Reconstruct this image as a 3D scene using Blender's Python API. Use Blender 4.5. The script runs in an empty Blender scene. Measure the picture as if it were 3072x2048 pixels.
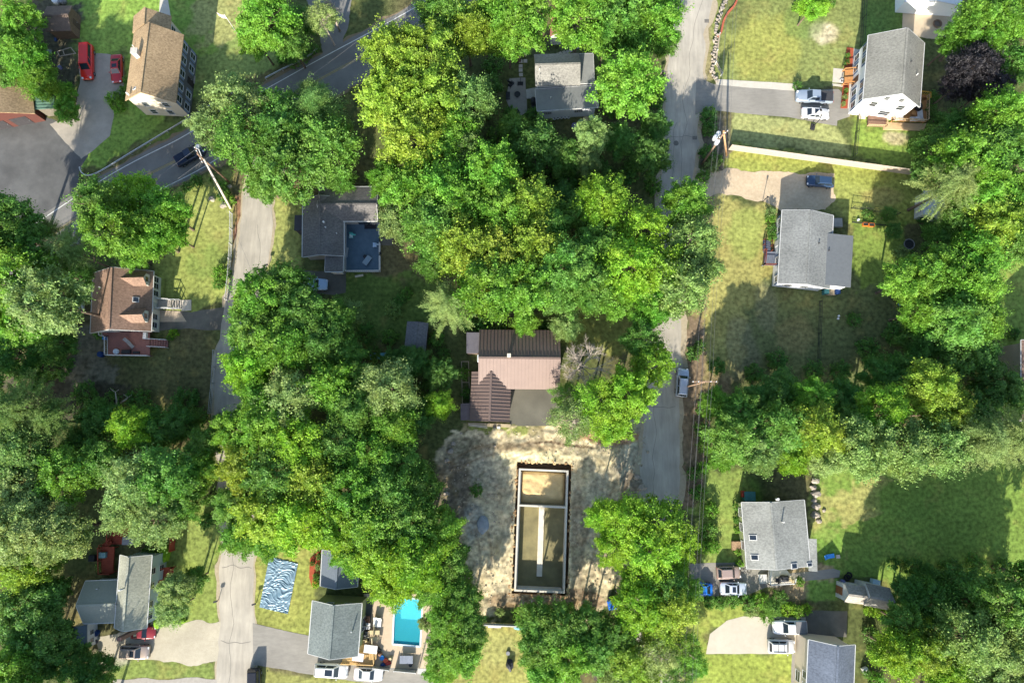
import bpy, bmesh, math, random
import numpy as np
from mathutils import Vector, Matrix, noise
from mathutils.geometry import tessellate_polygon
R = math.radians
scene = bpy.context.scene
COL = scene.collection

# ------------------------------------------------------------------ camera, sky, sun, exposure
CAM_H = 105.0
FPX = 2048.0                                  # 24 mm lens on a 36 mm sensor, photo 3072 px wide
TILT = math.atan(276 / FPX)                   # a drone camera looking almost straight down
cam = bpy.data.objects.new("camera", bpy.data.cameras.new("camera"))
COL.objects.link(cam)
cam.location = (0, 0, CAM_H)
cam.rotation_euler = (TILT, 0, 0)
cam.data.lens = 24
cam.data.sensor_width = 36
cam.data.clip_end = 6000
scene.camera = cam

SUN_EL, SUN_AZ = 27.5, 194.0                  # azimuth clockwise from the top of the picture
world = bpy.data.worlds.new("World")
scene.world = world
world.use_nodes = True
wn = world.node_tree
bg = wn.nodes["Background"]
sky = wn.nodes.new("ShaderNodeTexSky")
sky.sky_type = "NISHITA"
sky.sun_disc = False
sky.sun_elevation = R(SUN_EL)
sky.sun_rotation = R(SUN_AZ)
wn.links.new(sky.outputs[0], bg.inputs[0])
bg.inputs[1].default_value = 0.15
sun = bpy.data.objects.new("sun", bpy.data.lights.new("sun", "SUN"))
COL.objects.link(sun)
sun.data.energy = 5.0
sun.data.angle = R(0.6)
sun.data.color = (1.0, 0.93, 0.82)
sd = Vector((math.sin(R(SUN_AZ)) * math.cos(R(SUN_EL)), math.cos(R(SUN_AZ)) * math.cos(R(SUN_EL)), math.sin(R(SUN_EL))))
sun.rotation_euler = sd.to_track_quat("Z", "Y").to_euler()
scene.view_settings.view_transform = "Standard"
scene.view_settings.look = "None"
scene.view_settings.exposure = 1.2
scene.view_settings.gamma = 1.0
scene.cycles.max_bounces = 6
scene.cycles.transparent_max_bounces = 4

# ------------------------------------------------------------------ helpers
def G(px, py, z=0.0):
    """where the sight line of a photo pixel meets the height z"""
    u, v = px - 1536.0, -(py - 1024.0)
    d = Vector((u, v * math.cos(TILT) + FPX * math.sin(TILT), v * math.sin(TILT) - FPX * math.cos(TILT)))
    t = (z - CAM_H) / d.z
    return Vector((d.x * t, d.y * t, z))

def lin(c):
    return tuple(((x / 255) / 12.92 if x / 255 <= 0.04045 else ((x / 255 + 0.055) / 1.055) ** 2.4) for x in c)

MATS = {}
def M(key, col, col2=None, scale=2.0, rough=0.85, bump=0.0, bscale=None, metallic=0.0, stretch=None, detail=6.0, spec=0.3, blotch=0.0, contrast=0.3, coat=0.0):
    """procedural material: two colours (sRGB 0-255) mixed by noise, optional large blotches and bump"""
    if key in MATS:
        return MATS[key]
    m = bpy.data.materials.new(key)
    m.use_nodes = True
    nt = m.node_tree
    N, L = nt.nodes, nt.links
    b = N["Principled BSDF"]
    b.inputs["Roughness"].default_value = rough
    b.inputs["Metallic"].default_value = metallic
    b.inputs["Specular IOR Level"].default_value = spec
    b.inputs["Coat Weight"].default_value = coat
    c1 = lin(col)
    c2 = lin(col2) if col2 else tuple(x * 0.78 for x in c1)
    geo = N.new("ShaderNodeNewGeometry")
    src = geo.outputs["Position"]
    if stretch:
        mp = N.new("ShaderNodeMapping")
        mp.inputs["Scale"].default_value = stretch
        L.new(src, mp.inputs["Vector"])
        src = mp.outputs[0]
    n1 = N.new("ShaderNodeTexNoise")
    n1.inputs["Scale"].default_value = scale
    n1.inputs["Detail"].default_value = detail
    n1.inputs["Roughness"].default_value = 0.65
    L.new(src, n1.inputs["Vector"])
    mr = N.new("ShaderNodeMapRange")
    mr.inputs["From Min"].default_value = 0.5 - contrast * 0.6
    mr.inputs["From Max"].default_value = 0.5 + contrast * 0.6
    L.new(n1.outputs[0], mr.inputs["Value"])
    mix = N.new("ShaderNodeMix")
    mix.data_type = "RGBA"
    mix.inputs["A"].default_value = (*c1, 1)
    mix.inputs["B"].default_value = (*c2, 1)
    L.new(mr.outputs[0], mix.inputs["Factor"])
    out = mix.outputs["Result"]
    if blotch:
        n2 = N.new("ShaderNodeTexNoise")
        n2.inputs["Scale"].default_value = 0.25
        n2.inputs["Detail"].default_value = 5
        L.new(geo.outputs["Position"], n2.inputs["Vector"])
        m2 = N.new("ShaderNodeMapRange")
        m2.inputs["From Min"].default_value = 0.35
        m2.inputs["From Max"].default_value = 0.65
        m2.inputs["To Min"].default_value = 1 - blotch
        m2.inputs["To Max"].default_value = 1 + blotch * 0.6
        L.new(n2.outputs[0], m2.inputs["Value"])
        vm = N.new("ShaderNodeVectorMath")
        vm.operation = "SCALE"
        L.new(out, vm.inputs[0])
        L.new(m2.outputs[0], vm.inputs["Scale"])
        out = vm.outputs[0]
    L.new(out, b.inputs["Base Color"])
    if bump:
        nb = N.new("ShaderNodeTexNoise")
        nb.inputs["Scale"].default_value = bscale or scale * 2
        nb.inputs["Detail"].default_value = 4
        L.new(src, nb.inputs["Vector"])
        bp = N.new("ShaderNodeBump")
        bp.inputs["Strength"].default_value = 1.0
        bp.inputs["Distance"].default_value = bump
        L.new(nb.outputs[0], bp.inputs["Height"])
        L.new(bp.outputs[0], b.inputs["Normal"])
    MATS[key] = m
    return m

class MB:
    """collects simple shapes and links them as ONE mesh object"""
    def __init__(self, mat=None):
        self.V, self.F, self.S = [], [], []
        self.m = mat or Matrix.Identity(4)
    def add(self, vs, fs, smooth=False):
        k = len(self.V)
        self.V += [self.m @ Vector(v) for v in vs]
        self.F += [tuple(i + k for i in f) for f in fs]
        self.S += [smooth] * len(fs)
        return self
    def box(self, x0, x1, y0, y1, z0, z1):
        v = [(x, y, z) for z in (z0, z1) for x, y in ((x0, y0), (x1, y0), (x1, y1), (x0, y1))]
        return self.add(v, [(0, 3, 2, 1), (4, 5, 6, 7), (0, 1, 5, 4), (1, 2, 6, 5), (2, 3, 7, 6), (3, 0, 4, 7)])
    def cbox(self, c, s, rz=0.0):
        keep = self.m
        self.m = self.m @ Matrix.Translation(c) @ Matrix.Rotation(rz, 4, "Z")
        self.box(-s[0] / 2, s[0] / 2, -s[1] / 2, s[1] / 2, -s[2] / 2, s[2] / 2)
        self.m = keep
        return self
    def bar(self, p, q, w, h=None):
        """a square bar from p to q"""
        p, q = Vector(p), Vector(q)
        d = q - p
        L = d.length
        if L < 1e-5:
            return self
        d.normalize()
        up = Vector((0, 0, 1)) if abs(d.z) < 0.95 else Vector((0, 1, 0))
        s = d.cross(up).normalized() * w / 2
        t = s.cross(d).normalized() * (h or w) / 2
        v = [p + a * s + b * t for a, b in ((-1, -1), (1, -1), (1, 1), (-1, 1))] + [q + a * s + b * t for a, b in ((-1, -1), (1, -1), (1, 1), (-1, 1))]
        return self.add(v, [(0, 1, 2, 3), (7, 6, 5, 4), (0, 4, 5, 1), (1, 5, 6, 2), (2, 6, 7, 3), (3, 7, 4, 0)])
    def tube(self, pts, rad, n=8, smooth=True, cap=True):
        pts = [Vector(p) for p in pts]
        if not isinstance(rad, (list, tuple)):
            rad = [rad] * len(pts)
        vs, fs = [], []
        ref = Vector((0.13, 0.97, 0.2)).normalized()
        for i, p in enumerate(pts):
            d = (pts[min(i + 1, len(pts) - 1)] - pts[max(i - 1, 0)]).normalized()
            r0 = ref if abs(d.dot(ref)) < 0.9 else Vector((1, 0, 0))
            a = d.cross(r0).normalized()
            b = d.cross(a)
            for k in range(n):
                t = 2 * math.pi * k / n
                vs.append(p + (a * math.cos(t) + b * math.sin(t)) * rad[i])
        for i in range(len(pts) - 1):
            for k in range(n):
                fs.append((i * n + k, i * n + (k + 1) % n, (i + 1) * n + (k + 1) % n, (i + 1) * n + k))
        self.add(vs, fs, smooth)
        if cap:
            k = len(self.V) - len(vs)
            self.F += [tuple(k + j for j in range(n)), tuple(k + len(vs) - 1 - j for j in range(n))]
            self.S += [False, False]
        return self
    def cyl(self, c, r, h, n=16, r2=None):
        c = Vector(c)
        return self.tube([c, c + Vector((0, 0, h))], [r, r if r2 is None else r2], n)
    def blob(self, c, s, seed=0, amp=0.2, sub=2, flat=0.0):
        bm = bmesh.new()
        bmesh.ops.create_icosphere(bm, subdivisions=sub, radius=1)
        vs = []
        for v in bm.verts:
            p = v.co * (1 + amp * noise.noise(v.co * 1.6 + Vector((seed * 7.1, seed, 3))) * 2)
            vs.append(Vector(c) + Vector((p.x * s[0], p.y * s[1], max(p.z, -0.6 + flat) * s[2])))
        fs = [tuple(v.index for v in f.verts) for f in bm.faces]
        bm.free()
        return self.add(vs, fs, False)
    def poly(self, pts, z0, z1):
        """extruded outline, world xy points"""
        tri = tessellate_polygon([[Vector((p[0], p[1], 0)) for p in pts]])
        n = len(pts)
        vs = [(p[0], p[1], z0) for p in pts] + [(p[0], p[1], z1) for p in pts]
        fs = [(a + n, b + n, c + n) for a, b, c in tri] + [(c, b, a) for a, b, c in tri]
        fs += [(i, (i + 1) % n, (i + 1) % n + n, i + n) for i in range(n)]
        return self.add(vs, fs)
    def build(self, name, mat, parent=None, local=False, bevel=0.0, recalc=True):
        me = bpy.data.meshes.new(name)
        V = self.V
        shift = Vector((0, 0, 0))
        if parent is None and not local and V:
            xs, ys, zs = [v.x for v in V], [v.y for v in V], [v.z for v in V]
            shift = Vector(((min(xs) + max(xs)) / 2, (min(ys) + max(ys)) / 2, min(zs)))
            V = [v - shift for v in V]
        me.from_pydata([tuple(v) for v in V], [], self.F)
        me.polygons.foreach_set("use_smooth", self.S)
        if recalc:
            bm = bmesh.new()
            bm.from_mesh(me)
            bmesh.ops.recalc_face_normals(bm, faces=bm.faces)
            bm.to_mesh(me)
            bm.free()
        me.materials.append(mat)
        me.update()
        o = bpy.data.objects.new(name, me)
        COL.objects.link(o)
        o.location = shift
        if parent is not None:
            o.parent = parent
            if not local and parent.type == "EMPTY":
                o.matrix_parent_inverse = ROOTM[parent.name].inverted()
        if bevel:
            b = o.modifiers.new("edge", "BEVEL")
            b.width = bevel
            b.segments = 2
            b.limit_method = "ANGLE"
        return o

ROOTM = {}
def tag(o, label, cat, group=None):
    o["label"] = label
    o["category"] = cat
    if group:
        o["group"] = group
    return o
def thing(name, label, cat, loc, rz=0.0, group=None):
    o = bpy.data.objects.new(name, None)
    COL.objects.link(o)
    o.location = loc
    o.rotation_euler = (0, 0, rz)
    o.empty_display_size = 0.5
    ROOTM[o.name] = Matrix.Translation(loc) @ Matrix.Rotation(rz, 4, "Z")
    return tag(o, label, cat, group)
def single(name, label, cat, mb, mat, group=None, bevel=0.0):
    return tag(mb.build(name, mat, bevel=bevel), label, cat, group)
def structure(o):
    o["kind"] = "structure"
    return o

def jitter(p, amp, f=0.6):
    return Vector((p[0] + amp * noise.noise(Vector((p[0] * f, p[1] * f, 1.3))) * 2, p[1] + amp * noise.noise(Vector((p[0] * f, p[1] * f, 9.7))) * 2))
def outline(pts, step=0.5, amp=0.12):
    out = []
    n = len(pts)
    for i in range(n):
        a, b = Vector(pts[i][:2]), Vector(pts[(i + 1) % n][:2])
        k = max(1, int((b - a).length / step))
        for j in range(k):
            out.append(jitter(jitter(a.lerp(b, j / k), amp, .4), amp * .3, 1.9))
    return out
def sheet(name, px, z, mat, amp=0.1, parent=None):
    pts = outline([G(*p) for p in px], 0.4, amp) if amp else [G(*p) for p in px]
    mb = MB()
    tri = tessellate_polygon([[Vector((p[0], p[1], 0)) for p in pts]])
    mb.add([(p[0], p[1], z) for p in pts], tri)
    o = mb.build(name, mat, parent, recalc=False)
    me = o.data
    if me.polygons[0].normal.z < 0:
        me.flip_normals()
    return structure(o) if parent is None else o
def smooth_path(pts, step=1.0):
    """Catmull-Rom through world points"""
    P = [Vector(p) for p in pts]
    P = [P[0] * 2 - P[1]] + P + [P[-1] * 2 - P[-2]]
    out = []
    for i in range(1, len(P) - 2):
        n = max(2, int((P[i + 1] - P[i]).length / step))
        for j in range(n):
            t = j / n
            a, b, c, d = P[i - 1], P[i], P[i + 1], P[i + 2]
            out.append(0.5 * ((2 * b) + (c - a) * t + (2 * a - 5 * b + 4 * c - d) * t * t + (3 * b - a - 3 * c + d) * t ** 3))
    out.append(P[-2])
    return out
def ribbon(mb, path, w, z, off=0.0, amp=0.0):
    """flat strip along a path, w wide (number or list), off to its left"""
    n = len(path)
    vs = []
    for i, p in enumerate(path):
        d = (path[min(i + 1, n - 1)] - path[max(i - 1, 0)])
        d = Vector((d.x, d.y, 0)).normalized()
        s = Vector((-d.y, d.x, 0))
        ww = w[i] if isinstance(w, list) else w
        for sg in (1, -1):
            q = p + s * (off + sg * ww / 2)
            if amp:
                jq = jitter(jitter(q, amp, 0.4), amp * .3, 1.7)
                q = Vector((jq[0], jq[1], 0))
            vs.append((q.x, q.y, z))
    fs = [(2 * i, 2 * i + 1, 2 * i + 3, 2 * i + 2) for i in range(n - 1)]
    return mb.add(vs, fs)

# ------------------------------------------------------------------ numpy noise for the ground paint
def vnoise(x, y, f, seed):
    x, y = x * f, y * f
    xi, yi = np.floor(x).astype(np.int64), np.floor(y).astype(np.int64)
    xf, yf = x - xi, y - yi
    u, v = xf * xf * (3 - 2 * xf), yf * yf * (3 - 2 * yf)
    def h(a, b):
        n = (a * 374761393 + b * 668265263 + seed * 974634777) & 0x7FFFFFFF
        n = ((n ^ (n >> 13)) * 1274126177) & 0x7FFFFFFF
        return ((n ^ (n >> 16)) & 0xFFFF) / 65535.0
    return (h(xi, yi) * (1 - u) + h(xi + 1, yi) * u) * (1 - v) + (h(xi, yi + 1) * (1 - u) + h(xi + 1, yi + 1) * u) * v
def inside(poly, X, Y):
    r = np.zeros(X.shape, bool)
    n = len(poly)
    for i in range(n):
        x0, y0 = poly[i][0], poly[i][1]
        x1, y1 = poly[(i + 1) % n][0], poly[(i + 1) % n][1]
        c = ((y0 > Y) != (y1 > Y)) & (X < (x1 - x0) * (Y - y0) / (y1 - y0 + 1e-12) + x0)
        r ^= c
    return r

# foundation frame (concrete walls of the unfinished basement)
fa, fb, fc, fd = G(1556, 1404, .2), G(1707, 1411, .2), G(1693, 1779, .2), G(1543, 1773, .2)
fcen = (fa + fb + fc + fd) / 4
fux = ((fb - fa) + (fc - fd)).normalized()
FANG = math.atan2(fux.y, fux.x)
FW = ((fb - fa).length + (fc - fd).length) / 2
FL = ((fa - fd).length + (fb - fc).length) / 2
FM = Matrix.Translation((fcen.x, fcen.y, 0)) @ Matrix.Rotation(FANG, 4, "Z")
hx0, hx1, hy0, hy1 = -FW / 2 - .35, FW / 2 + .45, -FL / 2 - .4, FL / 2 + .95

LOT = [(1345, 1300), (1480, 1292), (1700, 1282), (1900, 1290), (1945, 1300), (1945, 1500), (1925, 1600), (1845, 1815), (1700, 1845), (1560, 1835), (1430, 1830), (1390, 1700), (1380, 1560), (1325, 1430), (1315, 1350)]
REG = [  # polygon (photo px on the ground), colour, edge wobble m
    ([(195, -160), (830, -160), (800, 160), (700, 205), (560, 300), (420, 410), (300, 500), (235, 522), (240, 400), (370, 300), (380, 150), (300, 160), (225, 160), (220, 60)], (118, 140, 44), .8),
    ([(610, -160), (760, -160), (750, 180), (690, 200), (640, 160), (600, 60)], (148, 142, 74), 2.5),
    ([(480, 600), (560, 540), (700, 520), (700, 900), (600, 930), (470, 960), (455, 760)], (136, 138, 58), 1),
    ([(820, 540), (905, 560), (905, 800), (880, 850), (800, 860), (812, 700)], (142, 140, 66), .5),
    ([(1000, 820), (1310, 820), (1310, 980), (1090, 1060), (1000, 1000)], (92, 108, 40), 1.5),
    ([(1540, 940), (1960, 900), (1940, 1100), (1700, 1060), (1600, 1000)], (128, 124, 52), 2.),
    ([(2150, -160), (2592, -160), (2582, 150), (2530, 240), (2500, 262), (2390, 268), (2145, 242), (2125, 100)], (124, 126, 60), .3),
    ([(2592, -160), (2715, -160), (2712, 130), (2585, 150)], (96, 116, 44), .3),
    ([(2200, 335), (2510, 376), (2565, 470), (2190, 430)], (146, 142, 78), .5),
    ([(2570, 320), (2780, 370), (2800, 520), (2560, 470)], (112, 128, 42), .8),
    ([(2186, 430), (2790, 520), (2790, 660), (2560, 700), (2500, 600), (2500, 560), (2150, 540), (2150, 470)], (138, 138, 52), .6),
    ([(2130, 585), (2340, 600), (2330, 870), (2280, 960), (2200, 1100), (2120, 1180), (2100, 850)], (148, 136, 66), 1.5),
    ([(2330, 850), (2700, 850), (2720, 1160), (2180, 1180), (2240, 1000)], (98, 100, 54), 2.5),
    ([(2560, 650), (2720, 650), (2720, 870), (2560, 880)], (112, 126, 42), 1.2),
    ([(2100, 1400), (2235, 1400), (2245, 1720), (2100, 1720), (2070, 1500)], (122, 134, 52), 1.2),
    ([(2430, 1400), (3400, 1380), (3400, 1700), (2680, 1740), (2450, 1700)], (110, 130, 42), 1.5),
    ([(2450, 1440), (2680, 1430), (2640, 1540), (2520, 1600), (2450, 1560)], (146, 138, 68), 3.),
    ([(2400, 1700), (2520, 1695), (2500, 1760), (2400, 1790), (2310, 1770)], (150, 124, 88), 1.),
    ([(2420, 1740), (2520, 1735), (2510, 1800), (2420, 1800)], (110, 134, 46), .8),
    ([(2080, 1810), (2260, 1815), (2260, 1850), (2140, 1880), (2100, 1960), (2420, 1950), (2420, 2160), (1990, 2160), (2060, 1900)], (136, 140, 48), .7),
    ([(1390, 1865), (1640, 1865), (1640, 2160), (1270, 2160), (1290, 2010), (1440, 1900)], (148, 138, 64), 1.5),
    ([(765, 1610), (950, 1610), (945, 1930), (760, 1868)], (136, 134, 54), .5),
    ([(760, 1998), (930, 2030), (1160, 2050), (1160, 2160), (760, 2160)], (138, 132, 62), .5),
    ([(560, 1500), (660, 1500), (655, 1870), (470, 1880), (480, 1650)], (126, 134, 54), .8),
    ([(335, 1975), (640, 1985), (640, 2035), (335, 2038)], (116, 126, 52), .4),
    ([(2970, 760), (3300, 760), (3300, 1130), (3000, 1130)], (124, 138, 46), 1.),
    ([(700, 590), (722, 590), (726, 840), (706, 905), (684, 905), (698, 760)], (146, 98, 70), .15),
    ([(230, 990), (340, 1000), (340, 1190), (200, 1200)], (112, 102, 80), 2.),
    ([(2100, 960), (2128, 1000), (2118, 1240), (2105, 1500), (2040, 1520), (2046, 1180), (2060, 950)], (124, 100, 74), .9),
    ([(2095, 330), (2165, 335), (2190, 440), (2180, 560), (2100, 560)], (104, 92, 72), 1.),
    ([(2098, 590), (2140, 590), (2125, 960), (2060, 960)], (140, 122, 72), .8),
    ([(2105, -100), (2150, -100), (2130, 100), (2142, 240), (2105, 240), (2096, 100)], (142, 126, 80), .4),
    ([(1375, 1262), (1690, 1272), (1900, 1288), (1890, 1330), (1375, 1320)], (158, 138, 92), .9),
    ([(1385, 1262), (1600, 1268), (1600, 1292), (1400, 1296)], (126, 126, 56), 1.4),
    ([(0, 1120), (340, 1120), (340, 1250), (0, 1250)], (78, 70, 52), 3.),
    ([(560, 200), (700, 120), (920, 60), (920, 170), (740, 235), (600, 300)], (124, 134, 60), .5),
    ([(90, 20), (240, 20), (245, 250), (100, 250)], (84, 76, 56), 1.5),
    ([(1500, 130), (1800, 120), (1760, 165), (1560, 180)], (78, 84, 50), 1.),
    ([(1880, 1130), (1960, 1130), (1940, 1300), (1880, 1290)], (150, 138, 112), .5),
    (LOT, (196, 172, 128), 1.6),
    ([(1575, 1326), (1660, 1322), (1700, 1332), (1760, 1335), (1800, 1345), (1760, 1344), (1690, 1340), (1650, 1330), (1590, 1334)], (84, 62, 42), .12),
    ([(1680, 1290), (1880, 1296), (1885, 1320), (1700, 1316)], (172, 128, 86), .5),
]
BLOB = [  # centre px, radii px, colour, strength
    (2470, 97, 46, 32, (184, 164, 124), 1.), (2290, 140, 110, 110, (156, 146, 52), .5), (2420, 60, 60, 60, (98, 118, 50), .6),
    (2205, 40, 50, 60, (84, 88, 46), .6), (650, 640, 60, 90, (150, 144, 70), .5), (610, 780, 50, 60, (104, 122, 46), .5),
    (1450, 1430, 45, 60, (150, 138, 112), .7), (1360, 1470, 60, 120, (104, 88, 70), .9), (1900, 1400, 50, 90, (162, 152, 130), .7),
    (1800, 1560, 55, 130, (168, 154, 126), .7), (1420, 1560, 30, 60, (156, 150, 134), .7), (1840, 1312, 90, 22, (158, 112, 78), .9),
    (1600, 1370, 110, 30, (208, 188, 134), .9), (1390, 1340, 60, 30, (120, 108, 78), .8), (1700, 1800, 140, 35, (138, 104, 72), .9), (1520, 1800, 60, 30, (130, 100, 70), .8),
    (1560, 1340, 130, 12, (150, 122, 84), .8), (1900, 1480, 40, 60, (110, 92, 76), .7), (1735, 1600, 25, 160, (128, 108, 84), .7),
    (2480, 1620, 50, 60, (104, 134, 38), .7), (2700, 1500, 90, 60, (96, 122, 40), .6), (2260, 1480, 30, 50, (104, 130, 40), .6),
    (560, 1760, 60, 80, (132, 140, 46), .5), (2560, 600, 100, 50, (150, 148, 66), .5), (2640, 590, 60, 30, (160, 132, 70), .5),
    (2240, 700, 60, 80, (136, 144, 56), .6), (2300, 920, 35, 80, (122, 114, 80), .5), (2230, 1050, 50, 90, (122, 110, 80), .5),
    (2380, 1000, 60, 60, (128, 112, 64), .6), (340, 1980, 50, 20, (176, 164, 140), .6), (850, 1800, 50, 60, (148, 140, 58), .4),
    (1480, 1940, 70, 60, (156, 148, 80), .5), (2200, 2000, 100, 60, (142, 148, 44), .5), (320, 120, 90, 90, (126, 146, 52), .5),
    (520, 420, 90, 60, (108, 128, 44), .5), (1700, 980, 60, 40, (140, 132, 44), .6), (2620, 440, 60, 40, (128, 140, 46), .5),
    (2690, 415, 40, 24, (168, 146, 110), .8), (2150, 1150, 40, 60, (130, 104, 76), .7), (2180, 560, 60, 30, (176, 158, 122), .6),
]
def axis(lo, hi, step, must, fine, far):
    a = [v for v in np.arange(lo, hi, step) if not fine[0] < v < fine[1]] + list(np.arange(fine[0], fine[1], .2))
    a = [v for v in a if min(abs(v - m) for m in must) > .08] + must
    return np.array([-f for f in reversed(far)] + sorted(a) + far)
gu = axis(-112, 102, .42, [hx0, hx1], (-13, 21), [180., 320., 700., 1500.])
gv = axis(-58, 96, .42, [hy0, hy1], (-14, 18), [180., 320., 700., 1500.])
UU, VV = np.meshgrid(gu, gv, indexing="ij")
ca, sa = math.cos(FANG), math.sin(FANG)
GX = fcen.x + UU * ca - VV * sa
GY = fcen.y + UU * sa + VV * ca
nj = lambda s, f=.35: (vnoise(GX, GY, f, s) + .5 * vnoise(GX, GY, f * 2.3, s + 1) + .35 * vnoise(GX, GY, f * 5.1, s + 2)) / 1.85 - .5
JX, JY = nj(11), nj(57)
colr = np.zeros(GX.shape + (3,))
colr[:] = lin((84, 88, 42))
bn = vnoise(GX, GY, .12, 5)
colr += (np.array(lin((104, 88, 58))) - colr) * np.clip((bn[..., None] - .45) * 3, 0, 1) * .7
lotmask = np.zeros(GX.shape)
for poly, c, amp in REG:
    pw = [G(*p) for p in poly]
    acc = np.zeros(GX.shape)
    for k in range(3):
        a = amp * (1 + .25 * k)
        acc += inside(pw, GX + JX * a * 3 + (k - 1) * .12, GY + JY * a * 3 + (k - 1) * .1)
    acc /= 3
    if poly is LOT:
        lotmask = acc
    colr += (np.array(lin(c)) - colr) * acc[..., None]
for px, py, rx, ry, c, s in BLOB:
    ce, ex, ey = G(px, py), G(px + rx, py), G(px, py - ry)
    d = np.sqrt(((GX - ce.x) / (ex.x - ce.x)) ** 2 + ((GY - ce.y) / (ey.y - ce.y)) ** 2) + JX * .8
    w = np.clip((1.15 - d) / .3, 0, 1) * s
    colr += (np.array(lin(c)) - colr) * w[..., None]
# blotches: worn, dry and lush spots everywhere
big, mid, fine = vnoise(GX, GY, .22, 3), vnoise(GX, GY, .8, 9), vnoise(GX, GY, 2.2, 21)
lum = (colr @ np.array([.3, .6, .1]))[..., None]
colr = lum + (colr - lum) * .9
colr *= np.array([.90, 1.0, 1.06])
colr *= (0.80 + .22 * big + .2 * mid)[..., None]
dry = np.clip((vnoise(GX, GY, .45, 77) + .5 * vnoise(GX, GY, 1.3, 78) - .95) * 2.4, 0, 1)
colr += (np.array(lin((158, 140, 82))) - colr) * (dry * .3)[..., None]
# stony, rutted dirt on the building lot
st = np.clip((vnoise(GX, GY, 1.1, 31) * .6 + vnoise(GX, GY, 3.1, 33) * .6 - .62) * 4, 0, 1)
colr += (np.array(lin((112, 96, 76))) - colr) * (st * lotmask * .4)[..., None]
s2 = np.clip((vnoise(GX, GY, 2.4, 61) * .5 + vnoise(GX, GY, 4.6, 63) * .6 - .55) * 4, 0, 1)
colr += (np.array(lin((222, 206, 170))) - colr) * (s2 * lotmask * .22)[..., None]
for k, (tx, ty, ta) in enumerate(((1850, 1480, 1.35), (1790, 1640, 1.5), (1440, 1640, 1.62), (1870, 1560, 1.2), (1600, 1352, .05), (1420, 1380, .5))):
    tc = G(tx, ty)
    du = (GX - tc.x) * math.cos(ta) + (GY - tc.y) * math.sin(ta)
    dv = -(GX - tc.x) * math.sin(ta) + (GY - tc.y) * math.cos(ta) + .8 * np.sin(du * .35 + k)
    for off in (-.85, .85):
        w = np.exp(-((dv - off) / .2) ** 2) * np.clip(1 - abs(du) / 8, 0, 1) * (.5 + .5 * np.sin(du * 14) ** 2)
        colr += (np.array(lin((120, 98, 70))) - colr) * (w * lotmask * .75)[..., None]
far = np.clip((np.maximum(np.abs(UU) - 100, np.maximum(VV - 84, -46 - VV)) / 14), 0, 1)[..., None]
colr += (np.array(lin((88, 98, 48))) - colr) * far
GZ = np.zeros(GX.shape)
dh = np.maximum(np.maximum(hx0 - UU, UU - hx1), np.maximum(hy0 - VV, VV - hy1))
near = np.clip(dh / 1.0, 0, 1)
GZ += lotmask * near * (.30 * (vnoise(GX, GY, .5, 41) - .5) + .22 * (vnoise(GX, GY, 1.5, 43) - .5))
spoil = np.exp(-((dh - 1.6) / .9) ** 2) * lotmask * np.clip(vnoise(GX, GY, .35, 47) * 1.6 - .3, 0, 1)
GZ += spoil * .5 * near
GZ = np.where(GX > G(1925, 1400).x, np.minimum(GZ, -.0), GZ)
nu, nv = len(gu), len(gv)
verts = np.stack([GX, GY, GZ], -1).reshape(-1, 3)
ii, jj = np.meshgrid(np.arange(nu - 1), np.arange(nv - 1), indexing="ij")
cu, cv = (gu[:-1] + gu[1:]) / 2, (gv[:-1] + gv[1:]) / 2
CU, CV = np.meshgrid(cu, cv, indexing="ij")
# the swimming pool also cuts the ground
PA, PB, PC, PD = G(1184, 1788), G(1268, 1797), G(1261, 1938), G(1178, 1931)
keep = ~((CU > hx0) & (CU < hx1) & (CV > hy0) & (CV < hy1))
CXc = fcen.x + CU * ca - CV * sa
CYc = fcen.y + CU * sa + CV * ca
pin = [PA - (PC - PA) * .06, PB - (PD - PB) * .06, PC - (PA - PC) * .06, PD - (PB - PD) * .06]
keep &= ~inside(pin, CXc, CYc)
base = (ii * nv + jj)[keep]
quads = np.stack([base, base + nv, base + nv + 1, base + 1], -1)
def np_mesh(name, verts, quads, smooth=False):
    me = bpy.data.meshes.new(name)
    me.vertices.add(len(verts))
    me.vertices.foreach_set("co", np.ascontiguousarray(verts, np.float32).ravel())
    n, k = quads.shape
    me.loops.add(n * k)
    me.loops.foreach_set("vertex_index", np.ascontiguousarray(quads, np.int32).ravel())
    me.polygons.add(n)
    me.polygons.foreach_set("loop_start", np.arange(0, n * k, k, dtype=np.int32))
    me.polygons.foreach_set("loop_total", np.full(n, k, np.int32))
    me.polygons.foreach_set("use_smooth", np.full(n, smooth, bool))
    me.update(calc_edges=True)
    return me
gme = np_mesh("ground", verts, quads, True)
at = gme.attributes.new("soil", "FLOAT_COLOR", "POINT")
at.data.foreach_set("color", np.concatenate([np.clip(colr, 0, 1), np.ones(GX.shape + (1,))], -1).astype(np.float32).ravel())
gm = bpy.data.materials.new("grass_and_soil")
gm.use_nodes = True
nt = gm.node_tree
b = nt.nodes["Principled BSDF"]
b.inputs["Roughness"].default_value = .95
b.inputs["Specular IOR Level"].default_value = .15
an = nt.nodes.new("ShaderNodeAttribute")
an.attribute_name = "soil"
geo = nt.nodes.new("ShaderNodeNewGeometry")
def noise_node(s, d):
    n = nt.nodes.new("ShaderNodeTexNoise")
    n.inputs["Scale"].default_value = s
    n.inputs["Detail"].default_value = d
    nt.links.new(geo.outputs["Position"], n.inputs["Vector"])
    return n
n1, n2 = noise_node(1.7, 12), noise_node(5, 6)
mr = nt.nodes.new("ShaderNodeMapRange")
mr.inputs["From Min"].default_value, mr.inputs["From Max"].default_value = .3, .7
mr.inputs["To Min"].default_value, mr.inputs["To Max"].default_value = .58, 1.42
nt.links.new(n1.outputs[0], mr.inputs["Value"])
vm = nt.nodes.new("ShaderNodeVectorMath")
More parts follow.
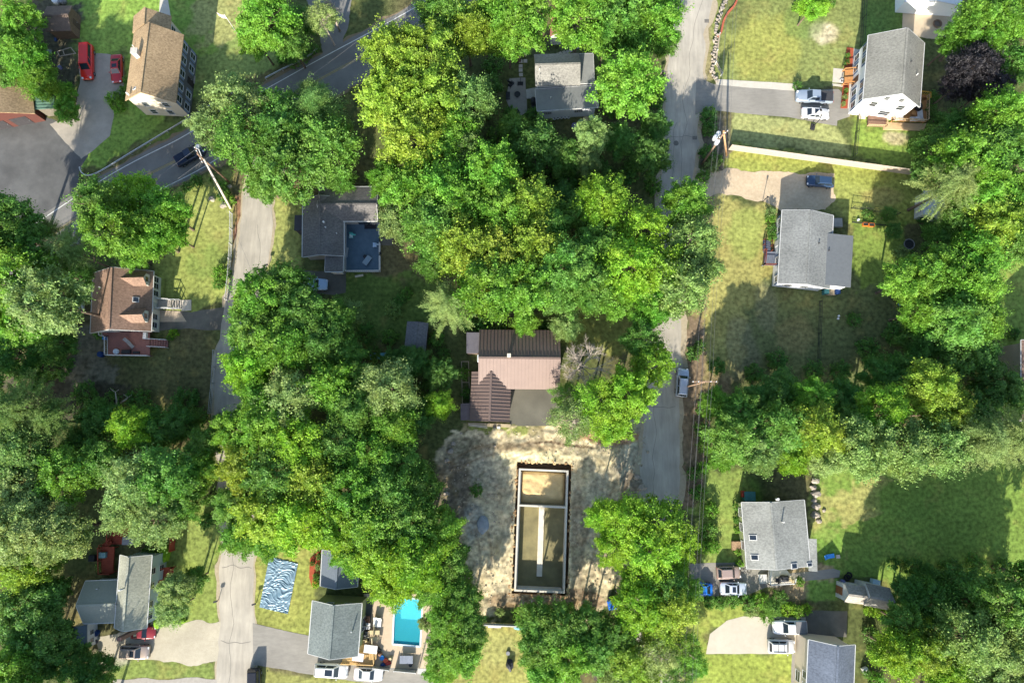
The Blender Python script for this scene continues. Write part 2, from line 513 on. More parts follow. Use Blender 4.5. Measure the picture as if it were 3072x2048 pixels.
vm.operation = "SCALE"
nt.links.new(an.outputs["Color"], vm.inputs[0])
nt.links.new(mr.outputs[0], vm.inputs["Scale"])
nt.links.new(vm.outputs[0], b.inputs["Base Color"])
bp = nt.nodes.new("ShaderNodeBump")
bp.inputs["Distance"].default_value = .03
nt.links.new(n2.outputs[0], bp.inputs["Height"])
nt.links.new(bp.outputs[0], b.inputs["Normal"])
gme.materials.append(gm)
ground = bpy.data.objects.new("ground", gme)
COL.objects.link(ground)
structure(ground)

# ------------------------------------------------------------------ roads, drives, paths
asph = M("pale_asphalt", (178, 170, 154), (142, 137, 126), 1.1, .92, .012, 6, blotch=.16, contrast=.5, stretch=(1.6, .22, 1), detail=9)
asph_old = M("old_asphalt", (124, 122, 116), (102, 101, 97), 1.0, .92, .012, 6, blotch=.14, contrast=.5)
asph_lot = M("lot_asphalt", (94, 94, 92), (76, 77, 76), .8, .92, .01, 6, blotch=.2, contrast=.5)
asph_dark = M("dark_asphalt", (112, 108, 98), (88, 86, 80), 1.1, .92, .01, 6, blotch=.2, contrast=.5)
asph_mid = M("driveway_asphalt", (142, 138, 128), (122, 118, 110), .9, .9, .01, 6, blotch=.12, contrast=.5, stretch=(1, 3, 1))
gravel = M("pale_gravel", (196, 178, 150), (166, 148, 120), 2.2, .95, .03, 9, blotch=.12, contrast=.5)
gravel_w = M("grey_gravel", (180, 172, 152), (156, 148, 128), 2.0, .95, .03, 9, blotch=.12, contrast=.5)
concrete = M("concrete", (188, 182, 168), (168, 162, 148), 1.5, .85, .005, 8, contrast=.5)
paver = M("beige_paving", (190, 172, 146), (172, 154, 130), 1.4, .85, .005, 8, contrast=.5)
white_line = M("line_paint", (214, 214, 206), (190, 190, 182), 3, .7)
yellow_line = M("yellow_paint", (172, 150, 78), (130, 120, 80), 3, .7)
tar = M("tar", (96, 92, 86), (112, 108, 100), 3, .8)

def world_path(px, step=1.2):
    return smooth_path([G(*p) for p in px], step)
R1 = world_path([(-420, 990), (-60, 838), (42, 780), (353, 575), (560, 466), (653, 411), (964, 236), (1300, 52), (1560, -120), (1900, -360)])
structure(ribbon(MB(), R1, 8.6, .005, 0, .5).build("road", M("sandy_shoulder", (134, 118, 92), (108, 96, 74), 2, .95, contrast=.5), recalc=False))
structure(ribbon(MB(), R1, 7.6, .012, 0, .12).build("road", asph_old, recalc=False))
R2 = world_path([(900, 345), (835, 440), (795, 520), (773, 600), (768, 700), (755, 800), (735, 880), (712, 980), (694, 1100), (692, 1230), (700, 1350), (708, 1450), (713, 1600), (712, 1750), (710, 1900), (705, 2060), (700, 2300)])
w2 = [5.1 + .2 * math.sin(i * .31) for i in range(len(R2))]
structure(ribbon(MB(), R2, 5.7, .007, 0, .45).build("road", M("gravel_shoulder", (172, 160, 136), (140, 128, 104), 2.4, .95, .02, 8, contrast=.5), recalc=False))
structure(ribbon(MB(), R2, w2, .017, 0, .22).build("road", asph, recalc=False))
R3 = world_path([(2150, -330), (2112, -120), (2092, 0), (2062, 120), (2052, 250), (2046, 350), (2036, 500), (2022, 640), (2008, 760), (1996, 900), (1990, 1010), (1986, 1150), (1982, 1350), (1974, 1550), (1962, 1800), (1955, 2060), (1950, 2350)])
w3 = [5.5 + .25 * math.sin(i * .27) for i in range(len(R3))]
structure(ribbon(MB(), R3, 6.9, .014, 0, .45).build("road", M("gravel_shoulder", (172, 160, 136)), recalc=False))
structure(ribbon(MB(), R3, w3, .022, 0, .34).build("road", asph, recalc=False))
mb = MB()
ribbon(mb, R1, .13, .017, 3.1)
ribbon(mb, R1[:int(len(R1) * .46)], .13, .017, -3.2)
structure(mb.build("road_line", white_line, recalc=False))
mb = MB()
ribbon(mb, R1, .1, .018, .12)
ribbon(mb, R1, .1, .018, -.12)
structure(mb.build("road_line", yellow_line, recalc=False))
# tar-sealed cracks
mb = MB()
def crack(path, off, a, b, w=.07, wob=.35, z=.024):
    seg = path[int(len(path) * a):int(len(path) * b)]
    n = len(seg)
    for i in range(n - 1):
        pts = []
        for k in (i, i + 1):
            d = (seg[min(k + 1, n - 1)] - seg[max(k - 1, 0)])
            s = Vector((-d.y, d.x, 0)).normalized()
            pts.append(seg[k] + s * (off + wob * 2 * noise.noise(Vector((k * .37, off, 2)))))
        ribbon(mb, pts, w, z)
crack(R1, .35, .18, .4, .09, .12, .022)
crack(R1, .4, .52, .75, .09, .2, .022)
crack(R3, .5, .1, .42, .05, .5, .027)
crack(R3, -.9, .3, .75, .05, .4, .027)
crack(R2, .6, .2, .4, .05, .4, .024)
crack(R2, -.8, .6, .95, .05, .4, .024)
for path, t in ((R3, .13), (R3, .32), (R2, .36), (R2, .82), (R3, .62), (R2, .72)):
    c = path[int(len(path) * t)]
    pts = [c + Vector((x, .35 * noise.noise(Vector((x * .6, t * 50, 1))) * 2, 0)) for x in np.arange(-2.3, 2.4, .4)]
    ribbon(mb, pts, .06, .027)
structure(mb.build("road_line", tar, recalc=False))
for px, py in ((2120, 64), (2084, 414)):
    c = G(px, py)
    o = MB().cbox((c.x, c.y, .03), (.75, .6, .03)).build("drain_cover", tar)
    tag(o, "square dark drain grate at the road edge " + ("beside the sunny end of the stone wall" if py < 200 else "in the shade beside the transformer pole"), "drain", "road drains and manholes")
c = G(2028, 430)
tag(MB().cyl((c.x, c.y, .022), .42, .03, 20).build("manhole_cover", tar), "round dark manhole cover in the shaded middle of the road", "manhole cover", "road drains and manholes")

sheet("parking_lot", [(-260, 330), (40, 345), (140, 350), (250, 395), (260, 470), (235, 510), (240, 570), (180, 660), (40, 735), (-300, 900)], .0095, asph_lot, .2)
sheet("driveway", [(232, 165), (300, 160), (375, 168), (370, 260), (342, 330), (330, 410), (240, 480), (150, 372), (226, 340), (238, 250)], .0125, M("tan_asphalt", (160, 152, 138), (138, 132, 120), 1.2, .92, .01, 6, blotch=.15, contrast=.5), .15)
sheet("driveway", [(830, -120), (1075, -120), (1045, 90), (1000, 170), (965, 190), (960, 100), (945, 40)], .009, asph_old, .3)
sheet("path", [(478, -60), (500, -60), (504, 0), (512, 48), (477, 46), (480, 0)], .012, concrete, .02)
sheet("driveway", [(2088, 232), (2140, 252), (2250, 262), (2386, 272), (2515, 268), (2548, 300), (2550, 350), (2512, 362), (2510, 378), (2360, 352), (2195, 338), (2120, 330), (2085, 345)], .028, asph_mid, .05)
sheet("path", [(2142, 237), (2386, 252), (2392, 274), (2250, 264), (2150, 255)], .034, concrete, .03)
sheet("driveway", [(2084, 500), (2160, 508), (2290, 512), (2420, 520), (2505, 520), (2508, 600), (2470, 628), (2340, 632), (2290, 604), (2160, 580), (2080, 592)], .028, gravel, .35)
sheet("driveway", [(448, 992), (560, 985), (660, 990), (690, 1000), (700, 920), (640, 925), (575, 935), (480, 930), (448, 940)], .012, asph_dark, .1)
sheet("path", [(478, 930), (540, 934), (560, 965), (480, 965)], .018, M("tan_concrete", (176, 160, 138)), .02)
sheet("driveway", [(930, 812), (1038, 818), (1038, 878), (1000, 884), (920, 880), (780, 876), (790, 815)], .022, asph_dark, .05)
sheet("path", [(1140, 712), (1178, 712), (1176, 736), (1140, 736)], .012, asph_dark, .03)
sheet("driveway", [(345, 1905), (470, 1862), (560, 1866), (660, 1862), (662, 1985), (560, 1990), (450, 1975), (350, 1972), (290, 1950), (290, 1900)], .012, gravel_w, .3)
sheet("driveway", [(340, 2036), (660, 2034), (660, 2120), (340, 2120)], .012, M("grey_drive", (158, 152, 142)), .15)
sheet("driveway", [(757, 1868), (850, 1890), (930, 1908), (945, 1950), (1055, 1985), (1160, 2000), (1300, 2000), (1310, 2060), (1160, 2056), (930, 2022), (760, 1992)], .022, asph_mid, .08)
sheet("driveway", [(2070, 1690), (2150, 1688), (2240, 1684), (2330, 1724), (2500, 1706), (2520, 1712), (2518, 1730), (2380, 1745), (2330, 1762), (2300, 1760), (2240, 1786), (2100, 1790), (2070, 1760)], .012, asph_mid, .06)
sheet("driveway", [(2118, 1960), (2130, 1900), (2180, 1860), (2230, 1848), (2420, 1850), (2424, 1952), (2330, 1960)], .012, M("cream_concrete", (184, 176, 158), (170, 162, 144), 1.1, .9, contrast=.5, blotch=.06), .03)
sheet("parking_pad", [(2416, 1830), (2542, 1832), (2540, 1910), (2416, 1912)], .018, asph_dark, .05)
sheet("driveway", [(2376, 1960), (2420, 1950), (2420, 2120), (2370, 2120)], .012, asph_mid, .03)
sheet("patio", [(1526, 1158), (1700, 1158), (1900, 1172), (1930, 1200), (1880, 1230), (1700, 1280), (1532, 1274)], .012, M("weathered_asphalt", (110, 107, 94), (88, 86, 76), 1.0, .92, .01, 6, blotch=.25, contrast=.5), .12)
sheet("patio", [(2709, 6), (2890, 10), (2870, 122), (2780, 116), (2706, 100)], .012, M("patio_concrete", (182, 166, 142), (168, 152, 128), 1.2, .88, .004, 8, contrast=.5), .03)
sheet("patio", [(1528, 236), (1576, 234), (1582, 335), (1560, 350), (1538, 345), (1518, 300)], .012, M("grey_patio", (150, 146, 136), (128, 124, 116), 1.5, .9, contrast=.5), .04)
hole = [PA, PB, PC, PD]
ring = [G(*p) for p in ((1092, 1780), (1292, 1780), (1300, 1850), (1296, 2006), (1080, 1998), (1076, 1960))]
allp = ring + hole
tri = tessellate_polygon([[Vector((p.x, p.y, 0)) for p in ring], [Vector((p.x, p.y, 0)) for p in hole]])
o = MB().add([(p.x, p.y, .03) for p in allp], tri).build("pool_deck", paver, recalc=False)
if o.data.polygons[0].normal.z < 0:
    o.data.flip_normals()
structure(o)

# ------------------------------------------------------------------ foundation pit
dirt = M("cut_dirt", (160, 130, 92), (124, 98, 68), 1.6, .95, .12, 2, contrast=.5)
sand = M("raw_sand", (208, 184, 134), (180, 152, 104), 1.2, .95, .15, 1.4, contrast=.5)
D = -1.95
mb = MB(FM)
mb.add([(hx0, hy0, D), (hx1, hy0, D), (hx1, hy1, D), (hx0, hy1, D)], [(0, 1, 2, 3)])
for a, b2 in (((hx0, hy0), (hx1, hy0)), ((hx1, hy0), (hx1, hy1)), ((hx1, hy1), (hx0, hy1)), ((hx0, hy1), (hx0, hy0))):
    mb.add([(a[0], a[1], D), (b2[0], b2[1], D), (b2[0], b2[1], .0), (a[0], a[1], .0)], [(0, 1, 2, 3)])
structure(mb.build("pit_ground", dirt, recalc=False))
rp = random.Random(5)
mb = MB(FM)                                    # crumbled lip of the cut
mb2 = MB(FM)
for (xa, ya), (xb, yb) in (((hx0, hy0), (hx1, hy0)), ((hx1, hy0), (hx1, hy1)), ((hx1, hy1), (hx0, hy1)), ((hx0, hy1), (hx0, hy0))):
    Ls = math.hypot(xb - xa, yb - ya)
    for k in range(int(Ls / .28)):
        f = rp.random()
        px_, py_ = xa + (xb - xa) * f, ya + (yb - ya) * f
        s_ = rp.uniform(.08, .24)
        ox, oy = (0, rp.uniform(-.1, .35) * (1 if ya > 0 else -1)) if ya == yb else (rp.uniform(-.1, .35) * (1 if xa > 0 else -1), 0)
        (mb if rp.random() < .6 else mb2).blob((px_ + ox, py_ + oy, rp.uniform(-.14, -.02)), (s_ * 1.3, s_ * 1.3, s_ * .6), k, .35, 1)
    for k in range(int(Ls / .5)):
        f = rp.random()
        s_ = rp.uniform(.15, .35)
        mb.blob((xa + (xb - xa) * f, ya + (yb - ya) * f, D + .05), (s_, s_, s_ * .7), k + 9, .35, 1)
structure(mb.build("pit_soil", dirt))
structure(mb2.build("pit_soil", M("lip_sand", (196, 172, 126), (170, 146, 104), 2, .95, contrast=.5)))
t = thing("foundation", "new poured concrete basement walls standing in a dug sandy pit", "foundation", (fcen.x, fcen.y, D), FANG)
conc_new = M("new_concrete", (206, 200, 184), (182, 178, 166), 1.0, .8, .006, 5, contrast=.5, blotch=.08)
Tw = .27
ycross = FL / 2 - (1517 - 1404) / 369 * FL
mb = MB(FM)
mb.box(-FW / 2, FW / 2, FL / 2 - Tw, FL / 2, D, .2).box(-FW / 2, FW / 2, -FL / 2, -FL / 2 + Tw, D, .2)
mb.box(-FW / 2, -FW / 2 + Tw, -FL / 2 + Tw, FL / 2 - Tw, D, .2).box(FW / 2 - Tw, FW / 2, -FL / 2 + Tw, FL / 2 - Tw, D, .2)
mb.build("wall", conc_new, t)
MB(FM).box(-FW / 2 + Tw + .003, FW / 2 - Tw - .003, ycross - .13, ycross + .13, D, .203).build("cross_wall", conc_new, t)
# ledge steps inside the walls
MB(FM).box(-FW / 2 + Tw + .003, -FW / 2 + Tw + .16, -FL / 2 + Tw + .2, FL / 2 - Tw - .2, D, -.35).build("ledge", conc_new, t)
MB(FM).box(-FW / 2 + Tw + .2, FW / 2 - Tw - .2, -FL / 2 + Tw + .003, -FL / 2 + Tw + .14, D, -.35).build("ledge", conc_new, t)
fl = M("damp_slab_soil", (140, 130, 90), (100, 96, 70), .8, .9, .02, 3, contrast=.6, blotch=.25)
MB(FM).box(-FW / 2 + Tw + .17, FW / 2 - Tw - .003, -FL / 2 + Tw + .16, ycross - .14, D + .004, D + .06).build("floor", fl, t)
mb = MB(FM)                                   # the wide pale strip footing down the middle
mb.box(-.42, .4, -FL / 2 + 1.9, ycross - .15, D + .02, D + .32)
mb.build("strip_footing", M("pale_footing", (216, 206, 186), (200, 190, 170), 1.5), t)
# heap of sand in the small bay
n = 26
x0, x1, y0, y1 = -FW / 2 + Tw + .01, FW / 2 - Tw - .01, ycross + .14, FL / 2 - Tw - .01
vs, fs = [], []
for i in range(n + 1):
    for j in range(n + 1):
        u, v = i / n, j / n
        x, y = x0 + (x1 - x0) * u, y0 + (y1 - y0) * v
        e = min(1, (1 - v) * 12, v * 3.2) * min(1, u * 14, (1 - u) * 14)
        h = -1.75 + 1.15 * max(0, e) ** .7 + .14 * noise.noise(Vector((x * 1.2, y * 1.2, 4))) + .07 * noise.noise(Vector((x * 3.3, y * 3.3, 9)))
        vs.append((x, y, h))
for i in range(n):
    for j in range(n):
        a = i * (n + 1) + j
        fs.append((a, a + n + 1, a + n + 2, a + 1))
tag(MB(FM).add(vs, fs, True).build("sand_pile", sand, recalc=False), "pale heap of sand filling the small bay of the foundation", "sand pile")
# grey stone slab / puddle-like slab on the lot
c = G(1448, 1572)
grey_stone = M("grey_stone", (150, 156, 158), (118, 124, 126), 1.8, .8, .02, 4, contrast=.5)
tag(MB().blob((c.x, c.y, .1), (.85, 1.35, .35), 5, .15, 3).build("boulder", grey_stone), "large smooth grey oval boulder on the sandy building lot", "boulder")

# rocks
rock_m = M("field_stone", (168, 158, 144), (126, 118, 106), 2.5, .85, .04, 4, contrast=.5)
for i, (px, py, s, lab) in enumerate([(2444, 1441, .62, "angular pale rock at the top end of the rock line beside the green-sided house"), (2440, 1462, .5, "second rock from the top in the line on the lawn"),
        (2446, 1480, .7, "broad flat-topped rock in the upper half of the lawn rock line"), (2441, 1500, .42, "small rock in the middle of the lawn rock line"),
        (2448, 1518, .6, "rounded rock in the lower half of the lawn rock line"), (2444, 1543, .7, "big white-topped rock in the lower part of the lawn rock line"), (2456, 1562, .45, "small rock at the bottom end of the lawn rock line")]):
    c = G(px, py)
    tag(MB().blob((c.x, c.y, s * .25), (s, s * .8, s * .6), i + 3, .3, 2).build("rock", rock_m), lab, "rock", "rocks in a line on the lawn")
for i, (px, py, s, lab) in enumerate([(638, 598, .55, "lone pinkish rock on the grass beside the leaning white pole"), (672, 617, .6, "flat rock at the foot of the leaning white pole"), (690, 560, .4, "rock beside the shrub at the corner of the two roads"), (697, 605, .38, "little rock against the road-corner shrub"),
        (1352, 1352, .5, "dark rock at the wooded corner of the building lot"), (1340, 1380, .42, "small dark rock lying on the lot's wooded edge"), (1360, 1330, .36, "pale rock at the top of the lot's wooded edge"), (1338, 1480, .45, "rock half under the trees beside the sandy lot"), (1372, 1560, .5, "bleached rock at the lot edge level with the oval boulder"),
        (1910, 1430, .5, "rusty rock between the lot and the road"), (1925, 1462, .6, "dark jagged rock at the road side of the lot"), (1930, 1490, .4, "smaller jagged rock at the road side of the lot"), (2472, 1440 + 90, .3, "tiny stone on the lawn next to the rock line")]):
    c = G(px, py)
    tag(MB().blob((c.x, c.y, s * .25), (s, s * .8, s * .6), i + 33, .3, 2).build("rock", rock_m), lab, "rock")
# dry stone wall along the road bend, top
wp = world_path([(2206, -70), (2180, 0), (2160, 40), (2150, 80), (2144, 130), (2138, 180), (2136, 222), (2148, 246)], .42)
mb = MB()
random.seed(4)
for k, p in enumerate(wp):
    for q in range(2):
        mb.blob((p.x + random.uniform(-.22, .22), p.y + random.uniform(-.15, .15), .18 + .22 * q), (random.uniform(.2, .32), random.uniform(.2, .3), random.uniform(.14, .2)), k * 3 + q, .3, 1)
single("stone_wall", "low grey dry stone wall curving beside the road at the big lawn", "wall", mb, rock_m)
wp = world_path([(2218, -60), (2208, 8), (2184, 40), (2170, 66), (2162, 100), (2152, 112)], .5)
mb = MB()
for i in range(len(wp) - 1):
    mb.bar(wp[i] + Vector((0, 0, .16)), wp[i + 1] + Vector((0, 0, .16)), .3, .3)
single("garden_edging", "curved brick-red timber edging beside the stone wall", "edging", mb, M("brick_red", (176, 96, 70), (150, 78, 58), 3))
# low guard rail along the main road
galv = M("galvanised", (190, 192, 188), (160, 162, 160), 3, .45, metallic=.4)
def rail_along(name, label, px, h=.7):
    path = world_path(px, 1.0)
    t = thing(name, label, "guard rail", (path[0].x, path[0].y, 0))
    mb = MB()
    for i in range(len(path) - 1):
        a, b2 = path[i], path[i + 1]
        mb.bar(a + Vector((0, 0, h)), b2 + Vector((0, 0, h)), .14, .1)
        mb.bar(a + Vector((0, 0, h - .17)), b2 + Vector((0, 0, h - .17)), .14, .1)
    mb.build("rail", galv, t)
    for i in range(0, len(path), 3):
        MB().cbox((path[i].x, path[i].y, h / 2 - .05), (.14, .14, h)).build("post", galv, t)
    return t
rail_along("guard_rail", "long pale metal guard rail beside the lawn of the brown-roofed house", [(246, 506), (252, 522), (272, 531), (300, 522), (330, 505), (420, 450), (560, 366), (690, 291), (752, 264)])
rail_along("guard_rail", "short curved metal guard rail end at the bushy bend of the main road", [(800, 240), (850, 214), (900, 190), (935, 170), (958, 148)])

# loose stones strewn over the building lot: nobody could count them
rp = random.Random(77)
mb = MB()
lot_w = [G(*p) for p in LOT]
Fi = FM.inverted()
k = 0
while k < 900:
    q = G(rp.uniform(1320, 1950), rp.uniform(1290, 1840))
    l_ = Fi @ q
    if not inside(lot_w, np.array([q.x]), np.array([q.y]))[0] or (hx0 - .1 < l_.x < hx1 + .1 and hy0 - .1 < l_.y < hy1 + .1):
        continue
    k += 1
    s_ = rp.uniform(.05, .13) if rp.random() < .93 else rp.uniform(.15, .3)
    mb.blob((q.x, q.y, .03), (s_, s_ * rp.uniform(.7, 1), s_ * .7), k, .3, 1)
o = mb.build("gravel", M("loose_stone", (196, 184, 160), (120, 106, 88), 1.4, .9, contrast=.4))
o["kind"] = "stuff"

# ------------------------------------------------------------------ houses
glass = M("window_glass", (38, 48, 58), (26, 34, 42), .5, .08, spec=.6)
trim_w = M("white_trim", (196, 196, 192), (178, 178, 174), 2, .6)
COMPASS = {"N": Vector((0, 1, 0)), "S": Vector((0, -1, 0)), "E": Vector((1, 0, 0)), "W": Vector((-1, 0, 0))}
def shingle(key, c1, c2):
    c2 = tuple(x * .86 for x in c2)
    return M(key, tuple(min(255, x * 1.05) for x in c1), c2, 3.2, .93, .02, 5, blotch=.16, contrast=.34, stretch=(1, 1.4, 1), detail=8)

class House:
    """block with a roof whose eave corners A->B (along the ridge) and C are photo px at eave height"""
    def __init__(s, root, A, B, C, he, rise, wallm, roofm, over=.35, kind="gable", ridge=.5, wname="wall", rname="roof", thick=.16, ribs=0, zb=0.0, trim=True, ends=(1, 1)):
        a, b, c = G(*A, he), G(*B, he), G(*C, he)
        x = (b - a)
        s.L = x.length
        x.normalize()
        pr = (c - b) - x * (c - b).dot(x)
        s.W = pr.length
        cen = a + x * s.L / 2 + pr / 2
        ang = math.atan2(x.y, x.x)
        s.T = Matrix.Translation((cen.x, cen.y, 0)) @ Matrix.Rotation(ang, 4, "Z")
        s.ang, s.he, s.rise, s.over = ang, he, rise, over
        side = 1 if (Matrix.Rotation(-ang, 4, "Z") @ pr).y > 0 else -1
        s.root = root if root is not None else None
        s.cen = cen
        s.wallm, s.roofm = wallm, roofm
        s.args = (kind, ridge, wname, rname, thick, ribs, zb, trim, side, ends)
    def make(s, root):
        s.root = root
        kind, ridge, wname, rname, thick, ribs, zb, trim, side, ends = s.args
        L, W, he, rise, ov = s.L, s.W, s.he, s.rise, s.over
        lx, wy = L / 2 - ov, W / 2 - ov
        s.lx, s.wy = lx, wy
        yr = (ridge - .5) * W * side * -1        # ridge position across the width
        def zr(y):
            if kind == "gable":
                return he + rise * (1 - abs(y - yr) / ((W / 2 - yr) if y > yr else (W / 2 + yr)))
            if kind == "shed":
                return he + rise * (y * side * -1 + W / 2) / W
            return he
        s.zr = zr
        ys = [-wy, yr, wy] if kind == "gable" else [-wy, wy]
        zt = [zr(y) - .03 for y in ys]
        prof = [(ys[0], zb)] + list(zip(ys, zt)) + [(ys[-1], zb)]
        n = len(prof)
        mb = MB(s.T)
        vs = [(-lx, y, z) for y, z in prof] + [(lx, y, z) for y, z in prof]
        mb.add(vs, [tuple(range(n)), tuple(range(2 * n - 1, n - 1, -1))] + [(i, (i + 1) % n, (i + 1) % n + n, i + n) for i in range(n)])
        s.wall = mb.build(wname, s.wallm, root)
        yo = [-W / 2, yr, W / 2] if kind == "gable" else [-W / 2, W / 2]
        pr = [(y, zr(y) + thick) for y in yo] + [(y, zr(y) - .02) for y in reversed(yo)]
        n = len(pr)
        x0, x1 = -L / 2 * ends[0] - (1 - ends[0]) * lx, L / 2 * ends[1] + (1 - ends[1]) * lx
        mb = MB(s.T)
        vs = [(x0, y, z) for y, z in pr] + [(x1, y, z) for y, z in pr]
        mb.add(vs, [tuple(range(n)), tuple(range(2 * n - 1, n - 1, -1))] + [(i, (i + 1) % n, (i + 1) % n + n, i + n) for i in range(n)])
        if ribs:
            k = int(L / ribs)
            for i in range(k + 1):
                x = x0 + (x1 - x0) * i / k
                for y0, y1 in zip(yo[:-1], yo[1:]):
                    mb.bar((x, y0, zr(y0) + thick + .03), (x, y1, zr(y1) + thick + .025), .12, .08)
        s.roof = mb.build(rname, s.roofm, root)
        if kind == "gable":
            mb = MB(s.T)
            mb.bar((x0 + .02, yr, zr(yr) + thick + .015), (x1 - .02, yr, zr(yr) + thick + .015), .3, .07)
            mb.build("ridge_cap", s.roofm, s.roof)
        if trim:
            mb = MB(s.T)
            for y in (yo[0], yo[-1]):
                sg = 1 if y > 0 else -1
                mb.bar((x0, y + sg * .055, zr(y) + .08), (x1, y + sg * .055, zr(y) + .08), .1, .12)
            for x in (x0, x1):
                sg = 1 if x > 0 else -1
                for y0, y1 in zip(yo[:-1], yo[1:]):
                    mb.bar((x + sg * .032, y0, zr(y0) + .07), (x + sg * .032, y1, zr(y1) + .07), .06, .16)
            mb.build("trim", trim_w, s.roof)
        return s
    def face(s, d):
        """outward normal, along-wall tangent, wall plane distance, half length in local space for the wall facing d"""
        best = None
        for nl, half, dist in (((1, 0), s.wy, s.lx), ((-1, 0), s.wy, s.lx), ((0, 1), s.lx, s.wy), ((0, -1), s.lx, s.wy)):
            w = (s.T.to_3x3() @ Vector((nl[0], nl[1], 0))).dot(COMPASS[d])
            if best is None or w > best[0]:
                best = (w, Vector((nl[0], nl[1], 0)), half, dist)
        nl = best[1]
        return nl, Vector((-nl.y, nl.x, 0)), best[2], best[3]
    def opening(s, d, u, z, w=1.0, h=1.3, door=None, frame=None, shutters=None):
        nl, tl, half, dist = s.face(d)
        c = nl * dist + tl * (u * half) + Vector((0, 0, z))
        F = s.T @ Matrix.Translation(c) @ Matrix(((tl.x, nl.x, 0, 0), (tl.y, nl.y, 0, 0), (0, 0, 1, 0), (0, 0, 0, 1)))
        if door is not None:
            o = MB(F).box(-w / 2, w / 2, -.02, .05, -h / 2, h / 2).build("door", door, s.root)
            MB(F).box(w / 2 - .14, w / 2 - .08, .051, .09, -.05, .05).build("handle", galv, o)
            return
        f = .09
        mb = MB(F)
        mb.box(-w / 2 - f, w / 2 + f, -.02, .06, h / 2, h / 2 + f).box(-w / 2 - f, w / 2 + f, -.02, .09, -h / 2 - f, -h / 2)
        mb.box(-w / 2 - f, -w / 2, -.02, .06, -h / 2, h / 2).box(w / 2, w / 2 + f, -.02, .06, -h / 2, h / 2)
        mb.box(-w / 2, w / 2, .012, .05, -.03, .03)
        o = mb.build("window", frame or trim_w, s.root)
        MB(F).box(-w / 2, w / 2, -.02, .03, -h / 2, h / 2).build("pane", glass, o)
        if shutters:
            for sg in (-1, 1):
                x = sg * (w / 2 + f + .2)
                MB(F).box(x - .17, x + .17, -.01, .05, -h / 2, h / 2).build("shutter", shutters, o)
    def row(s, d, us, z, w=1.0, h=1.3, **k):
        for u in us:
            s.opening(d, u, z, w, h, **k)
    def on_roof(s, px, py):
        """local point of the roof surface seen at a photo pixel"""
        z = s.he
        for _ in range(12):
            p = s.T.inverted() @ G(px, py, z)
            z = s.zr(p.y) + .16
        return Vector((p.x, p.y, z))
    def skylight(s, px, py, w=.9, d=1.2):
        p = s.on_roof(px, py)
        e = .2
        sl = (s.zr(p.y + e) - s.zr(p.y - e)) / (2 * e)
        F = s.T @ Matrix.Translation(p) @ Matrix.Rotation(math.atan(sl), 4, "X")
        o = MB(F).box(-w / 2, w / 2, -d / 2, d / 2, -.05, .1).build("skylight", trim_w, s.root)
        MB(F).box(-w / 2 + .1, w / 2 - .1, -d / 2 + .1, d / 2 - .1, .05, .125).build("pane", glass, o)
    def pipe(s, px, py, h=.6, r=.07, mat=None, name="vent_pipe"):
        p = s.on_roof(px, py)
        MB(s.T).cyl(p - Vector((0, 0, .2)), r, h + .2, 10).build(name, mat or trim_w, s.roof)
    def chimney(s, px, py, w=.8, d=.8, h=1.4, mat=None, flue=True):
        p = s.on_roof(px, py)
        F = s.T @ Matrix.Translation(p)
        o = MB(F).box(-w / 2, w / 2, -d / 2, d / 2, -1.2, h).box(-w / 2 - .06, w / 2 + .06, -d / 2 - .06, d / 2 + .06, h, h + .1).build("chimney", mat, s.roof)
    def dish(s, px, py):
        p = s.on_roof(px, py)
        F = s.T @ Matrix.Translation(p)
        mb = MB(F)
        mb.bar((0, 0, -.1), (0, 0, .5), .05)
        mb.tube([(0, 0, .5), (.08, -.04, .56), (.14, -.07, .58)], [.05, .26, .32], 14)
        mb.build("satellite_dish", trim_w, s.roof)

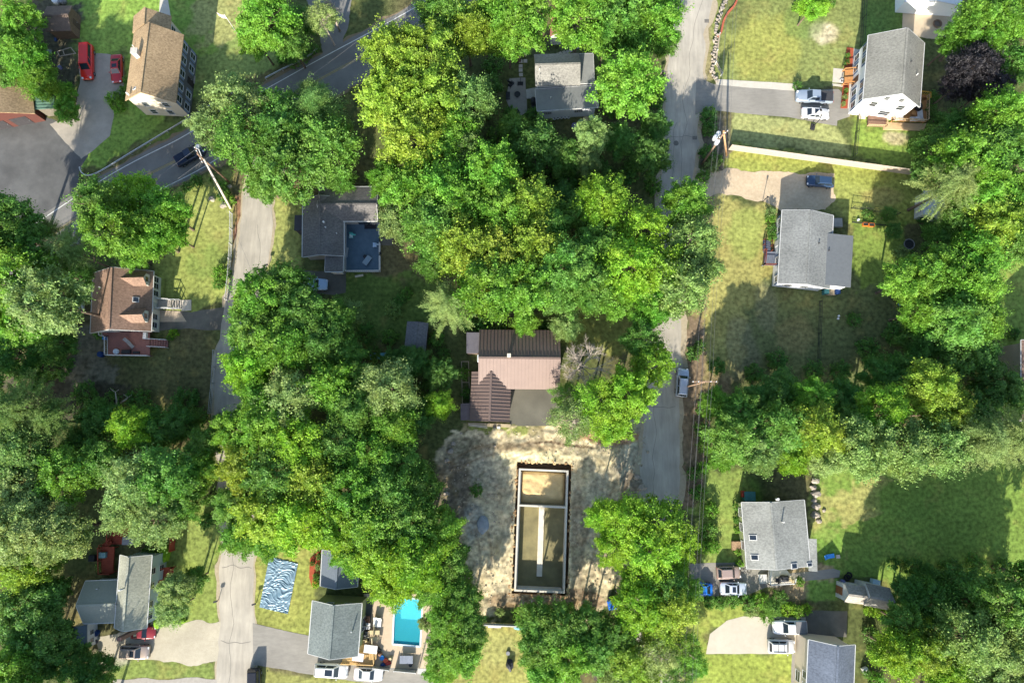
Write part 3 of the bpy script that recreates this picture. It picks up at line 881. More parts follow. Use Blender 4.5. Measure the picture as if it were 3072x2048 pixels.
def deck(root, px, z, mat, railm=None, open_edges=(), name="deck", rail_h=.95, boards=True, posts=True):
    """a raised deck (part of root): outline px at its own height, railing on all edges but open_edges"""
    P = [G(p[0], p[1], z) for p in px]
    mb = MB()
    mb.poly(P, z - .18, z - .04)
    # boards run along the first edge
    e = (P[1] - P[0]).normalized()
    nrm = Vector((-e.y, e.x, 0))
    lo = min((p - P[0]).dot(nrm) for p in P)
    hi = max((p - P[0]).dot(nrm) for p in P)
    v = lo + .01
    n = len(P)
    while v < hi - .05:
        ts = []
        mid = v + .07
        for i in range(n):
            a, b2 = (P[i] - P[0]), (P[(i + 1) % n] - P[0])
            da, db = a.dot(nrm) - mid, b2.dot(nrm) - mid
            if da * db < 0:
                t = da / (da - db)
                ts.append(a.lerp(b2, t).dot(e))
        ts.sort()
        for a, b2 in zip(ts[::2], ts[1::2]):
            p0 = P[0] + e * (a + .01) + nrm * mid
            p1 = P[0] + e * (b2 - .01) + nrm * mid
            mb.bar(Vector((p0.x, p0.y, z - .02)), Vector((p1.x, p1.y, z - .02)), .135, .04)
        v += .15
    o = mb.build(name, mat, root)
    if z > .5 and posts:
        for p in P:
            q = p.lerp(sum(P, Vector()) / n, .06)
            MB().box(q.x - .06, q.x + .06, q.y - .06, q.y + .06, 0, z - .18).build("post", mat, o)
    if railm:
        for i in range(n):
            if i in open_edges:
                continue
            a, b2 = P[i], P[(i + 1) % n]
            mb = MB()
            L = (b2 - a).length
            mb.bar(a + Vector((0, 0, rail_h)), b2 + Vector((0, 0, rail_h)), .12, .06)
            mb.bar(a + Vector((0, 0, .12)), b2 + Vector((0, 0, .12)), .06, .06)
            k = max(2, int(L / .28))
            for j in range(1, k):
                q = a.lerp(b2, j / k)
                mb.bar(q + Vector((0, 0, .12)), q + Vector((0, 0, rail_h)), .035)
            k = max(1, round(L / 2))
            for j in range(k + 1):
                q = a.lerp(b2, j / k)
                mb.bar(q + Vector((0, 0, 0)), q + Vector((0, 0, rail_h + .1)), .11)
            mb.build("railing", railm, o)
    return o
def steps(root, a, b, w, z0, z1, mat, railm=None, n=6, name="steps"):
    """straight steps from photo px a (foot, height z0) to b (head, z1)"""
    p, q = G(*a, z0), G(*b, z1)
    d = Vector((q.x - p.x, q.y - p.y, 0))
    L = d.length
    d.normalize()
    sd2 = Vector((-d.y, d.x, 0))
    F = Matrix.Translation((p.x, p.y, 0)) @ Matrix.Rotation(math.atan2(d.y, d.x), 4, "Z")
    mb = MB(F)
    for i in range(n):
        zz = z0 + (z1 - z0) * (i + 1) / (n + 1)
        mb.box(L * i / n, L * (i + 1) / n + .02, -w / 2, w / 2, zz - .12, zz)
    mb.bar((0, -w / 2 - .03, z0 + .0), (L, -w / 2 - .03, z1 - .15), .05, .22)
    mb.bar((0, w / 2 + .03, z0 + .0), (L, w / 2 + .03, z1 - .15), .05, .22)
    o = mb.build(name, mat, root)
    if railm:
        for sg in (-1, 1):
            mb = MB(F)
            y = sg * (w / 2 + .03)
            mb.bar((0, y, z0 + .9), (L, y, z1 + .9), .1, .06)
            for t in (0, .5, 1):
                mb.bar((L * t, y, z0 + (z1 - z0) * t - .1), (L * t, y, z0 + (z1 - z0) * t + .95), .09)
            mb.build("railing", railm, o)
    return o
def hroot(h, name, label, cat, group=None):
    return thing(name, label, cat, (h.cen.x, h.cen.y, 0), h.ang, group)

# --- brown-roofed colonial, upper left
brown_sh = shingle("brown_shingle", (170, 146, 112), (140, 116, 86))
tan_side = M("tan_siding", (196, 184, 164), (180, 168, 148), 3, .8, stretch=(1, 1, 6))
h = House(None, (585, 106 - 10), (529, 310), (376, 310), 5.3, 3.3, tan_side, brown_sh)
# south edge and eave corners: NE (553,106) SE (529,310) SW (376,310)
h = House(None, (553, 106), (529, 310), (376, 310), 5.3, 3.0, tan_side, brown_sh, trim=False)
t = hroot(h, "house", "two-storey house with a tan shingled roof, white chimney and a row of blue-grey shuttered windows", "house")
h.make(t)
bsh = M("blue_grey_paint", (120, 134, 156), (104, 118, 140))
dark_side = M("dark_siding", (92, 92, 92), (78, 78, 80), 3, .8, stretch=(1, 1, 6))
MB(h.T).box(-h.lx + .01, h.lx - .01, h.wy - .01 if h.face("E")[0].y > 0 else -h.wy - .02, h.wy + .02 if h.face("E")[0].y > 0 else -h.wy + .01, 0, h.he - .1).build("facade", dark_side, t)
for uu in (-.82, -.42, 0, .42, .82):
    h.opening("E", uu, 4.0, .9, 1.4, shutters=bsh)
    if abs(uu) > .1:
        h.opening("E", uu, 1.4, .9, 1.5, shutters=bsh)
h.opening("E", 0, 1.15, 1.1, 2.2, door=M("dark_door", (46, 40, 40)))
h.row("S", (-.45, .45), 3.9, .9, 1.2)
h.row("S", (-.45, .3), 1.4, .9, 1.2)
h.row("W", (-.6, -.1, .5), 3.9, .9, 1.2)
h.chimney(417, 168, .8, .9, 1.4, M("white_chimney", (186, 180, 168), (160, 154, 142), 3))
h.pipe(403, 142)
h.dish(390, 285)
h.skylight(404, 266, .35, .9)
st_ = M("stone_step", (150, 146, 138))
c = G(572, 241)
MB().cbox((c.x, c.y, .15), (1.3, 1.5, .3), h.ang).build("step", st_, t)
h2 = House(None, (519, 62), (515, 96), (404, 76), 4.6, 2.0, tan_side, brown_sh, trim=False, ridge=.5)
h2 = House(None, (515, 50), (512, 100), (400, 84), 4.6, 2.3, tan_side, brown_sh, trim=False)
h2.make(t)
h2.opening("N", .3, 1.3, 1.0, 2.1, door=M("dark_door", (46, 40, 40)))
h2.row("N", (-.5,), 3.4, .9, 1.2)
h2.row("E", (0,), 3.2, .9, 1.2)

# --- garage at the left edge
h = House(None, (92, 225), (106, 342), (-75, 348), 3.0, 2.4, M("dark_red_siding", (92, 54, 46), (74, 44, 38), 3, stretch=(1, 1, 6)), brown_sh, trim=False)
t = hroot(h, "garage", "wide garage with a tan roof and dark front at the asphalt lot's corner", "garage")
h.make(t)
for uu in (-.5, 0.3):
    h.opening("S", uu, 1.2, 2.6, 2.3, door=M("garage_door", (60, 58, 60), (48, 46, 48)))
mb = MB(h.T)
nl, tl, half, dist = h.face("S")
h.row("E", (-.3, .4), 1.6, .8, 1.0)
h = House(None, (110, 278), (112, 332), (166, 326), 2.4, .3, M("lean_wall", (110, 104, 92)), M("green_metal", (96, 124, 108), (84, 110, 96), 1, .5), kind="shed", over=.15, trim=False, ribs=.5)
t = hroot(h, "carport", "small green sheet-metal roofed lean-to beside the garage", "carport")
h.make(t)

# --- shabby shed at top left
h = House(None, (140, 52), (222, 52), (224, 94), 2.4, .9, M("weather_wood", (110, 90, 72), (84, 70, 58), 3), M("litter_roof", (112, 96, 84), (84, 72, 64), 2, .95, .03, 5, contrast=.5), over=.25, trim=False)
h = House(None, (143, 21), (219, 19), (224, 94), 2.5, .9, M("weather_wood", (110, 90, 72), (84, 70, 58), 3), M("litter_roof", (112, 96, 84), (84, 72, 64), 2, .95, .03, 5, contrast=.5), over=.25, trim=False)
t = hroot(h, "shed", "small shed with a leaf-littered brown roof under the trees by the red van", "shed")
h.make(t)
h.opening("E", 0, 1.0, .9, 1.9, door=M("shed_door", (80, 66, 54)))

# --- brown roofed cape with dormers, left
red_sh = shingle("russet_shingle", (146, 120, 102), (124, 100, 84))
ivory = M("ivory_siding", (206, 204, 192), (190, 188, 176), 3, .75, stretch=(1, 1, 7))
h = House(None, (462, 814), (455, 994), (273, 990), 2.9, 3.1, ivory, red_sh)
t = hroot(h, "house", "cream cape house with a reddish-brown roof, two dormers and a small skylight", "house")
h.make(t)
h.row("E", (-.8, -.5, .35, .62, .85), 1.5, .8, 1.3)
h.opening("E", -.1, 1.1, 1.0, 2.1, door=M("pale_door", (170, 176, 172)))
h.row("S", (-.6, .6), 1.6, 1.2, 1.2)
h.opening("S", 0, 1.1, 1.7, 2.1, door=M("patio_door", (60, 70, 76), rough=.2))
h.row("N", (-.4, .4), 1.6, 1.0, 1.2)
h.row("S", (-.25, .25), 4.2, .9, 1.1)
h.skylight(407, 899, .8, .9)
h.pipe(304, 863)
for px, py in ((412, 838), (408, 948)):       # dormers
    p = h.on_roof(px, py)
    nl, tl, half, dist = h.face("E")
    z0 = p.z
    outw = 1.35
    F = h.T @ Matrix.Translation((p.x, p.y, 0)) @ Matrix(((tl.x, nl.x, 0, 0), (tl.y, nl.y, 0, 0), (0, 0, 1, 0), (0, 0, 0, 1)))
    # local frame: x along the eave, y outwards from the ridge
    yf = outw
    zb2 = h.zr((p + nl * outw).y) + .1
    ze, zp, hw = zb2 + 1.45, zb2 + 2.25, .85
    back = -2.3
    mb = MB(F)
    prof = [(-hw, zb2 - .4), (-hw, ze), (0, zp - .12), (hw, ze), (hw, zb2 - .4)]
    vs = [(x, yf, z) for x, z in prof] + [(x, back, z) for x, z in prof]
    mb.add(vs, [tuple(range(5)), (9, 8, 7, 6, 5)] + [(i, (i + 1) % 5, (i + 1) % 5 + 5, i + 5) for i in range(5)])
    d = mb.build("dormer", ivory, t)
    mb = MB(F)
    for sg in (-1, 1):
        e = hw + .22
        zz = ze - .22 * (zp - ze) / hw
        a = [(0, yf + .2, zp), (sg * e, yf + .2, zz), (sg * e, back, zz), (0, back - 1.4, zp)]
        b2 = [(x, y, z - .1) for x, y, z in a]
        mb.add(a + b2, [(0, 1, 2, 3), (7, 6, 5, 4), (0, 4, 5, 1), (1, 5, 6, 2), (2, 6, 7, 3)])
    mb.build("dormer_roof", red_sh, d)
    MB(F).box(-.45, .45, yf - .02, yf + .05, ze - 1.2, ze - .05).build("window", trim_w, d)
    MB(F).box(-.36, .36, yf, yf + .07, ze - 1.1, ze - .15).build("pane", glass, d)
redwood = M("faded_redwood", (138, 96, 88), (118, 84, 80), 2, .8)
deck(t, [(307, 992), (449, 994), (449, 1068), (324, 1066), (324, 1010), (307, 1008)], 1.3, redwood, trim_w, (0, 1))
steps(t, (505, 1032), (450, 1029), 1.1, 0.1, 1.25, redwood, trim_w, 7)
deck(t, [(474, 897), (513, 900), (513, 926), (474, 926)], .9, M("grey_boards", (168, 160, 148)), trim_w, (1, 3), name="porch")
steps(t, (545, 914), (514, 913), 1.3, 0.05, .9, M("grey_boards", (168, 160, 148)), trim_w, 4)
c = G(560, 916)
tag(MB().cbox((c.x, c.y, .06), (1.5, 1.7, .1), .05).build("slab", M("pale_slab", (196, 186, 170))), "pale concrete slab at the foot of the cream cape's front steps", "paving slab")
# --- grey L-shaped house with a blue deck
slate_d = shingle("dark_grey_shingle", (112, 108, 104), (90, 88, 86))
grey_side = M("grey_siding", (150, 150, 146), (134, 134, 130), 3, .8, stretch=(1, 1, 7))
h = House(None, (1032, 590), (1031, 816), (908, 816), 3.0, 1.0, grey_side, slate_d, ridge=.5, trim=False)
h = House(None, (1032, 600), (1031, 814), (908, 814), 3.0, 1.0, grey_side, slate_d, ridge=.46, trim=False)
t = hroot(h, "house", "low L-shaped dark grey roofed house wrapped around a blue-grey deck", "house")
h.args = h.args[:9] + ((1, 1),)
ha = House(None, (1032, 592), (1032, 768), (908, 768), 3.0, 1.1, grey_side, slate_d, ridge=.46, trim=True)
ha.make(t)
ha.pipe(972, 667, .4, .16)
ha.pipe(977, 682, .3, .1)
ha.pipe(1011, 701, .4, .08)
ha.row("W", (-.6, 0, .6), 1.5, 1.1, 1.2)
hb = House(None, (977, 768), (1031, 768), (1031, 815), 2.98, .6, grey_side, slate_d, kind="flat", trim=True)
hb.make(t)
hb.opening("S", 0, 1.1, 1.6, 2.1, door=M("white_door", (210, 210, 206)))
hc = House(None, (961, 562), (1136, 562), (1138, 664), 3.05, 1.15, grey_side, slate_d, ridge=.42, trim=True)
hc.make(t)
hc.row("N", (-.6, 0, .6), 1.5, 1.1, 1.2)
hc.row("E", (-.4, .4), 1.5, 1.1, 1.2)
hc.opening("S", .5, 1.05, 2.0, 2.1, door=M("patio_door", (60, 70, 76), rough=.2))
dk = M("blue_grey_deck", (84, 106, 122), (70, 92, 108), 1.5, .7)
d = deck(t, [(1035, 667), (1137, 667), (1138, 811), (1034, 812)], .35, dk, None)
rail_w = trim_w
for a, b2 in (((1137, 667), (1137, 704)), ((1138, 726), (1138, 762)), ((1138, 766), (1138, 811)), ((1138, 811), (1034, 812)), ((1034, 812), (1035, 667))):
    pa, pb = G(*a, 1.3), G(*b2, 1.3)
    mb = MB()
    mb.bar(pa, pb, .14, .1)
    mb.bar(pa - Vector((0, 0, .8)), pb - Vector((0, 0, .8)), .08, .08)
    k = max(2, int((pb - pa).length / .3))
    for j in range(k + 1):
        q = pa.lerp(pb, j / k)
        mb.bar(q - Vector((0, 0, 1.0)), q, .05)
    mb.build("railing", rail_w, d)
pr = House(None, (885, 646), (908, 646), (908, 692), 2.6, .1, M("porch_dark", (70, 68, 72)), M("porch_roof_dark", (62, 62, 68)), kind="flat", over=.1, trim=False)
pr.make(t)

# --- grey house with a patio, top centre
slate = shingle("pale_grey_shingle", (140, 138, 130), (122, 120, 114))
slate2 = M("grey_roll_roof", (128, 130, 126), (114, 116, 114), 1.2, .9, .005, 4, contrast=.4)
white_side = M("white_siding", (216, 218, 220), (200, 204, 208), 3, .7, stretch=(1, 1, 7))
h = House(None, (1602, 165), (1736, 161), (1742, 256), 3.6, 1.6, white_side, slate, trim=False)
t = hroot(h, "house", "pale grey roofed house with a long low white wall and a furnished patio", "house")
h.make(t)
h.pipe(1618, 212)
h3 = House(None, (1611, 340), (1794, 328), (1787, 258), 2.9, .62, white_side, slate2, kind="shed", trim=True)
h3.make(t)
h3.row("S", (.5, .42, .34, -.62, -.7, -.78), 2.0, .5, .6)
h3.pipe(1652, 295, .5)
h4 = House(None, (1737, 164), (1779, 163), (1783, 251), 2.9, .0, white_side, slate2, kind="flat", trim=True)
h4.make(t)
h4.row("E", (-.4, .4), 1.6, .9, 1.1)
d = deck(t, [(1578, 268), (1608, 262), (1610, 292), (1580, 296)], .5, M("pale_boards", (170, 170, 162)), None, name="porch")
deck(t, [(1592, 296), (1610, 294), (1613, 345), (1598, 346)], .4, M("dark_boards", (58, 62, 60)), None, name="porch")
# --- white gabled small building peeping out at the very top
h = House(None, (1688, 20), (1688, 112), (1650, 112), 2.4, 1.0, trim_w, M("brick_shed_roof", (150, 100, 84), (128, 86, 72), 2), over=.15, trim=False)
t = hroot(h, "shed", "white-fronted shed with a brick-red roof poking out of the top trees", "shed")
h.make(t)
h.opening("S", 0, 1.0, .9, 1.9, door=trim_w)

# --- white two-storey house, upper right
slate3 = shingle("stone_grey_shingle", (136, 134, 124), (118, 117, 109))
white_b = M("bright_white_siding", (234, 234, 232), (222, 222, 220), 3, .65, stretch=(1, 1, 7))
h = House(None, (2604, 108), (2588, 299), (2759, 306), 5.4, 3.0, white_b, slate3)
t = hroot(h, "house", "white two-storey house with a big grey gable roof, bright south wall and wooden decks", "house")
h.make(t)
navy = M("blue_shutter", (92, 108, 134), (80, 96, 120))
h.row("W", (-.82, -.42, .42, .82), 4.1, .9, 1.4, shutters=navy)
h.row("W", (-.82, -.42, .42, .82), 1.5, .9, 1.4, shutters=navy)
h.opening("W", 0, 1.5, 1.1, 2.2, door=M("brown_door", (92, 66, 48)))
h.row("S", (-.25, .3), 6.1, .7, .8)
h.row("S", (-.5, .55), 4.0, 1.0, 1.2)
h.row("S", (.2,), 1.8, 1.6, 1.1)
h.row("N", (-.5, .5), 4.0, 1.0, 1.2)
h.row("E", (-.6, 0, .6), 4.0, .9, 1.2)
h.pipe(2732, 187, .3, .09, M("dark_pipe", (60, 60, 60)))
h.pipe(2749, 226, .5, .08)
cedar = M("cedar_boards", (186, 136, 84), (160, 112, 68), 2, .8, stretch=(1, 3, 1))
cedar2 = M("new_timber", (198, 170, 130), (178, 150, 112), 2, .8, stretch=(1, 3, 1))
deck(t, [(2536, 205), (2576, 202), (2573, 244), (2533, 248)], .7, cedar, cedar, (0, 1, 2, 3), name="porch")
for y0, y1 in (((2536, 205), (2576, 202)), ((2533, 248), (2573, 244))):
    a, b2 = G(*y0, 1.5), G(*y1, 1.5)
    MB().bar(a, b2, .16, .08).bar(a - Vector((0, 0, .7)), b2 - Vector((0, 0, .7)), .08, .08).bar(a - Vector((0, 0, 1)), a, .12).bar(b2 - Vector((0, 0, 1)), b2, .12).build("railing", cedar, t)
d = deck(t, [(2672, 330), (2758, 300), (2780, 290), (2778, 366), (2676, 362)], .9, cedar, cedar2, (0, 1), rail_h=.8)
deck(t, [(2606, 338), (2662, 342), (2656, 380), (2602, 378)], .5, M("brown_boards", (128, 100, 84), (110, 86, 72), 2), cedar2, (0, 3), name="deck", rail_h=.55)
deck(t, [(2650, 366), (2780, 370), (2770, 392), (2650, 388)], .25, cedar2, None, name="step")
deck(t, [(2757, 282), (2782, 286), (2782, 300), (2760, 302)], .9, cedar, M("yellow_timber", (206, 160, 60)), (2, 3), name="landing")
mulch = M("red_mulch", (164, 82, 52), (132, 62, 42), 6, .95, .04, 9, contrast=.5)
for i, (poly, lab) in enumerate((([(2540, 144), (2560, 146), (2556, 203), (2533, 207)], "brick-red mulch bed above the timber front steps of the white house"), ([(2529, 247), (2547, 248), (2541, 326), (2521, 325)], "brick-red mulch bed below the timber front steps of the white house"))):
    P = [G(*p) for p in poly]
    tag(MB().poly(P, 0, .12).build("flower_bed", mulch), lab, "flower bed")
    for k in range(4):
        q = P[0].lerp(P[3], .18 + k * .22).lerp(P[1].lerp(P[2], .18 + k * .22), .5)
for poly in ([(2561, 146), (2576, 150), (2571, 195), (2557, 198)], [(2548, 250), (2568, 252), (2561, 326), (2543, 326)], [(2500, 205), (2532, 208), (2528, 250), (2497, 248)], [(2496, 251), (2528, 254), (2528, 262), (2496, 258)]):
    sheet("path", poly, .04, concrete, 0)
# white low building at the top edge right
h = House(None, (2712, -70), (2712, 8), (2885, 14), 2.8, .8, white_b, M("white_membrane", (214, 214, 214), (196, 196, 198), 1), trim=False, over=.1)
t = hroot(h, "garage", "building with a bright white roof at the top edge above the fire-pit patio", "garage")
h.make(t)

# --- grey house right of the road
slate4 = shingle("speckled_grey_shingle", (132, 134, 130), (112, 114, 112))
flat4 = M("grey_membrane", (98, 102, 104), (88, 92, 95), 2.5, .75, .004, 6, contrast=.4)
h = House(None, (2346, 631), (2333, 850), (2488, 860), 3.3, 1.25, white_side, slate4)
t = hroot(h, "house", "white bungalow with a speckled grey roof and a darker low-pitched back section", "house")
h.make(t)
h.row("W", (-.85, -.62, .3, .86), 1.7, .9, 1.2, shutters=navy)
h.opening("W", -.22, 1.2, .95, 2.1, door=M("white_door", (210, 210, 206)))
h.row("S", (-.5, .2), 1.7, 1.0, 1.1)
h.row("N", (-.5, .2), 1.7, 1.0, 1.1)
h.pipe(2456, 730, .35, .09, M("dark_pipe", (60, 60, 60)))
h5 = House(None, (2466, 702), (2461, 853), (2549, 862), 3.32, .25, white_side, flat4, kind="shed", trim=False, over=.25)
h5 = House(None, (2557, 709), (2549, 863), (2461, 857), 3.55, .15, white_side, flat4, kind="shed", trim=False, over=.25)
h5.make(t)
h5.row("E", (-.5, .4), 1.7, 1.0, 1.2)
h5.pipe(2486, 752, .3, .09, M("dark_pipe", (60, 60, 60)))
h5.opening("S", 0, 1.1, 1.0, 2.1, door=M("white_door", (210, 210, 206)))
rust = M("rust_stain", (120, 62, 46), (100, 50, 40), 3)
d = deck(t, [(2294, 752), (2334, 755), (2330, 796), (2290, 795)], .8, M("grey_porch", (110, 116, 128), (98, 104, 116), 2), rust, (1, 0), name="porch")
steps(t, (2300, 722), (2301, 752), 1.1, .05, .75, M("grey_porch", (110, 116, 128)), rust, 5)
o = MB()
c = G(2506, 671)
o.cbox((c.x, c.y, .35), (1.6, 1.4, .7)).build("step", st_, t)
c = G(2488, 876)
MB().cbox((c.x, c.y, .25), (1.5, 1.1, .5), -.04).build("step", M("mossy_step", (150, 136, 112), (120, 112, 92)), t)

# --- brown metal roofed house, centre
metal = M("brown_metal", (126, 108, 98), (116, 99, 90), .6, .5, metallic=.1, contrast=.5)
metal2 = M("dark_brown_metal", (112, 96, 88), (102, 87, 80), .6, .5, metallic=.1, contrast=.5)
wood_side = M("brown_siding", (120, 104, 90), (104, 90, 78), 3, .8, stretch=(1, 1, 7))
h = House(None, (1437, 1166), (1678, 1168), (1682, 991), 3.2, 1.9, wood_side, metal, trim=False, ribs=.5)
t = hroot(h, "house", "house with a ribbed brown metal roof beside the weathered asphalt patio", "house")
h.make(t)
h.row("S", (.2, .55, .85), 1.5, 1.1, 1.2)
h.row("N", (-.6, 0, .6), 1.5, 1.1, 1.2)
h.chimney(1527, 1068, .42, .42, 1.0, M("cream_flue", (214, 206, 186)))
h6 = House(None, (1534, 1120), (1529, 1265), (1409, 1262), 3.0, 1.35, wood_side, metal2, trim=False, ribs=.5)
h6.make(t)
h6.row("S", (-.5, .5), 1.5, 1.0, 1.1)
h6.row("E", (.2,), 1.5, 1.1, 1.1)
h7 = House(None, (1382, 1210), (1382, 1260), (1412, 1260), 2.7, .1, wood_side, M("dull_metal", (98, 88, 88)), kind="flat", trim=False, over=.1)
h7.make(t)
h8 = House(None, (1400, 998), (1400, 1060), (1443, 1062), 2.7, .2, wood_side, M("slate_metal", (96, 94, 100), (84, 82, 88)), kind="shed", trim=False, over=.1)
h8.make(t)
c = G(1439, 1074, 3.6)
MB().cbox((c.x, c.y, 1.8), (.7, 1.0, 3.6)).build("chimney", M("white_box", (200, 208, 210)), t)
fm = M("foundation_strip", (176, 162, 132), (150, 136, 108), 2)
a, b2 = G(1404, 1272), G(1532, 1277)
MB().bar(a + Vector((0, 0, .15)), b2 + Vector((0, 0, .15)), .5, .3).build("base", fm, t)

# --- dark shed, centre left
h = House(None, (1222, 964), (1212, 1057), (1276, 1061), 2.4, .7, M("shed_wood", (88, 84, 80)), shingle("dark_shed_shingle", (112, 112, 114), (94, 94, 98)), over=.2, trim=False)
t = hroot(h, "shed", "narrow dark grey shed in the shady yard left of the brown metal roof", "shed")
h.make(t)
h.opening("S", 0, 1.0, .9, 1.9, door=M("shed_door", (80, 66, 54)))

# --- green-grey house, lower left
moss = shingle("sage_shingle", (162, 162, 144), (142, 144, 128))
teal_side = M("pale_teal_siding", (158, 176, 178), (144, 162, 166), 3, .75, stretch=(1, 1, 7))
h = House(None, (457, 1664), (441, 1882), (345, 1884), 5.0, 1.7, teal_side, moss, ridge=.47)
t = hroot(h, "house", "sage-roofed house with pale teal walls and red wooden decks", "house")
h.make(t)
h.row("E", (-.8, -.45, .1, .55), 3.8, .8, 1.1)
h.row("E", (-.75, -.35, .55), 1.4, .8, 1.1)
h.opening("E", .05, 1.1, 1.0, 2.1, door=M("red_door", (140, 56, 44)))
h.row("N", (-.35, .35), 3.9, .9, 1.0)
h.pipe(375, 1763, 1.5, .12)
c = G(412, 1888, 3)
MB().box(c.x - .3, c.x + .3, c.y - .25, c.y + .25, 0, 7.6).build("chimney", M("old_brick", (110, 84, 74), (90, 70, 64), 5), t)
h9 = House(None, (372, 1738), (258, 1742), (264, 1868), 3.4, 1.9, teal_side, M("blue_sage_shingle", (144, 148, 134), (124, 128, 118), 4, .93, .015, 8, contrast=.6), ridge=.5, trim=True)
h9.make(t)
h9.row("W", (-.4, .4), 1.6, .9, 1.1)
h9.row("N", (0,), 1.6, 1.2, 1.2)
h9.pipe(295, 1764, .5)
redst = M("red_stain", (160, 76, 56), (130, 60, 46), 2, .8, stretch=(1, 3, 1))
deck(t, [(304, 1640), (343, 1640), (339, 1718), (306, 1718)], 1.2, redst, redst, (0, 1))
deck(t, [(332, 1552), (388, 1552), (390, 1600), (376, 1630), (330, 1632)], .5, redst, redst, (1, 2, 3))
steps(t, (320, 1622), (322, 1640), 1.5, .3, 1.1, redst, redst, 5)
d = deck(t, [(470, 1704), (520, 1700), (518, 1734), (468, 1736)], .8, redst, redst, (3,), name="porch")
# white shed lower left
h = House(None, (217, 1876), (217, 1950), (262, 1956), 2.6, .8, trim_w, M("slate_shed", (92, 104, 112), (80, 92, 100), 3), over=.1, trim=False)
t = hroot(h, "shed", "white-walled shed with a slate-blue roof by the lower edge of the woods", "shed")
h.make(t)
h.row("E", (-.5, .2), 1.4, .6, .8)

# --- grey house by the pool, bottom
blue_sh = shingle("blue_grey_shingle", (118, 126, 122), (100, 108, 106))
olive = M("sage_siding", (140, 150, 108), (126, 136, 96), 3, .8, stretch=(1, 1, 7))
h = House(None, (1092, 1822), (1075, 1960), (925, 1946), 5.2, 2.2, olive, blue_sh)
h = House(None, (1086, 1808), (1074, 1966), (926, 1946), 5.2, 2.0, olive, blue_sh)
t = hroot(h, "house", "tall blue-grey roofed house with sage walls beside the swimming pool", "house")
h.make(t)
h.row("E", (-.5, .45), 3.8, .9, 1.1)
h.row("E", (-.1,), 1.4, 1.8, 1.9)
h.row("N", (-.45, .35), 5.0, .9, .9)
h.row("S", (-.45, .35), 4.0, 1.0, 1.2)
h.opening("S", 0, 1.2, 4.4, 2.2, door=trim_w)
h.pipe(1058, 1890, .9, .08)
hl = House(None, (968, 1648), (962, 1756), (1072, 1766), 3.4, 1.8, olive, M("shaded_blue_shingle", (104, 112, 120), (90, 98, 106), 4, .93, .015, 8, contrast=.6), trim=True)  # wing shingle darkened, the main block's shadow put into its colour
hl.make(t)
hl.row("N", (-.1,), 1.8, 1.2, 1.2)
hl.row("W", (-.4, .4), 1.6, 1.0, 1.2)
P = [G(*p) for p in [(967, 1648), (952, 1655), (930, 1675), (928, 1730), (936, 1758), (950, 1762), (962, 1740)]]
tag(MB().poly(P, 0, .1).build("flower_bed", mulch), "brick-red mulch bed against the shaded wing of the house by the pool", "flower bed")
deck(t, [(1030, 1930), (1120, 1934), (1124, 1990), (1026, 1986)], .5, M("tan_boards", (196, 164, 112), (170, 140, 92), 2), M("tan_boards", (196, 164, 112)), (0, 3), rail_h=.7)
deck(t, [(1096, 1800), (1118, 1800), (1106, 1924), (1082, 1920)], .2, M("charcoal_paving", (84, 86, 86)), None, name="terrace")

# --- grey house right, lower
gr12 = shingle("mid_grey_shingle", (142, 144, 138), (124, 126, 122))
h = House(None, (2225, 1508), (2242, 1702), (2448, 1716), 3.3, 1.7, olive, gr12, ridge=.64, trim=True)
h = House(None, (2224, 1506), (2240, 1704), (2430, 1704), 3.4, 1.6, olive, gr12, ridge=.6)
t = hroot(h, "house", "green-walled house with a wide grey roof, skylights and a white porch", "house")
h.make(t)
h.skylight(2259, 1612, .8, 1.1)
h.skylight(2264, 1671, .8, 1.1)
h.skylight(2382, 1697, .8, 1.0)
h.skylight(2428, 1693, .6, .9)
h.pipe(2345, 1564, .9, .1)
h.pipe(2330, 1496, .6, .2)
h.row("N", (-.6, 0, .6), 1.7, 1.0, 1.2)
h.row("W", (-.7, -.2, .4), 1.6, 1.1, 1.2)
h.row("S", (-.3, .7), 1.6, 1.2, 1.2)
h.opening("S", .25, 1.1, 1.0, 2.1, door=trim_w)
h10 = House(None, (2446, 1615), (2448, 1712), (2425, 1712), 3.2, .3, olive, gr12, kind="shed", trim=False, over=.2)
h10.make(t)
deck(t, [(2306, 1706), (2356, 1704), (2380, 1732), (2378, 1746), (2304, 1750)], .8, M("white_porch_boards", (206, 200, 186)), trim_w, (0, 1), name="porch")
steps(t, (2276, 1736), (2303, 1736), 1.2, .05, .75, trim_w, None, 4)

# --- double shed, right
h = House(None, (2528, 1752), (2598, 1762), (2592, 1814), 2.9, 1.3, trim_w, shingle("pale_shed_shingle", (160, 154, 142), (140, 134, 122)), over=.15, trim=False)
h = House(None, (2534, 1750), (2600, 1758), (2593, 1812), 2.9, 1.2, trim_w, shingle("pale_shed_shingle", (160, 154, 142), (140, 134, 122)), over=.15, trim=False)
t = hroot(h, "shed", "double shed with a white end wall, brown door and a taller grey-roofed back half", "shed")
h.make(t)
h.opening("W", 0, 1.1, 1.1, 2.0, door=M("wood_door", (140, 92, 60)))
h = House(None, (2597, 1748), (2668, 1762), (2650, 1826), 3.4, 1.7, trim_w, shingle("worn_shed_shingle", (132, 130, 122), (112, 110, 104)), over=.15, trim=False)
h.make(t)
h.row("S", (0,), 1.6, .9, .9)

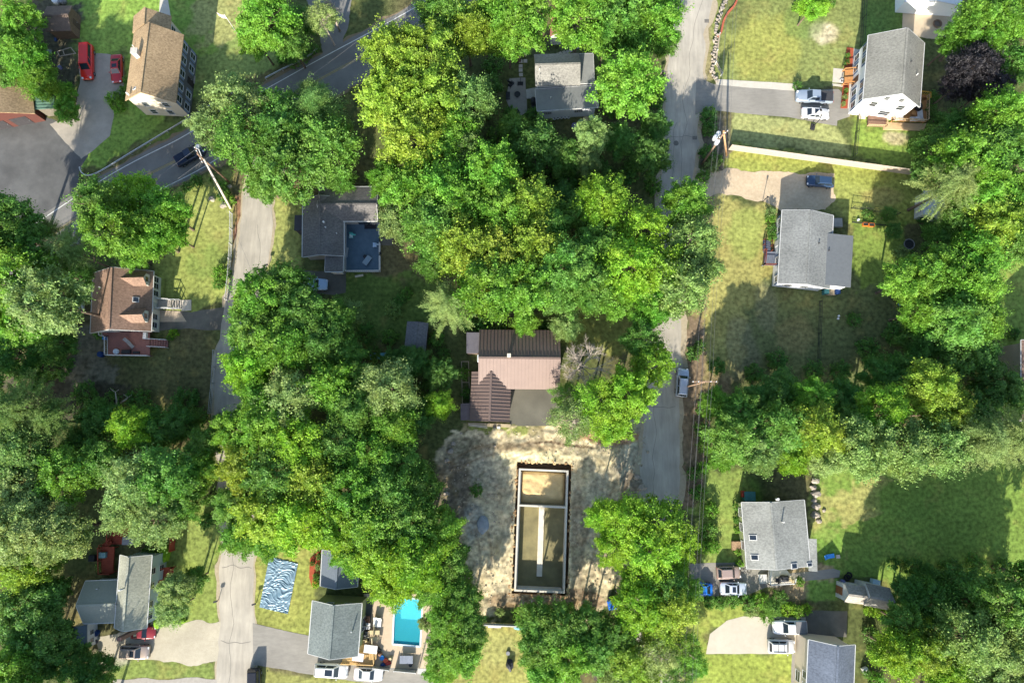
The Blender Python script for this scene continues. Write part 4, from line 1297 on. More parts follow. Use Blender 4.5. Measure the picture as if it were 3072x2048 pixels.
# --- dark blue roofed house, bottom right
navy_sh = shingle("slate_blue_shingle", (104, 112, 124), (88, 96, 108))
h = House(None, (2424, 1918), (2412, 2160), (2552, 2170), 5.0, 1.8, tan_side, navy_sh)
h = House(None, (2425, 1917), (2415, 2130), (2556, 2134), 5.0, 1.8, tan_side, navy_sh)
t = hroot(h, "house", "slate-blue roofed house running off the bottom edge near the two white vehicles", "house")
h.make(t)
h.row("N", (-.3, .3), 5.3, .8, .6)
h.row("W", (.1, .45, .8), 3.6, .9, 1.2)
h.row("W", (.3,), 1.4, 1.4, 1.4)

# --- shed far right, deck at the right edge
h = House(None, (2771, 574), (2768, 644), (2830, 644), 2.5, .9, trim_w, M("white_blue_roof", (178, 186, 198), (160, 168, 182), 2), over=.1, trim=True)
t = hroot(h, "shed", "small white shed half hidden by the trees at the edge of the fenced lawn", "shed")
h.make(t)
h.row("W", (-.5, .5), 1.5, .5, .7)
h = House(None, (3062, 1020), (3062, 1262), (3200, 1262), 5.2, 2.2, tan_side, shingle("brown_edge_shingle", (128, 108, 96), (108, 90, 80)), trim=True)
t = hroot(h, "house", "house barely showing with its white-railed brown deck at the far right edge", "house")
h.make(t)
deck(t, [(3042, 1058), (3078, 1058), (3080, 1090), (3042, 1090)], 1.2, M("brown_boards", (128, 100, 84), (110, 86, 72), 2), trim_w, (1,))
deck(t, [(3050, 1092), (3078, 1092), (3080, 1250), (3056, 1240)], .3, M("beige_boards", (176, 160, 140)), None, name="step")

# ------------------------------------------------------------------ vehicles
rubber = M("rubber", (26, 26, 28), (34, 34, 36), 4, .8)
rim_m = M("alloy", (170, 172, 174), (150, 152, 154), 4, .35, metallic=.8)
lamp_m = M("headlight_lens", (220, 222, 224), (200, 204, 206), 4, .15, spec=.7)
tail_m = M("tail_lens", (150, 24, 22), (130, 20, 20), 4, .2, spec=.6)
bumper = M("dark_plastic", (40, 40, 42), (50, 50, 52), 4, .7)
KIND = {  # ws base, roof start, roof end, rear base (fractions from the nose), roof z, belt z, hood z, width, height of sill
    "sedan": (.29, .42, .68, .84, 1.42, .93, .80, 1.82), "hatch": (.27, .40, .84, .965, 1.5, .95, .86, 1.82),
    "suv": (.26, .385, .93, .985, 1.72, 1.06, .98, 1.92), "pickup": (.27, .385, .60, .64, 1.82, 1.14, 1.06, 1.98),
    "van": (.25, .37, .985, .995, 1.9, 1.12, 1.02, 1.95), "coupe": (.32, .47, .66, .88, 1.36, .9, .8, 1.8),
}
def car(kind, front, rear, label, paint, sunroof=False, rails=False, cover=None, width=None, name=None, cat=None, group=None, zc=.75):
    ws, rs, re, rb, zr, zbelt, zh, w = KIND[kind]
    w = width or w
    a, b2 = G(*front, zc), G(*rear, zc)
    L = (a - b2).length
    cen = (a + b2) / 2
    rz = math.atan2((a - b2).y, (a - b2).x)
    t = thing(name or {"pickup": "pickup_truck", "suv": "suv", "van": "van"}.get(kind, "car"), label, cat or {"pickup": "pickup truck", "suv": "suv", "van": "van"}.get(kind, "car"), (cen.x, cen.y, 0.03), rz, group)
    X = lambda f: L / 2 - f * L
    hw = w / 2
    st = [(0, .70, .50, .30), (.015, .84, .60, .24), (.05, .93, zh - .14, .2), (.12, .985, zh - .04, .2), (ws - .02, 1, zh + .04, .2), (ws + .05, 1, zbelt, .2), (.6, 1, zbelt, .2), (.85, .99, zbelt, .2), (.95, .955, zbelt - .02, .2), (.985, .90, zbelt - .08, .26), (1.0, .84, zbelt - .22, .32)]
    if kind in ("suv", "van"):
        st[-3:] = [(.95, .97, zbelt, .2), (.985, .93, zbelt - .02, .26), (1.0, .9, zbelt - .1, .32)]
    vs, fs = [], []
    for f, wf, zt, zl in st:
        x, y = X(f), hw * wf
        ring = [(-y * .9, zl), (-y, zl + .16), (-y, zt - .2), (-y * .955, zt - .05), (-y * .82, zt), (0, zt + .03), (y * .82, zt), (y * .955, zt - .05), (y, zt - .2), (y, zl + .16), (y * .9, zl)]
        vs += [(x, yy, zz) for yy, zz in ring]
    m = 11
    for i in range(len(st) - 1):
        for k in range(m):
            fs.append((i * m + k, i * m + (k + 1) % m, (i + 1) * m + (k + 1) % m, (i + 1) * m + k))
    fs += [tuple(range(m)), tuple((len(st) - 1) * m + k for k in reversed(range(m)))]
    mb = MB().add(vs, fs, True)
    yb, yt = hw * .90, hw * .70 if kind != "van" else hw * .80
    zb2 = zbelt - .04
    B = [Vector((X(ws), yb * .93, zb2 - .03)), Vector((X(rb), yb * .93, zb2)), Vector((X(rb), -yb * .93, zb2)), Vector((X(ws), -yb * .93, zb2 - .03))]
    T = [Vector((X(rs), yt * .95, zr - .05)), Vector((X(re), yt * .93, zr - .05)), Vector((X(re), -yt * .93, zr - .05)), Vector((X(rs), -yt * .95, zr - .05))]
    body = mb.build("body", paint, t, local=True)
    cm = MB()
    xm = (X(rs) + X(re)) / 2
    crown = [Vector((xm + (v.x - xm) * .93, v.y * .86, zr)) for v in T]
    cm.add(B + T + crown, [(0, 1, 5, 4), (1, 2, 6, 5), (2, 3, 7, 6), (3, 0, 4, 7), (4, 5, 9, 8), (5, 6, 10, 9), (6, 7, 11, 10), (7, 4, 8, 11), (8, 9, 10, 11)])
    roof = cm.build("roof", paint, t, local=True)
    def pane(nm, q, u0, u1, v0, v1, out=.02):
        a0, a1, b0, b1 = q                   # bottom left, bottom right, top left, top right
        P = lambda u, v: (a0.lerp(a1, u)).lerp(b0.lerp(b1, u), v)
        c = [P(u0, v0), P(u1, v0), P(u1, v1), P(u0, v1)]
        nrm = (c[1] - c[0]).cross(c[3] - c[0]).normalized()
        mid = sum(c, Vector()) / 4
        if nrm.dot(mid - Vector((xm, 0, 1))) < 0:
            nrm = -nrm
        d = nrm * out
        MB().add([v + d for v in c] + [v - d for v in c], [(0, 1, 2, 3), (7, 6, 5, 4), (0, 4, 5, 1), (1, 5, 6, 2), (2, 6, 7, 3), (3, 7, 4, 0)]).build(nm, glass, t, local=True)
    pane("windshield", (B[3], B[0], T[3], T[0]), .07, .93, .05, .95)
    if kind != "van":
        pane("rear_window", (B[1], B[2], T[1], T[2]), .1, .9, .12, .92)
    for q in ((B[0], B[1], T[0], T[1]), (B[3], B[2], T[3], T[2])):
        if kind in ("pickup", "coupe", "van"):
            pane("side_window", q, .1, .88 if kind != "van" else .3, .12, .88)
            if kind == "van":
                pane("side_window", q, .36, .92, .15, .85)
        else:
            pane("side_window", q, .1, .48, .12, .88)
            pane("side_window", q, .52, .92, .12, .88)
    for f in (.17, .81):
        for sg in (-1, 1):
            c = Vector((X(f), sg * (hw - .11), .33))
            o = MB().tube([c - Vector((0, .12, 0)), c + Vector((0, .12, 0))], .335, 16).build("wheel", rubber, t, local=True)
            MB().tube([c + Vector((0, sg * .11, 0)), c + Vector((0, sg * .135, 0))], .2, 12).build("rim", rim_m, o, local=True)
    for sg in (-1, 1):
        MB().box(X(.055), X(.012), sg * hw * .66 - .14, sg * hw * .66 + .14, zh - .30, zh - .13).build("headlight", lamp_m, t, local=True)
        MB().box(X(.998), X(.975), sg * hw * .74 - .12, sg * hw * .74 + .12, zbelt - .36, zbelt - .14).build("tail_light", tail_m, t, local=True)
        MB().blob((X(ws + .055), sg * (hw + .09), zbelt + .04), (.09, .12, .09), 1, 0, 1).build("mirror", paint, t, local=True)
    MB().box(X(.012), X(-.006), -hw * .62, hw * .62, .32, .5).build("bumper", bumper, t, local=True)
    if sunroof:
        MB().box(X(rs + .04), X(rs + .04 + (.13 if sunroof is True else .22)), -yt * .62, yt * .62, zr - .01, zr + .012).build("sunroof", glass, t, local=True)
    if rails:
        for sg in (-1, 1):
            MB().bar((X(rs + .04), sg * yt * .8, zr + .05), (X(re - .04), sg * yt * .8, zr + .05), .05).build("roof_rail", bumper, t, local=True)
        for f in (.5, .72):
            MB().bar((X(f), -yt * .8, zr + .06), (X(f), yt * .8, zr + .06), .05).build("roof_bar", bumper, t, local=True)
    if kind == "pickup":
        if cover:
            MB().box(X(.965), X(.655), -hw * .86, hw * .86, zbelt - .02, zbelt + .07).build("bed_cover", cover, t, local=True)
        else:
            mb = MB()
            for sg in (-1, 1):
                mb.box(X(.97), X(.655), sg * hw * .9 - .06, sg * hw * .9 + .06, zbelt - .02, zbelt + .1)
            mb.box(X(.975), X(.96), -hw * .85, hw * .85, zbelt - .02, zbelt + .1)
            mb.build("bed_side", paint, t, local=True)
            MB().box(X(.955), X(.66), -hw * .82, hw * .82, zbelt, zbelt + .02).build("bed_floor", bumper, t, local=True)
    return t
def paint(k, c, rough=.3, metallic=.15):
    return M(k, c, tuple(x * .97 for x in c), 3, rough, metallic=metallic, spec=.5, coat=.4)
p_white, p_silver = paint("paint_white", (204, 204, 202), metallic=0), paint("paint_silver", (176, 182, 190), metallic=.4)
tonneau = M("tonneau", (52, 52, 54), (62, 62, 64), 6, .75)
car("van", (261, 238), (261, 137), "bright red pickup with a full-height red bed cap parked by the wooded junk pile", paint("paint_bright_red", (196, 34, 26), metallic=0), name="pickup_truck", cat="pickup truck")
car("sedan", (349, 247), (349, 164), "dark red sedan with a sunroof parked beside the tan-roofed house", paint("paint_dark_red", (158, 26, 30), metallic=0), sunroof=True)
car("pickup", (608, 443), (528, 488), "dark navy vehicle driving on the shaded main road under the power lines", paint("paint_navy", (30, 42, 62)), cover=M("navy_cover", (34, 46, 66)))
car("pickup", (2388, 287), (2499, 293), "grey pickup with a black bed cover in the white house's driveway", paint("paint_grey", (150, 162, 174), metallic=.3), cover=tonneau)
car("sedan", (2489, 342), (2405, 337), "white sedan with a black sunroof beside the grey pickup", p_white, sunroof=True)
car("hatch", (2421, 540), (2503, 547), "dark blue estate car in the bungalow's shadow on the gravel", paint("paint_blue_dark", (44, 66, 92)))
car("sedan", (982, 853), (895, 850), "pale blue-white car nose showing from under trees on the shaded drive", paint("paint_pale_blue", (170, 196, 222), metallic=0))
car("suv", (2050, 1104), (2044, 1190), "silver car parked on the road edge beside the middle utility pole", p_silver, width=1.85, name="car", cat="car")
car("coupe", (466, 1897), (392, 1897), "dark red coupe parked tight against the sage-roofed house", paint("paint_maroon", (130, 36, 40), metallic=0))
car("suv", (448, 1956), (362, 1954), "beige suv with a sunroof parked on grey gravel", paint("paint_beige", (176, 158, 144), metallic=.3), sunroof=True)
car("suv", (1044, 2014), (944, 2008), "long white suv with a large glass roof panel parked below the blue-grey roof", p_white, sunroof="x")
car("sedan", (1148, 2024), (1062, 2018), "white sedan parked beside the low white pool wall", paint("paint_off_white", (206, 206, 204), metallic=0))
car("hatch", (2223, 1716), (2150, 1718), "tan and red-trimmed hatchback casting a round shadow, closest to the green-walled house", paint("paint_tan", (168, 146, 134), metallic=.3))
car("coupe", (2078, 1766), (2138, 1768), "bright blue car with its nose under the yellow-green tree", paint("paint_bright_blue", (28, 110, 196), metallic=0))
car("sedan", (2241, 1766), (2160, 1764), "silver-white sedan with a dark sunroof next to the bright blue car", paint("paint_silver_white", (196, 204, 214), metallic=.2), sunroof=True)
car("pickup", (2318, 1880), (2420, 1880), "white pickup with a grey bed cover on the cream concrete drive", p_white, cover=M("grey_cover", (120, 120, 120)))
car("suv", (2385, 1939), (2304, 1937), "small white suv with a roof rack, below the white pickup", p_white, rails=True)
car("suv", (762, 2090), (762, 2004), "black suv cut off by the bottom edge on the shady roadside", paint("paint_black", (30, 30, 34)))

# ------------------------------------------------------------------ poles and wires
wood_pole = M("pole_wood", (150, 126, 104), (120, 98, 80), 3, .85, stretch=(4, 4, .5))
can_m = M("transformer_grey", (206, 210, 212), (190, 194, 196), 2, .5)
def pole(base, h, label, arm=None, arm_len=2.4, cans=0, top=None, r=.17):
    b0 = G(*base)
    tp = G(*top, h) if top else Vector((b0.x, b0.y, h))
    t = thing("utility_pole", label, "utility pole", (b0.x, b0.y, 0))
    MB().tube([b0, b0.lerp(tp, .5), tp], [r, r * .85, r * .65], 10).build("pole", wood_pole, t)
    if arm is not None:
        d = Vector((math.cos(arm), math.sin(arm), 0))
        c = Vector((tp.x, tp.y, h - .5))
        o = MB().bar(c - d * arm_len / 2, c + d * arm_len / 2, .14).build("crossarm", wood_pole, t)
        for f in (-.95, -.5, .5, .95):
            MB().cyl(c + d * arm_len / 2 * f + Vector((0, 0, .07)), .07, .2, 8).build("insulator", can_m, o)
    for k in range(cans):
        a = math.pi * (.62 + .33 * k)
        p = Vector((tp.x + .72 * math.cos(a), tp.y + .72 * math.sin(a), h - 2.0))
        o = MB().cyl(p, .32, 1.0, 14).cyl(p + Vector((0, 0, 1)), .22, .1, 12).build("transformer", can_m, t)
        MB().cyl(p + Vector((.1, 0, 1.1)), .05, .22, 8).build("bushing", can_m, o)
    return t, tp
tA, PAt = pole((686, 545), 11, "tall brown utility pole and street lamp leaning over the main road by the dark vehicle", arm=R(118), arm_len=2.6)
q = PAt + Vector((0, 0, -1.6))
lp = G(593, 440, 10.2)
a = MB().bar(q, lp, .09).build("lamp_arm", galv, tA)
MB().blob(lp, (.3, .42, .14), 2, .05, 2).build("lamp_head", trim_w, tA)
a0, a1 = G(692, 625), G(611, 477, 9.2)
tag(MB().tube([a0, a0.lerp(a1, .5), a1], [.19, .17, .14], 10).build("brace_pole", M("bleached_wood", (206, 196, 180), (184, 172, 156), 3)), "long bleached pole leaning from the road corner up to the street lamp", "pole")
tB, PBt = pole((2106, 492), 11, "utility pole with a cluster of pale transformers above the end of the plank fence", arm=R(40), arm_len=2.2, cans=3)
a0, a1 = G(2180, 466), G(2171, 394, 9.8)
tag(MB().tube([a0, a1], [.17, .14], 10).build("brace_pole", M("orange_wood", (196, 154, 112), (170, 130, 92), 3)), "short tan brace pole standing at the fence end beside the transformers", "pole")
tC, PCt = pole((2056, 1160), 11, "utility pole with a crossarm in the roadside scrub beside the parked silver car", arm=R(0), arm_len=3.4)
tE, PEt = pole((2160, -230), 11, "utility pole beyond the top edge carrying the roadside wires", arm=R(0))
wire_m = M("wire", (120, 120, 118), (90, 90, 90), 3, .5)
def wire(a, b2, sag, label, r=.014, group="overhead wires"):
    pts = [a.lerp(b2, k / 16) - Vector((0, 0, sag * 4 * (k / 16) * (1 - k / 16))) for k in range(17)]
    tag(MB().tube(pts, r, 5, cap=False).build("overhead_wire", wire_m), label, "wire", group)
end_s = G(2062, 2150, 10)
for k, (dx, dz) in enumerate(((-1.1, 0), (-.5, .3), (.6, .1), (1.1, 0), (.1, -1.6))):
    o = Vector((dx, 0, dz - .4))
    wire(PEt + o, PBt + o, .9, ("overhead wire crossing the big dry lawn toward the transformer pole, wire %s of five" % ("one", "two", "three", "four", "five")[k]))
    wire(PBt + o, PCt + o, 1.2, ("overhead wire running between the transformer pole and the crossarm pole, wire %s of five" % ("one", "two", "three", "four", "five")[k]))
    wire(PCt + o, end_s + o, 1.2, ("overhead wire running down from the crossarm pole over the scrub, wire %s of five" % ("one", "two", "three", "four", "five")[k]))
for k, (dx, dz) in enumerate(((-1.1, 0), (1.0, 0), (0, -1.8), (.2, -2.4))):
    dv = Vector((math.cos(R(118)) * dx, math.sin(R(118)) * dx, dz - .4))
    wire(PAt + dv, G(-80, 905, 10) + dv, .9, "overhead wire following the main road down from the lamp pole, wire %s of four" % ("one", "two", "three", "four")[k])
    wire(PAt + dv, G(1100, 120, 10) + dv, .9, "overhead wire following the main road up from the lamp pole, wire %s of four" % ("one", "two", "three", "four")[k])
wire(PAt + Vector((0, 0, -2)), G(790, 905, 3.2), .8, "thin service wire over the sunny side road from the lamp pole", .016)

# ------------------------------------------------------------------ fences, posts
grey_wood = M("weathered_plank", (186, 170, 150), (160, 144, 126), 2.2, .85, stretch=(3, 3, .6), contrast=.5)
# tall plank fence, upper right
t = thing("plank_fence", "long solid fence of weathered planks between the two driveways", "fence", G(2186, 448))
pa, pb = G(2186, 450), G(2786, 532)
n = 34
d = (pb - pa) / n
for i in range(n):
    a, b2 = pa + d * i, pa + d * (i + 1)
    mb = MB()
    k = 14
    for j in range(k):
        p, q = a.lerp(b2, (j + .04) / k), a.lerp(b2, (j + .96) / k)
        mb.add([p + Vector((0, -.015, .05)), q + Vector((0, -.015, .05)), q + Vector((0, -.015, 1.8)), p + Vector((0, -.015, 1.8)), p + Vector((0, .015, .05)), q + Vector((0, .015, .05)), q + Vector((0, .015, 1.8)), p + Vector((0, .015, 1.8))], [(0, 1, 2, 3), (7, 6, 5, 4), (3, 2, 6, 7), (0, 4, 5, 1), (1, 5, 6, 2), (3, 7, 4, 0)])
    mb.build("panel", grey_wood, t)
    MB().cbox((a.x, a.y + .07, .95), (.1, .1, 1.9)).build("post", grey_wood, t)
mb = MB().bar(pa + Vector((0, .03, 1.83)), pb + Vector((0, .03, 1.83)), .12, .04)
mb.build("cap_rail", M("pale_cap", (206, 192, 170), (184, 168, 146), 2), t)
# white fence by the side road
t = thing("picket_fence", "long white vinyl fence between the lawn and the mulch strip of the side road", "fence", G(697, 640))
P = [G(698, 642), G(698, 690), G(697, 735), G(694, 780), G(692, 820), G(688, 858), G(683, 900)]
for i in range(len(P) - 1):
    a, b2 = P[i], P[i + 1]
    mb = MB()
    for z in (.15, .6, 1.15) if i < 3 else (.15, 1.15):
        mb.bar(a + Vector((0, 0, z)), b2 + Vector((0, 0, z)), .06, .12)
    if i >= 3:
        k = int((b2 - a).length / .22)
        for j in range(1, k):
            q = a.lerp(b2, j / k)
            mb.bar(q + Vector((0, 0, .15)), q + Vector((0, 0, 1.15)), .07, .04)
    mb.build("rail", trim_w, t)
for p in P:
    MB().cbox((p.x, p.y, .65), (.13, .13, 1.3)).build("post", trim_w, t)
# split rail by the stone wall
t = thing("rail_fence", "short zigzag white rail fence on the corner of the big dry lawn", "fence", G(2150, 110))
P = [G(2155, 110), G(2148, 160), G(2144, 195), G(2162, 228)]
for a, b2 in zip(P[:-1], P[1:]):
    MB().bar(a + Vector((0, 0, .5)), b2 + Vector((0, 0, .5)), .1).bar(a + Vector((0, 0, .95)), b2 + Vector((0, 0, .95)), .1).build("rail", grey_wood, t)
for p in P:
    MB().cbox((p.x, p.y, .55), (.15, .15, 1.1)).build("post", trim_w, t)
def mesh_fence(label, px, h=1.2, rmat=None):
    P = [G(*p) for p in px]
    t = thing("wire_fence", label, "fence", P[0])
    m = rmat or bumper
    for a, b2 in zip(P[:-1], P[1:]):
        mb = MB()
        for z in (.1, h * .5, h):
            mb.bar(a + Vector((0, 0, z)), b2 + Vector((0, 0, z)), .045)
        k = int((b2 - a).length / .3)
        for j in range(1, k):
            q = a.lerp(b2, j / k)
            mb.bar(q + Vector((0, 0, .1)), q + Vector((0, 0, h)), .018)
        mb.build("rail", m, t)
        k = max(1, int((b2 - a).length / 2.5))
        for j in range(k + 1):
            q = a.lerp(b2, j / k)
            MB().cyl(q, .05, h + .08, 8).build("post", m, t)
mesh_fence("thin dark fence down the edge of the big dry lawn near the top", [(2588, -60), (2585, 60), (2580, 140)], 1.6)
mesh_fence("thin dark fence from the timber decks down to the plank fence", [(2573, 338), (2566, 400), (2559, 470)], 1.3)
mesh_fence("thin wire fence around the small garden beside the bungalow", [(2553, 626), (2600, 632), (2690, 645)], 1.2)
mesh_fence("wire fence along the orange planters beside the bungalow", [(2556, 668), (2600, 672), (2680, 680)], .5)
mesh_fence("long dark fence line crossing the shady lawn below the bungalow", [(2458, 905), (2455, 1000), (2452, 1090)], 1.1)
mesh_fence("thin fence beside the shaded side road below the cream cape", [(648, 1052), (642, 1150), (633, 1240)], 1.1, galv)
mesh_fence("short fence running up from the blue-decked house", [(1022, 508), (1024, 560)], 1.4, grey_wood)
t = thing("white_fence", "white panel fence below the pool with a small gate", "fence", G(1126, 1994))
for a, b2 in (((1124, 1996), (1170, 2002)), ((1186, 2004), (1250, 2010))):
    a, b2 = G(*a), G(*b2)
    MB().bar(a + Vector((0, 0, .62)), b2 + Vector((0, 0, .62)), .08, 1.15).build("panel", trim_w, t)
    for q in (a, a.lerp(b2, .5), b2):
        MB().cbox((q.x, q.y, .65), (.13, .13, 1.3)).build("post", trim_w, t)
t = thing("white_fence", "white-topped fence behind the pit at the woods' lower edge", "fence", G(1450, 1868))
a, b2 = G(1452, 1868), G(1600, 1874)
MB().bar(a + Vector((0, 0, .6)), b2 + Vector((0, 0, .6)), .06, 1.1).build("panel", M("grey_mesh", (176, 176, 168)), t)
MB().bar(a + Vector((0, 0, 1.2)), b2 + Vector((0, 0, 1.2)), .14, .08).build("rail", trim_w, t)
for k in range(6):
    q = a.lerp(b2, k / 5)
    MB().cbox((q.x, q.y, .6), (.1, .1, 1.2)).build("post", trim_w, t)

def post_thing(name, label, cat, px, h, mat, r=.05, extra=None):
    p = G(*px)
    t = thing(name, label, cat, p)
    MB().cyl(p, r, h, 8).build("pole", mat, t)
    if extra:
        extra(p, t)
    return t
def lantern(p, t):
    MB().cyl((p.x, p.y, 2.0), .09, .3, 8, .14).cyl((p.x, p.y, 2.3), .16, .06, 8).build("lantern", bumper, t)
post_thing("lamp_post", "black lamp post at the lower edge of the gravel drive", "lamp post", (2287, 606), 2.0, bumper, .05, lantern)
def flag(p, t):
    mb = MB()
    a = Vector((p.x, p.y, 5.6))
    e = Vector((-.92, .35, 0)).normalized()
    vs, fs = [], []
    for i in range(7):
        for z in (0, -.95):
            vs.append(a + e * (i * .25) + Vector((0, .06 * math.sin(i * 1.4), z)))
    fs = [(2 * i, 2 * i + 1, 2 * i + 3, 2 * i + 2) for i in range(6)]
    MB().add(vs, fs).build("flag", M("flag_cloth", (196, 150, 158), (206, 206, 212), 3, .8, stretch=(1, 1, 6), contrast=.2), t, recalc=False)
post_thing("flagpole", "white flagpole with a limp pinkish flag on the dry lawn by the main road", "flagpole", (718, 110), 6, trim_w, .05, flag)
def hoop(p, t):
    F = Matrix.Translation((p.x, p.y, 0)) @ Matrix.Rotation(R(75), 4, "Z")
    MB(F).box(-.5, .5, -.35, .35, 0, .25).build("base", bumper, t)
    MB(F).bar((0, 0, 2.6), (.8, 0, 3.0), .1).build("arm", bumper, t)
    MB(F).box(.8, .84, -.8, .8, 2.7, 3.7).build("backboard", trim_w, t)
    a = [Vector((1.1 + .22 * math.cos(k * math.pi / 6), .22 * math.sin(k * math.pi / 6), 3.0)) for k in range(13)]
    MB(F).tube(a, .02, 5).build("hoop", M("hoop_orange", (190, 90, 40)), t)
post_thing("basketball_hoop", "portable basketball hoop standing by the white sedan on the driveway edge", "basketball hoop", (2437, 382), 2.8, bumper, .07, hoop)
def mailbox(p, t):
    MB().cbox((p.x, p.y, 1.15), (.55, .22, .25), .3).build("box", M("mailbox_dark", (60, 60, 62)), t)
for px, lab in (((806, 800), "dark mailbox on its post at the sunny side road near the L-shaped house"), ((656, 1798), "black mailbox at the lawn edge beside the lower side road"), ((2099, 352), "mailbox with a white panel in the shade by the transformer pole"), ((1891, 1308), "timber mailbox stand at the mouth of the sandy building lot"), ((770, 1806), "small dark mailbox on the lawn side of the lower road"), ((1981, 225), "white mailbox at the shaded road edge by the round green tree")):
    post_thing("mailbox", lab, "mailbox", px, 1.05, grey_wood, .05, mailbox)

# ------------------------------------------------------------------ pool and pool things
wm = bpy.data.materials.new("pool_water")
wm.use_nodes = True
b = wm.node_tree.nodes["Principled BSDF"]
b.inputs["Base Color"].default_value = (*lin((70, 200, 214)), 1)
b.inputs["Roughness"].default_value = .04
b.inputs["IOR"].default_value = 1.33
b.inputs["Alpha"].default_value = .38
nz = wm.node_tree.nodes.new("ShaderNodeTexNoise")
nz.inputs["Scale"].default_value = 1.4
bp = wm.node_tree.nodes.new("ShaderNodeBump")
bp.inputs["Distance"].default_value = .03
wm.node_tree.links.new(nz.outputs[0], bp.inputs["Height"])
wm.node_tree.links.new(bp.outputs[0], b.inputs["Normal"])
t = thing("swimming_pool", "rectangular turquoise swimming pool with a pale coping beside the blue-grey house", "swimming pool", (PA + PC) / 2)
zb = [-1.1, -1.1, -2.0, -2.0]
liner = M("pool_liner", (70, 186, 206), (60, 172, 196), .7, .5, contrast=.4)
Pc = [PA, PB, PC, PD]
mb = MB()
vs = [Vector((p.x, p.y, .028)) for p in Pc] + [Vector((p.x, p.y, z)) for p, z in zip(Pc, zb)]
mb.add(vs, [(4, 5, 6, 7)] + [(i, (i + 1) % 4, (i + 1) % 4 + 4, i + 4) for i in range(4)])
mb.build("basin", liner, t, recalc=False)
mb = MB()
for i in range(4):
    a, b2 = Pc[i], Pc[(i + 1) % 4]
    mb.bar(a + Vector((0, 0, .05)), b2 + Vector((0, 0, .05)), .24, .07)
mb.build("coping", M("pool_coping", (206, 218, 220), (190, 204, 208), 2), t)
mb = MB()
mb.add([Vector((p.x, p.y, -.12)) for p in Pc], [(0, 1, 2, 3)])
wo = mb.build("water", wm, t, recalc=False)
if wo.data.polygons[0].normal.z < 0:
    wo.data.flip_normals()
# solar cover spread on the lawn
C0, C1, C2, C3 = G(809, 1668), G(894, 1690), G(864, 1840), G(779, 1820)
vs, fs = [], []
n1_, n2_ = 56, 110
for i in range(n1_ + 1):
    for j in range(n2_ + 1):
        u, v = i / n1_, j / n2_
        p = C0.lerp(C1, u).lerp(C3.lerp(C2, u), v)
        wq = Vector((p.x, p.y, 0)) + noise.noise_vector(Vector((p.x * .45, p.y * .45, 2))) * 1.6
        z = .05 + .09 * (1 - 2 * abs(noise.noise(Vector((wq.x * 1.3, wq.y * 3.4, 3))))) ** 2 + .06 * noise.noise(Vector((wq.x * 1.7, wq.y * 4.6, 8)))
        vs.append((p.x, p.y, max(.03, z)))
for i in range(n1_):
    for j in range(n2_):
        a = i * (n2_ + 1) + j
        fs.append((a, a + n2_ + 1, a + n2_ + 2, a + 1))
cov = M("solar_cover", (92, 120, 134), (128, 150, 160), 1.2, .42, metallic=.25, spec=.6)
tag(MB().add(vs, fs, True).build("pool_cover", cov, recalc=False), "crinkled silvery-blue pool cover spread out on the lawn", "pool cover")

# ------------------------------------------------------------------ small things
plast = {k: M("plastic_" + k, v, rough=.55) for k, v in dict(blue=(40, 120, 190), teal=(60, 120, 122), green=(110, 150, 120), beige=(196, 180, 140), violet=(110, 112, 150), grey=(130, 132, 134), white=(222, 222, 220), black=(40, 42, 46), orange=(206, 120, 50), navy=(26, 56, 104), brown=(120, 90, 70), red=(170, 60, 52)).items()}
def chair(px, rz, label, mat, z=0.0, group=None, wide=.62):
    p = G(*px, z)
    t = thing("chair", label, "chair", p, rz, group)
    F = Matrix.Translation((p.x, p.y, z)) @ Matrix.Rotation(rz, 4, "Z")
    MB(F).box(-.3, .3, -wide / 2, wide / 2, .36, .46).build("seat", mat, t)
    MB(F).bar((-.3, 0, .46), (-.46, 0, 1.0), wide, .07).build("backrest", mat, t)
    for sx in (-1, 1):
        for sy in (-1, 1):
            MB(F).cbox((sx * .26, sy * (wide / 2 - .04), .18), (.05, .05, .36)).build("leg", mat, t)
    for sy in (-1, 1):
        MB(F).box(-.32, .3, sy * wide / 2 - .03, sy * wide / 2 + .03, .6, .64).build("armrest", mat, t)
    return t
def lounger(px, rz, label, mat, z=0.0, L=1.9, w=.65, cat="lounger"):
    p = G(*px, z)
    t = thing("lounger", label, cat, p, rz)
    F = Matrix.Translation((p.x, p.y, z)) @ Matrix.Rotation(rz, 4, "Z")
    MB(F).box(-L * .2, L / 2, -w / 2, w / 2, .28, .38).build("seat", mat, t)
    MB(F).bar((-L * .2, 0, .34), (-L / 2, 0, .75), w, .08).build("backrest", mat, t)
    for sx in (-.18, .45):
        for sy in (-1, 1):
            MB(F).cbox((sx * L, sy * (w / 2 - .05), .14), (.06, .06, .28)).build("leg", mat, t)
    return t
def table(px, r, label, mat, z=0.0, round_=True, rz=0, w=None, d=None, h=.72):
    p = G(*px, z)
    t = thing("table", label, "table", p, rz)
    F = Matrix.Translation((p.x, p.y, z)) @ Matrix.Rotation(rz, 4, "Z")
    if round_:
        MB(F).cyl((0, 0, h - .05), r, .05, 24).build("tabletop", mat, t)
        MB(F).cyl((0, 0, 0), .06, h - .05, 8).cyl((0, 0, 0), r * .5, .04, 16).build("leg", mat, t)
    else:
        MB(F).box(-w / 2, w / 2, -d / 2, d / 2, h - .06, h).build("tabletop", mat, t)
        for sx in (-1, 1):
            for sy in (-1, 1):
                MB(F).cbox((sx * (w / 2 - .07), sy * (d / 2 - .07), (h - .06) / 2), (.06, .06, h - .06)).build("leg", mat, t)
    return t
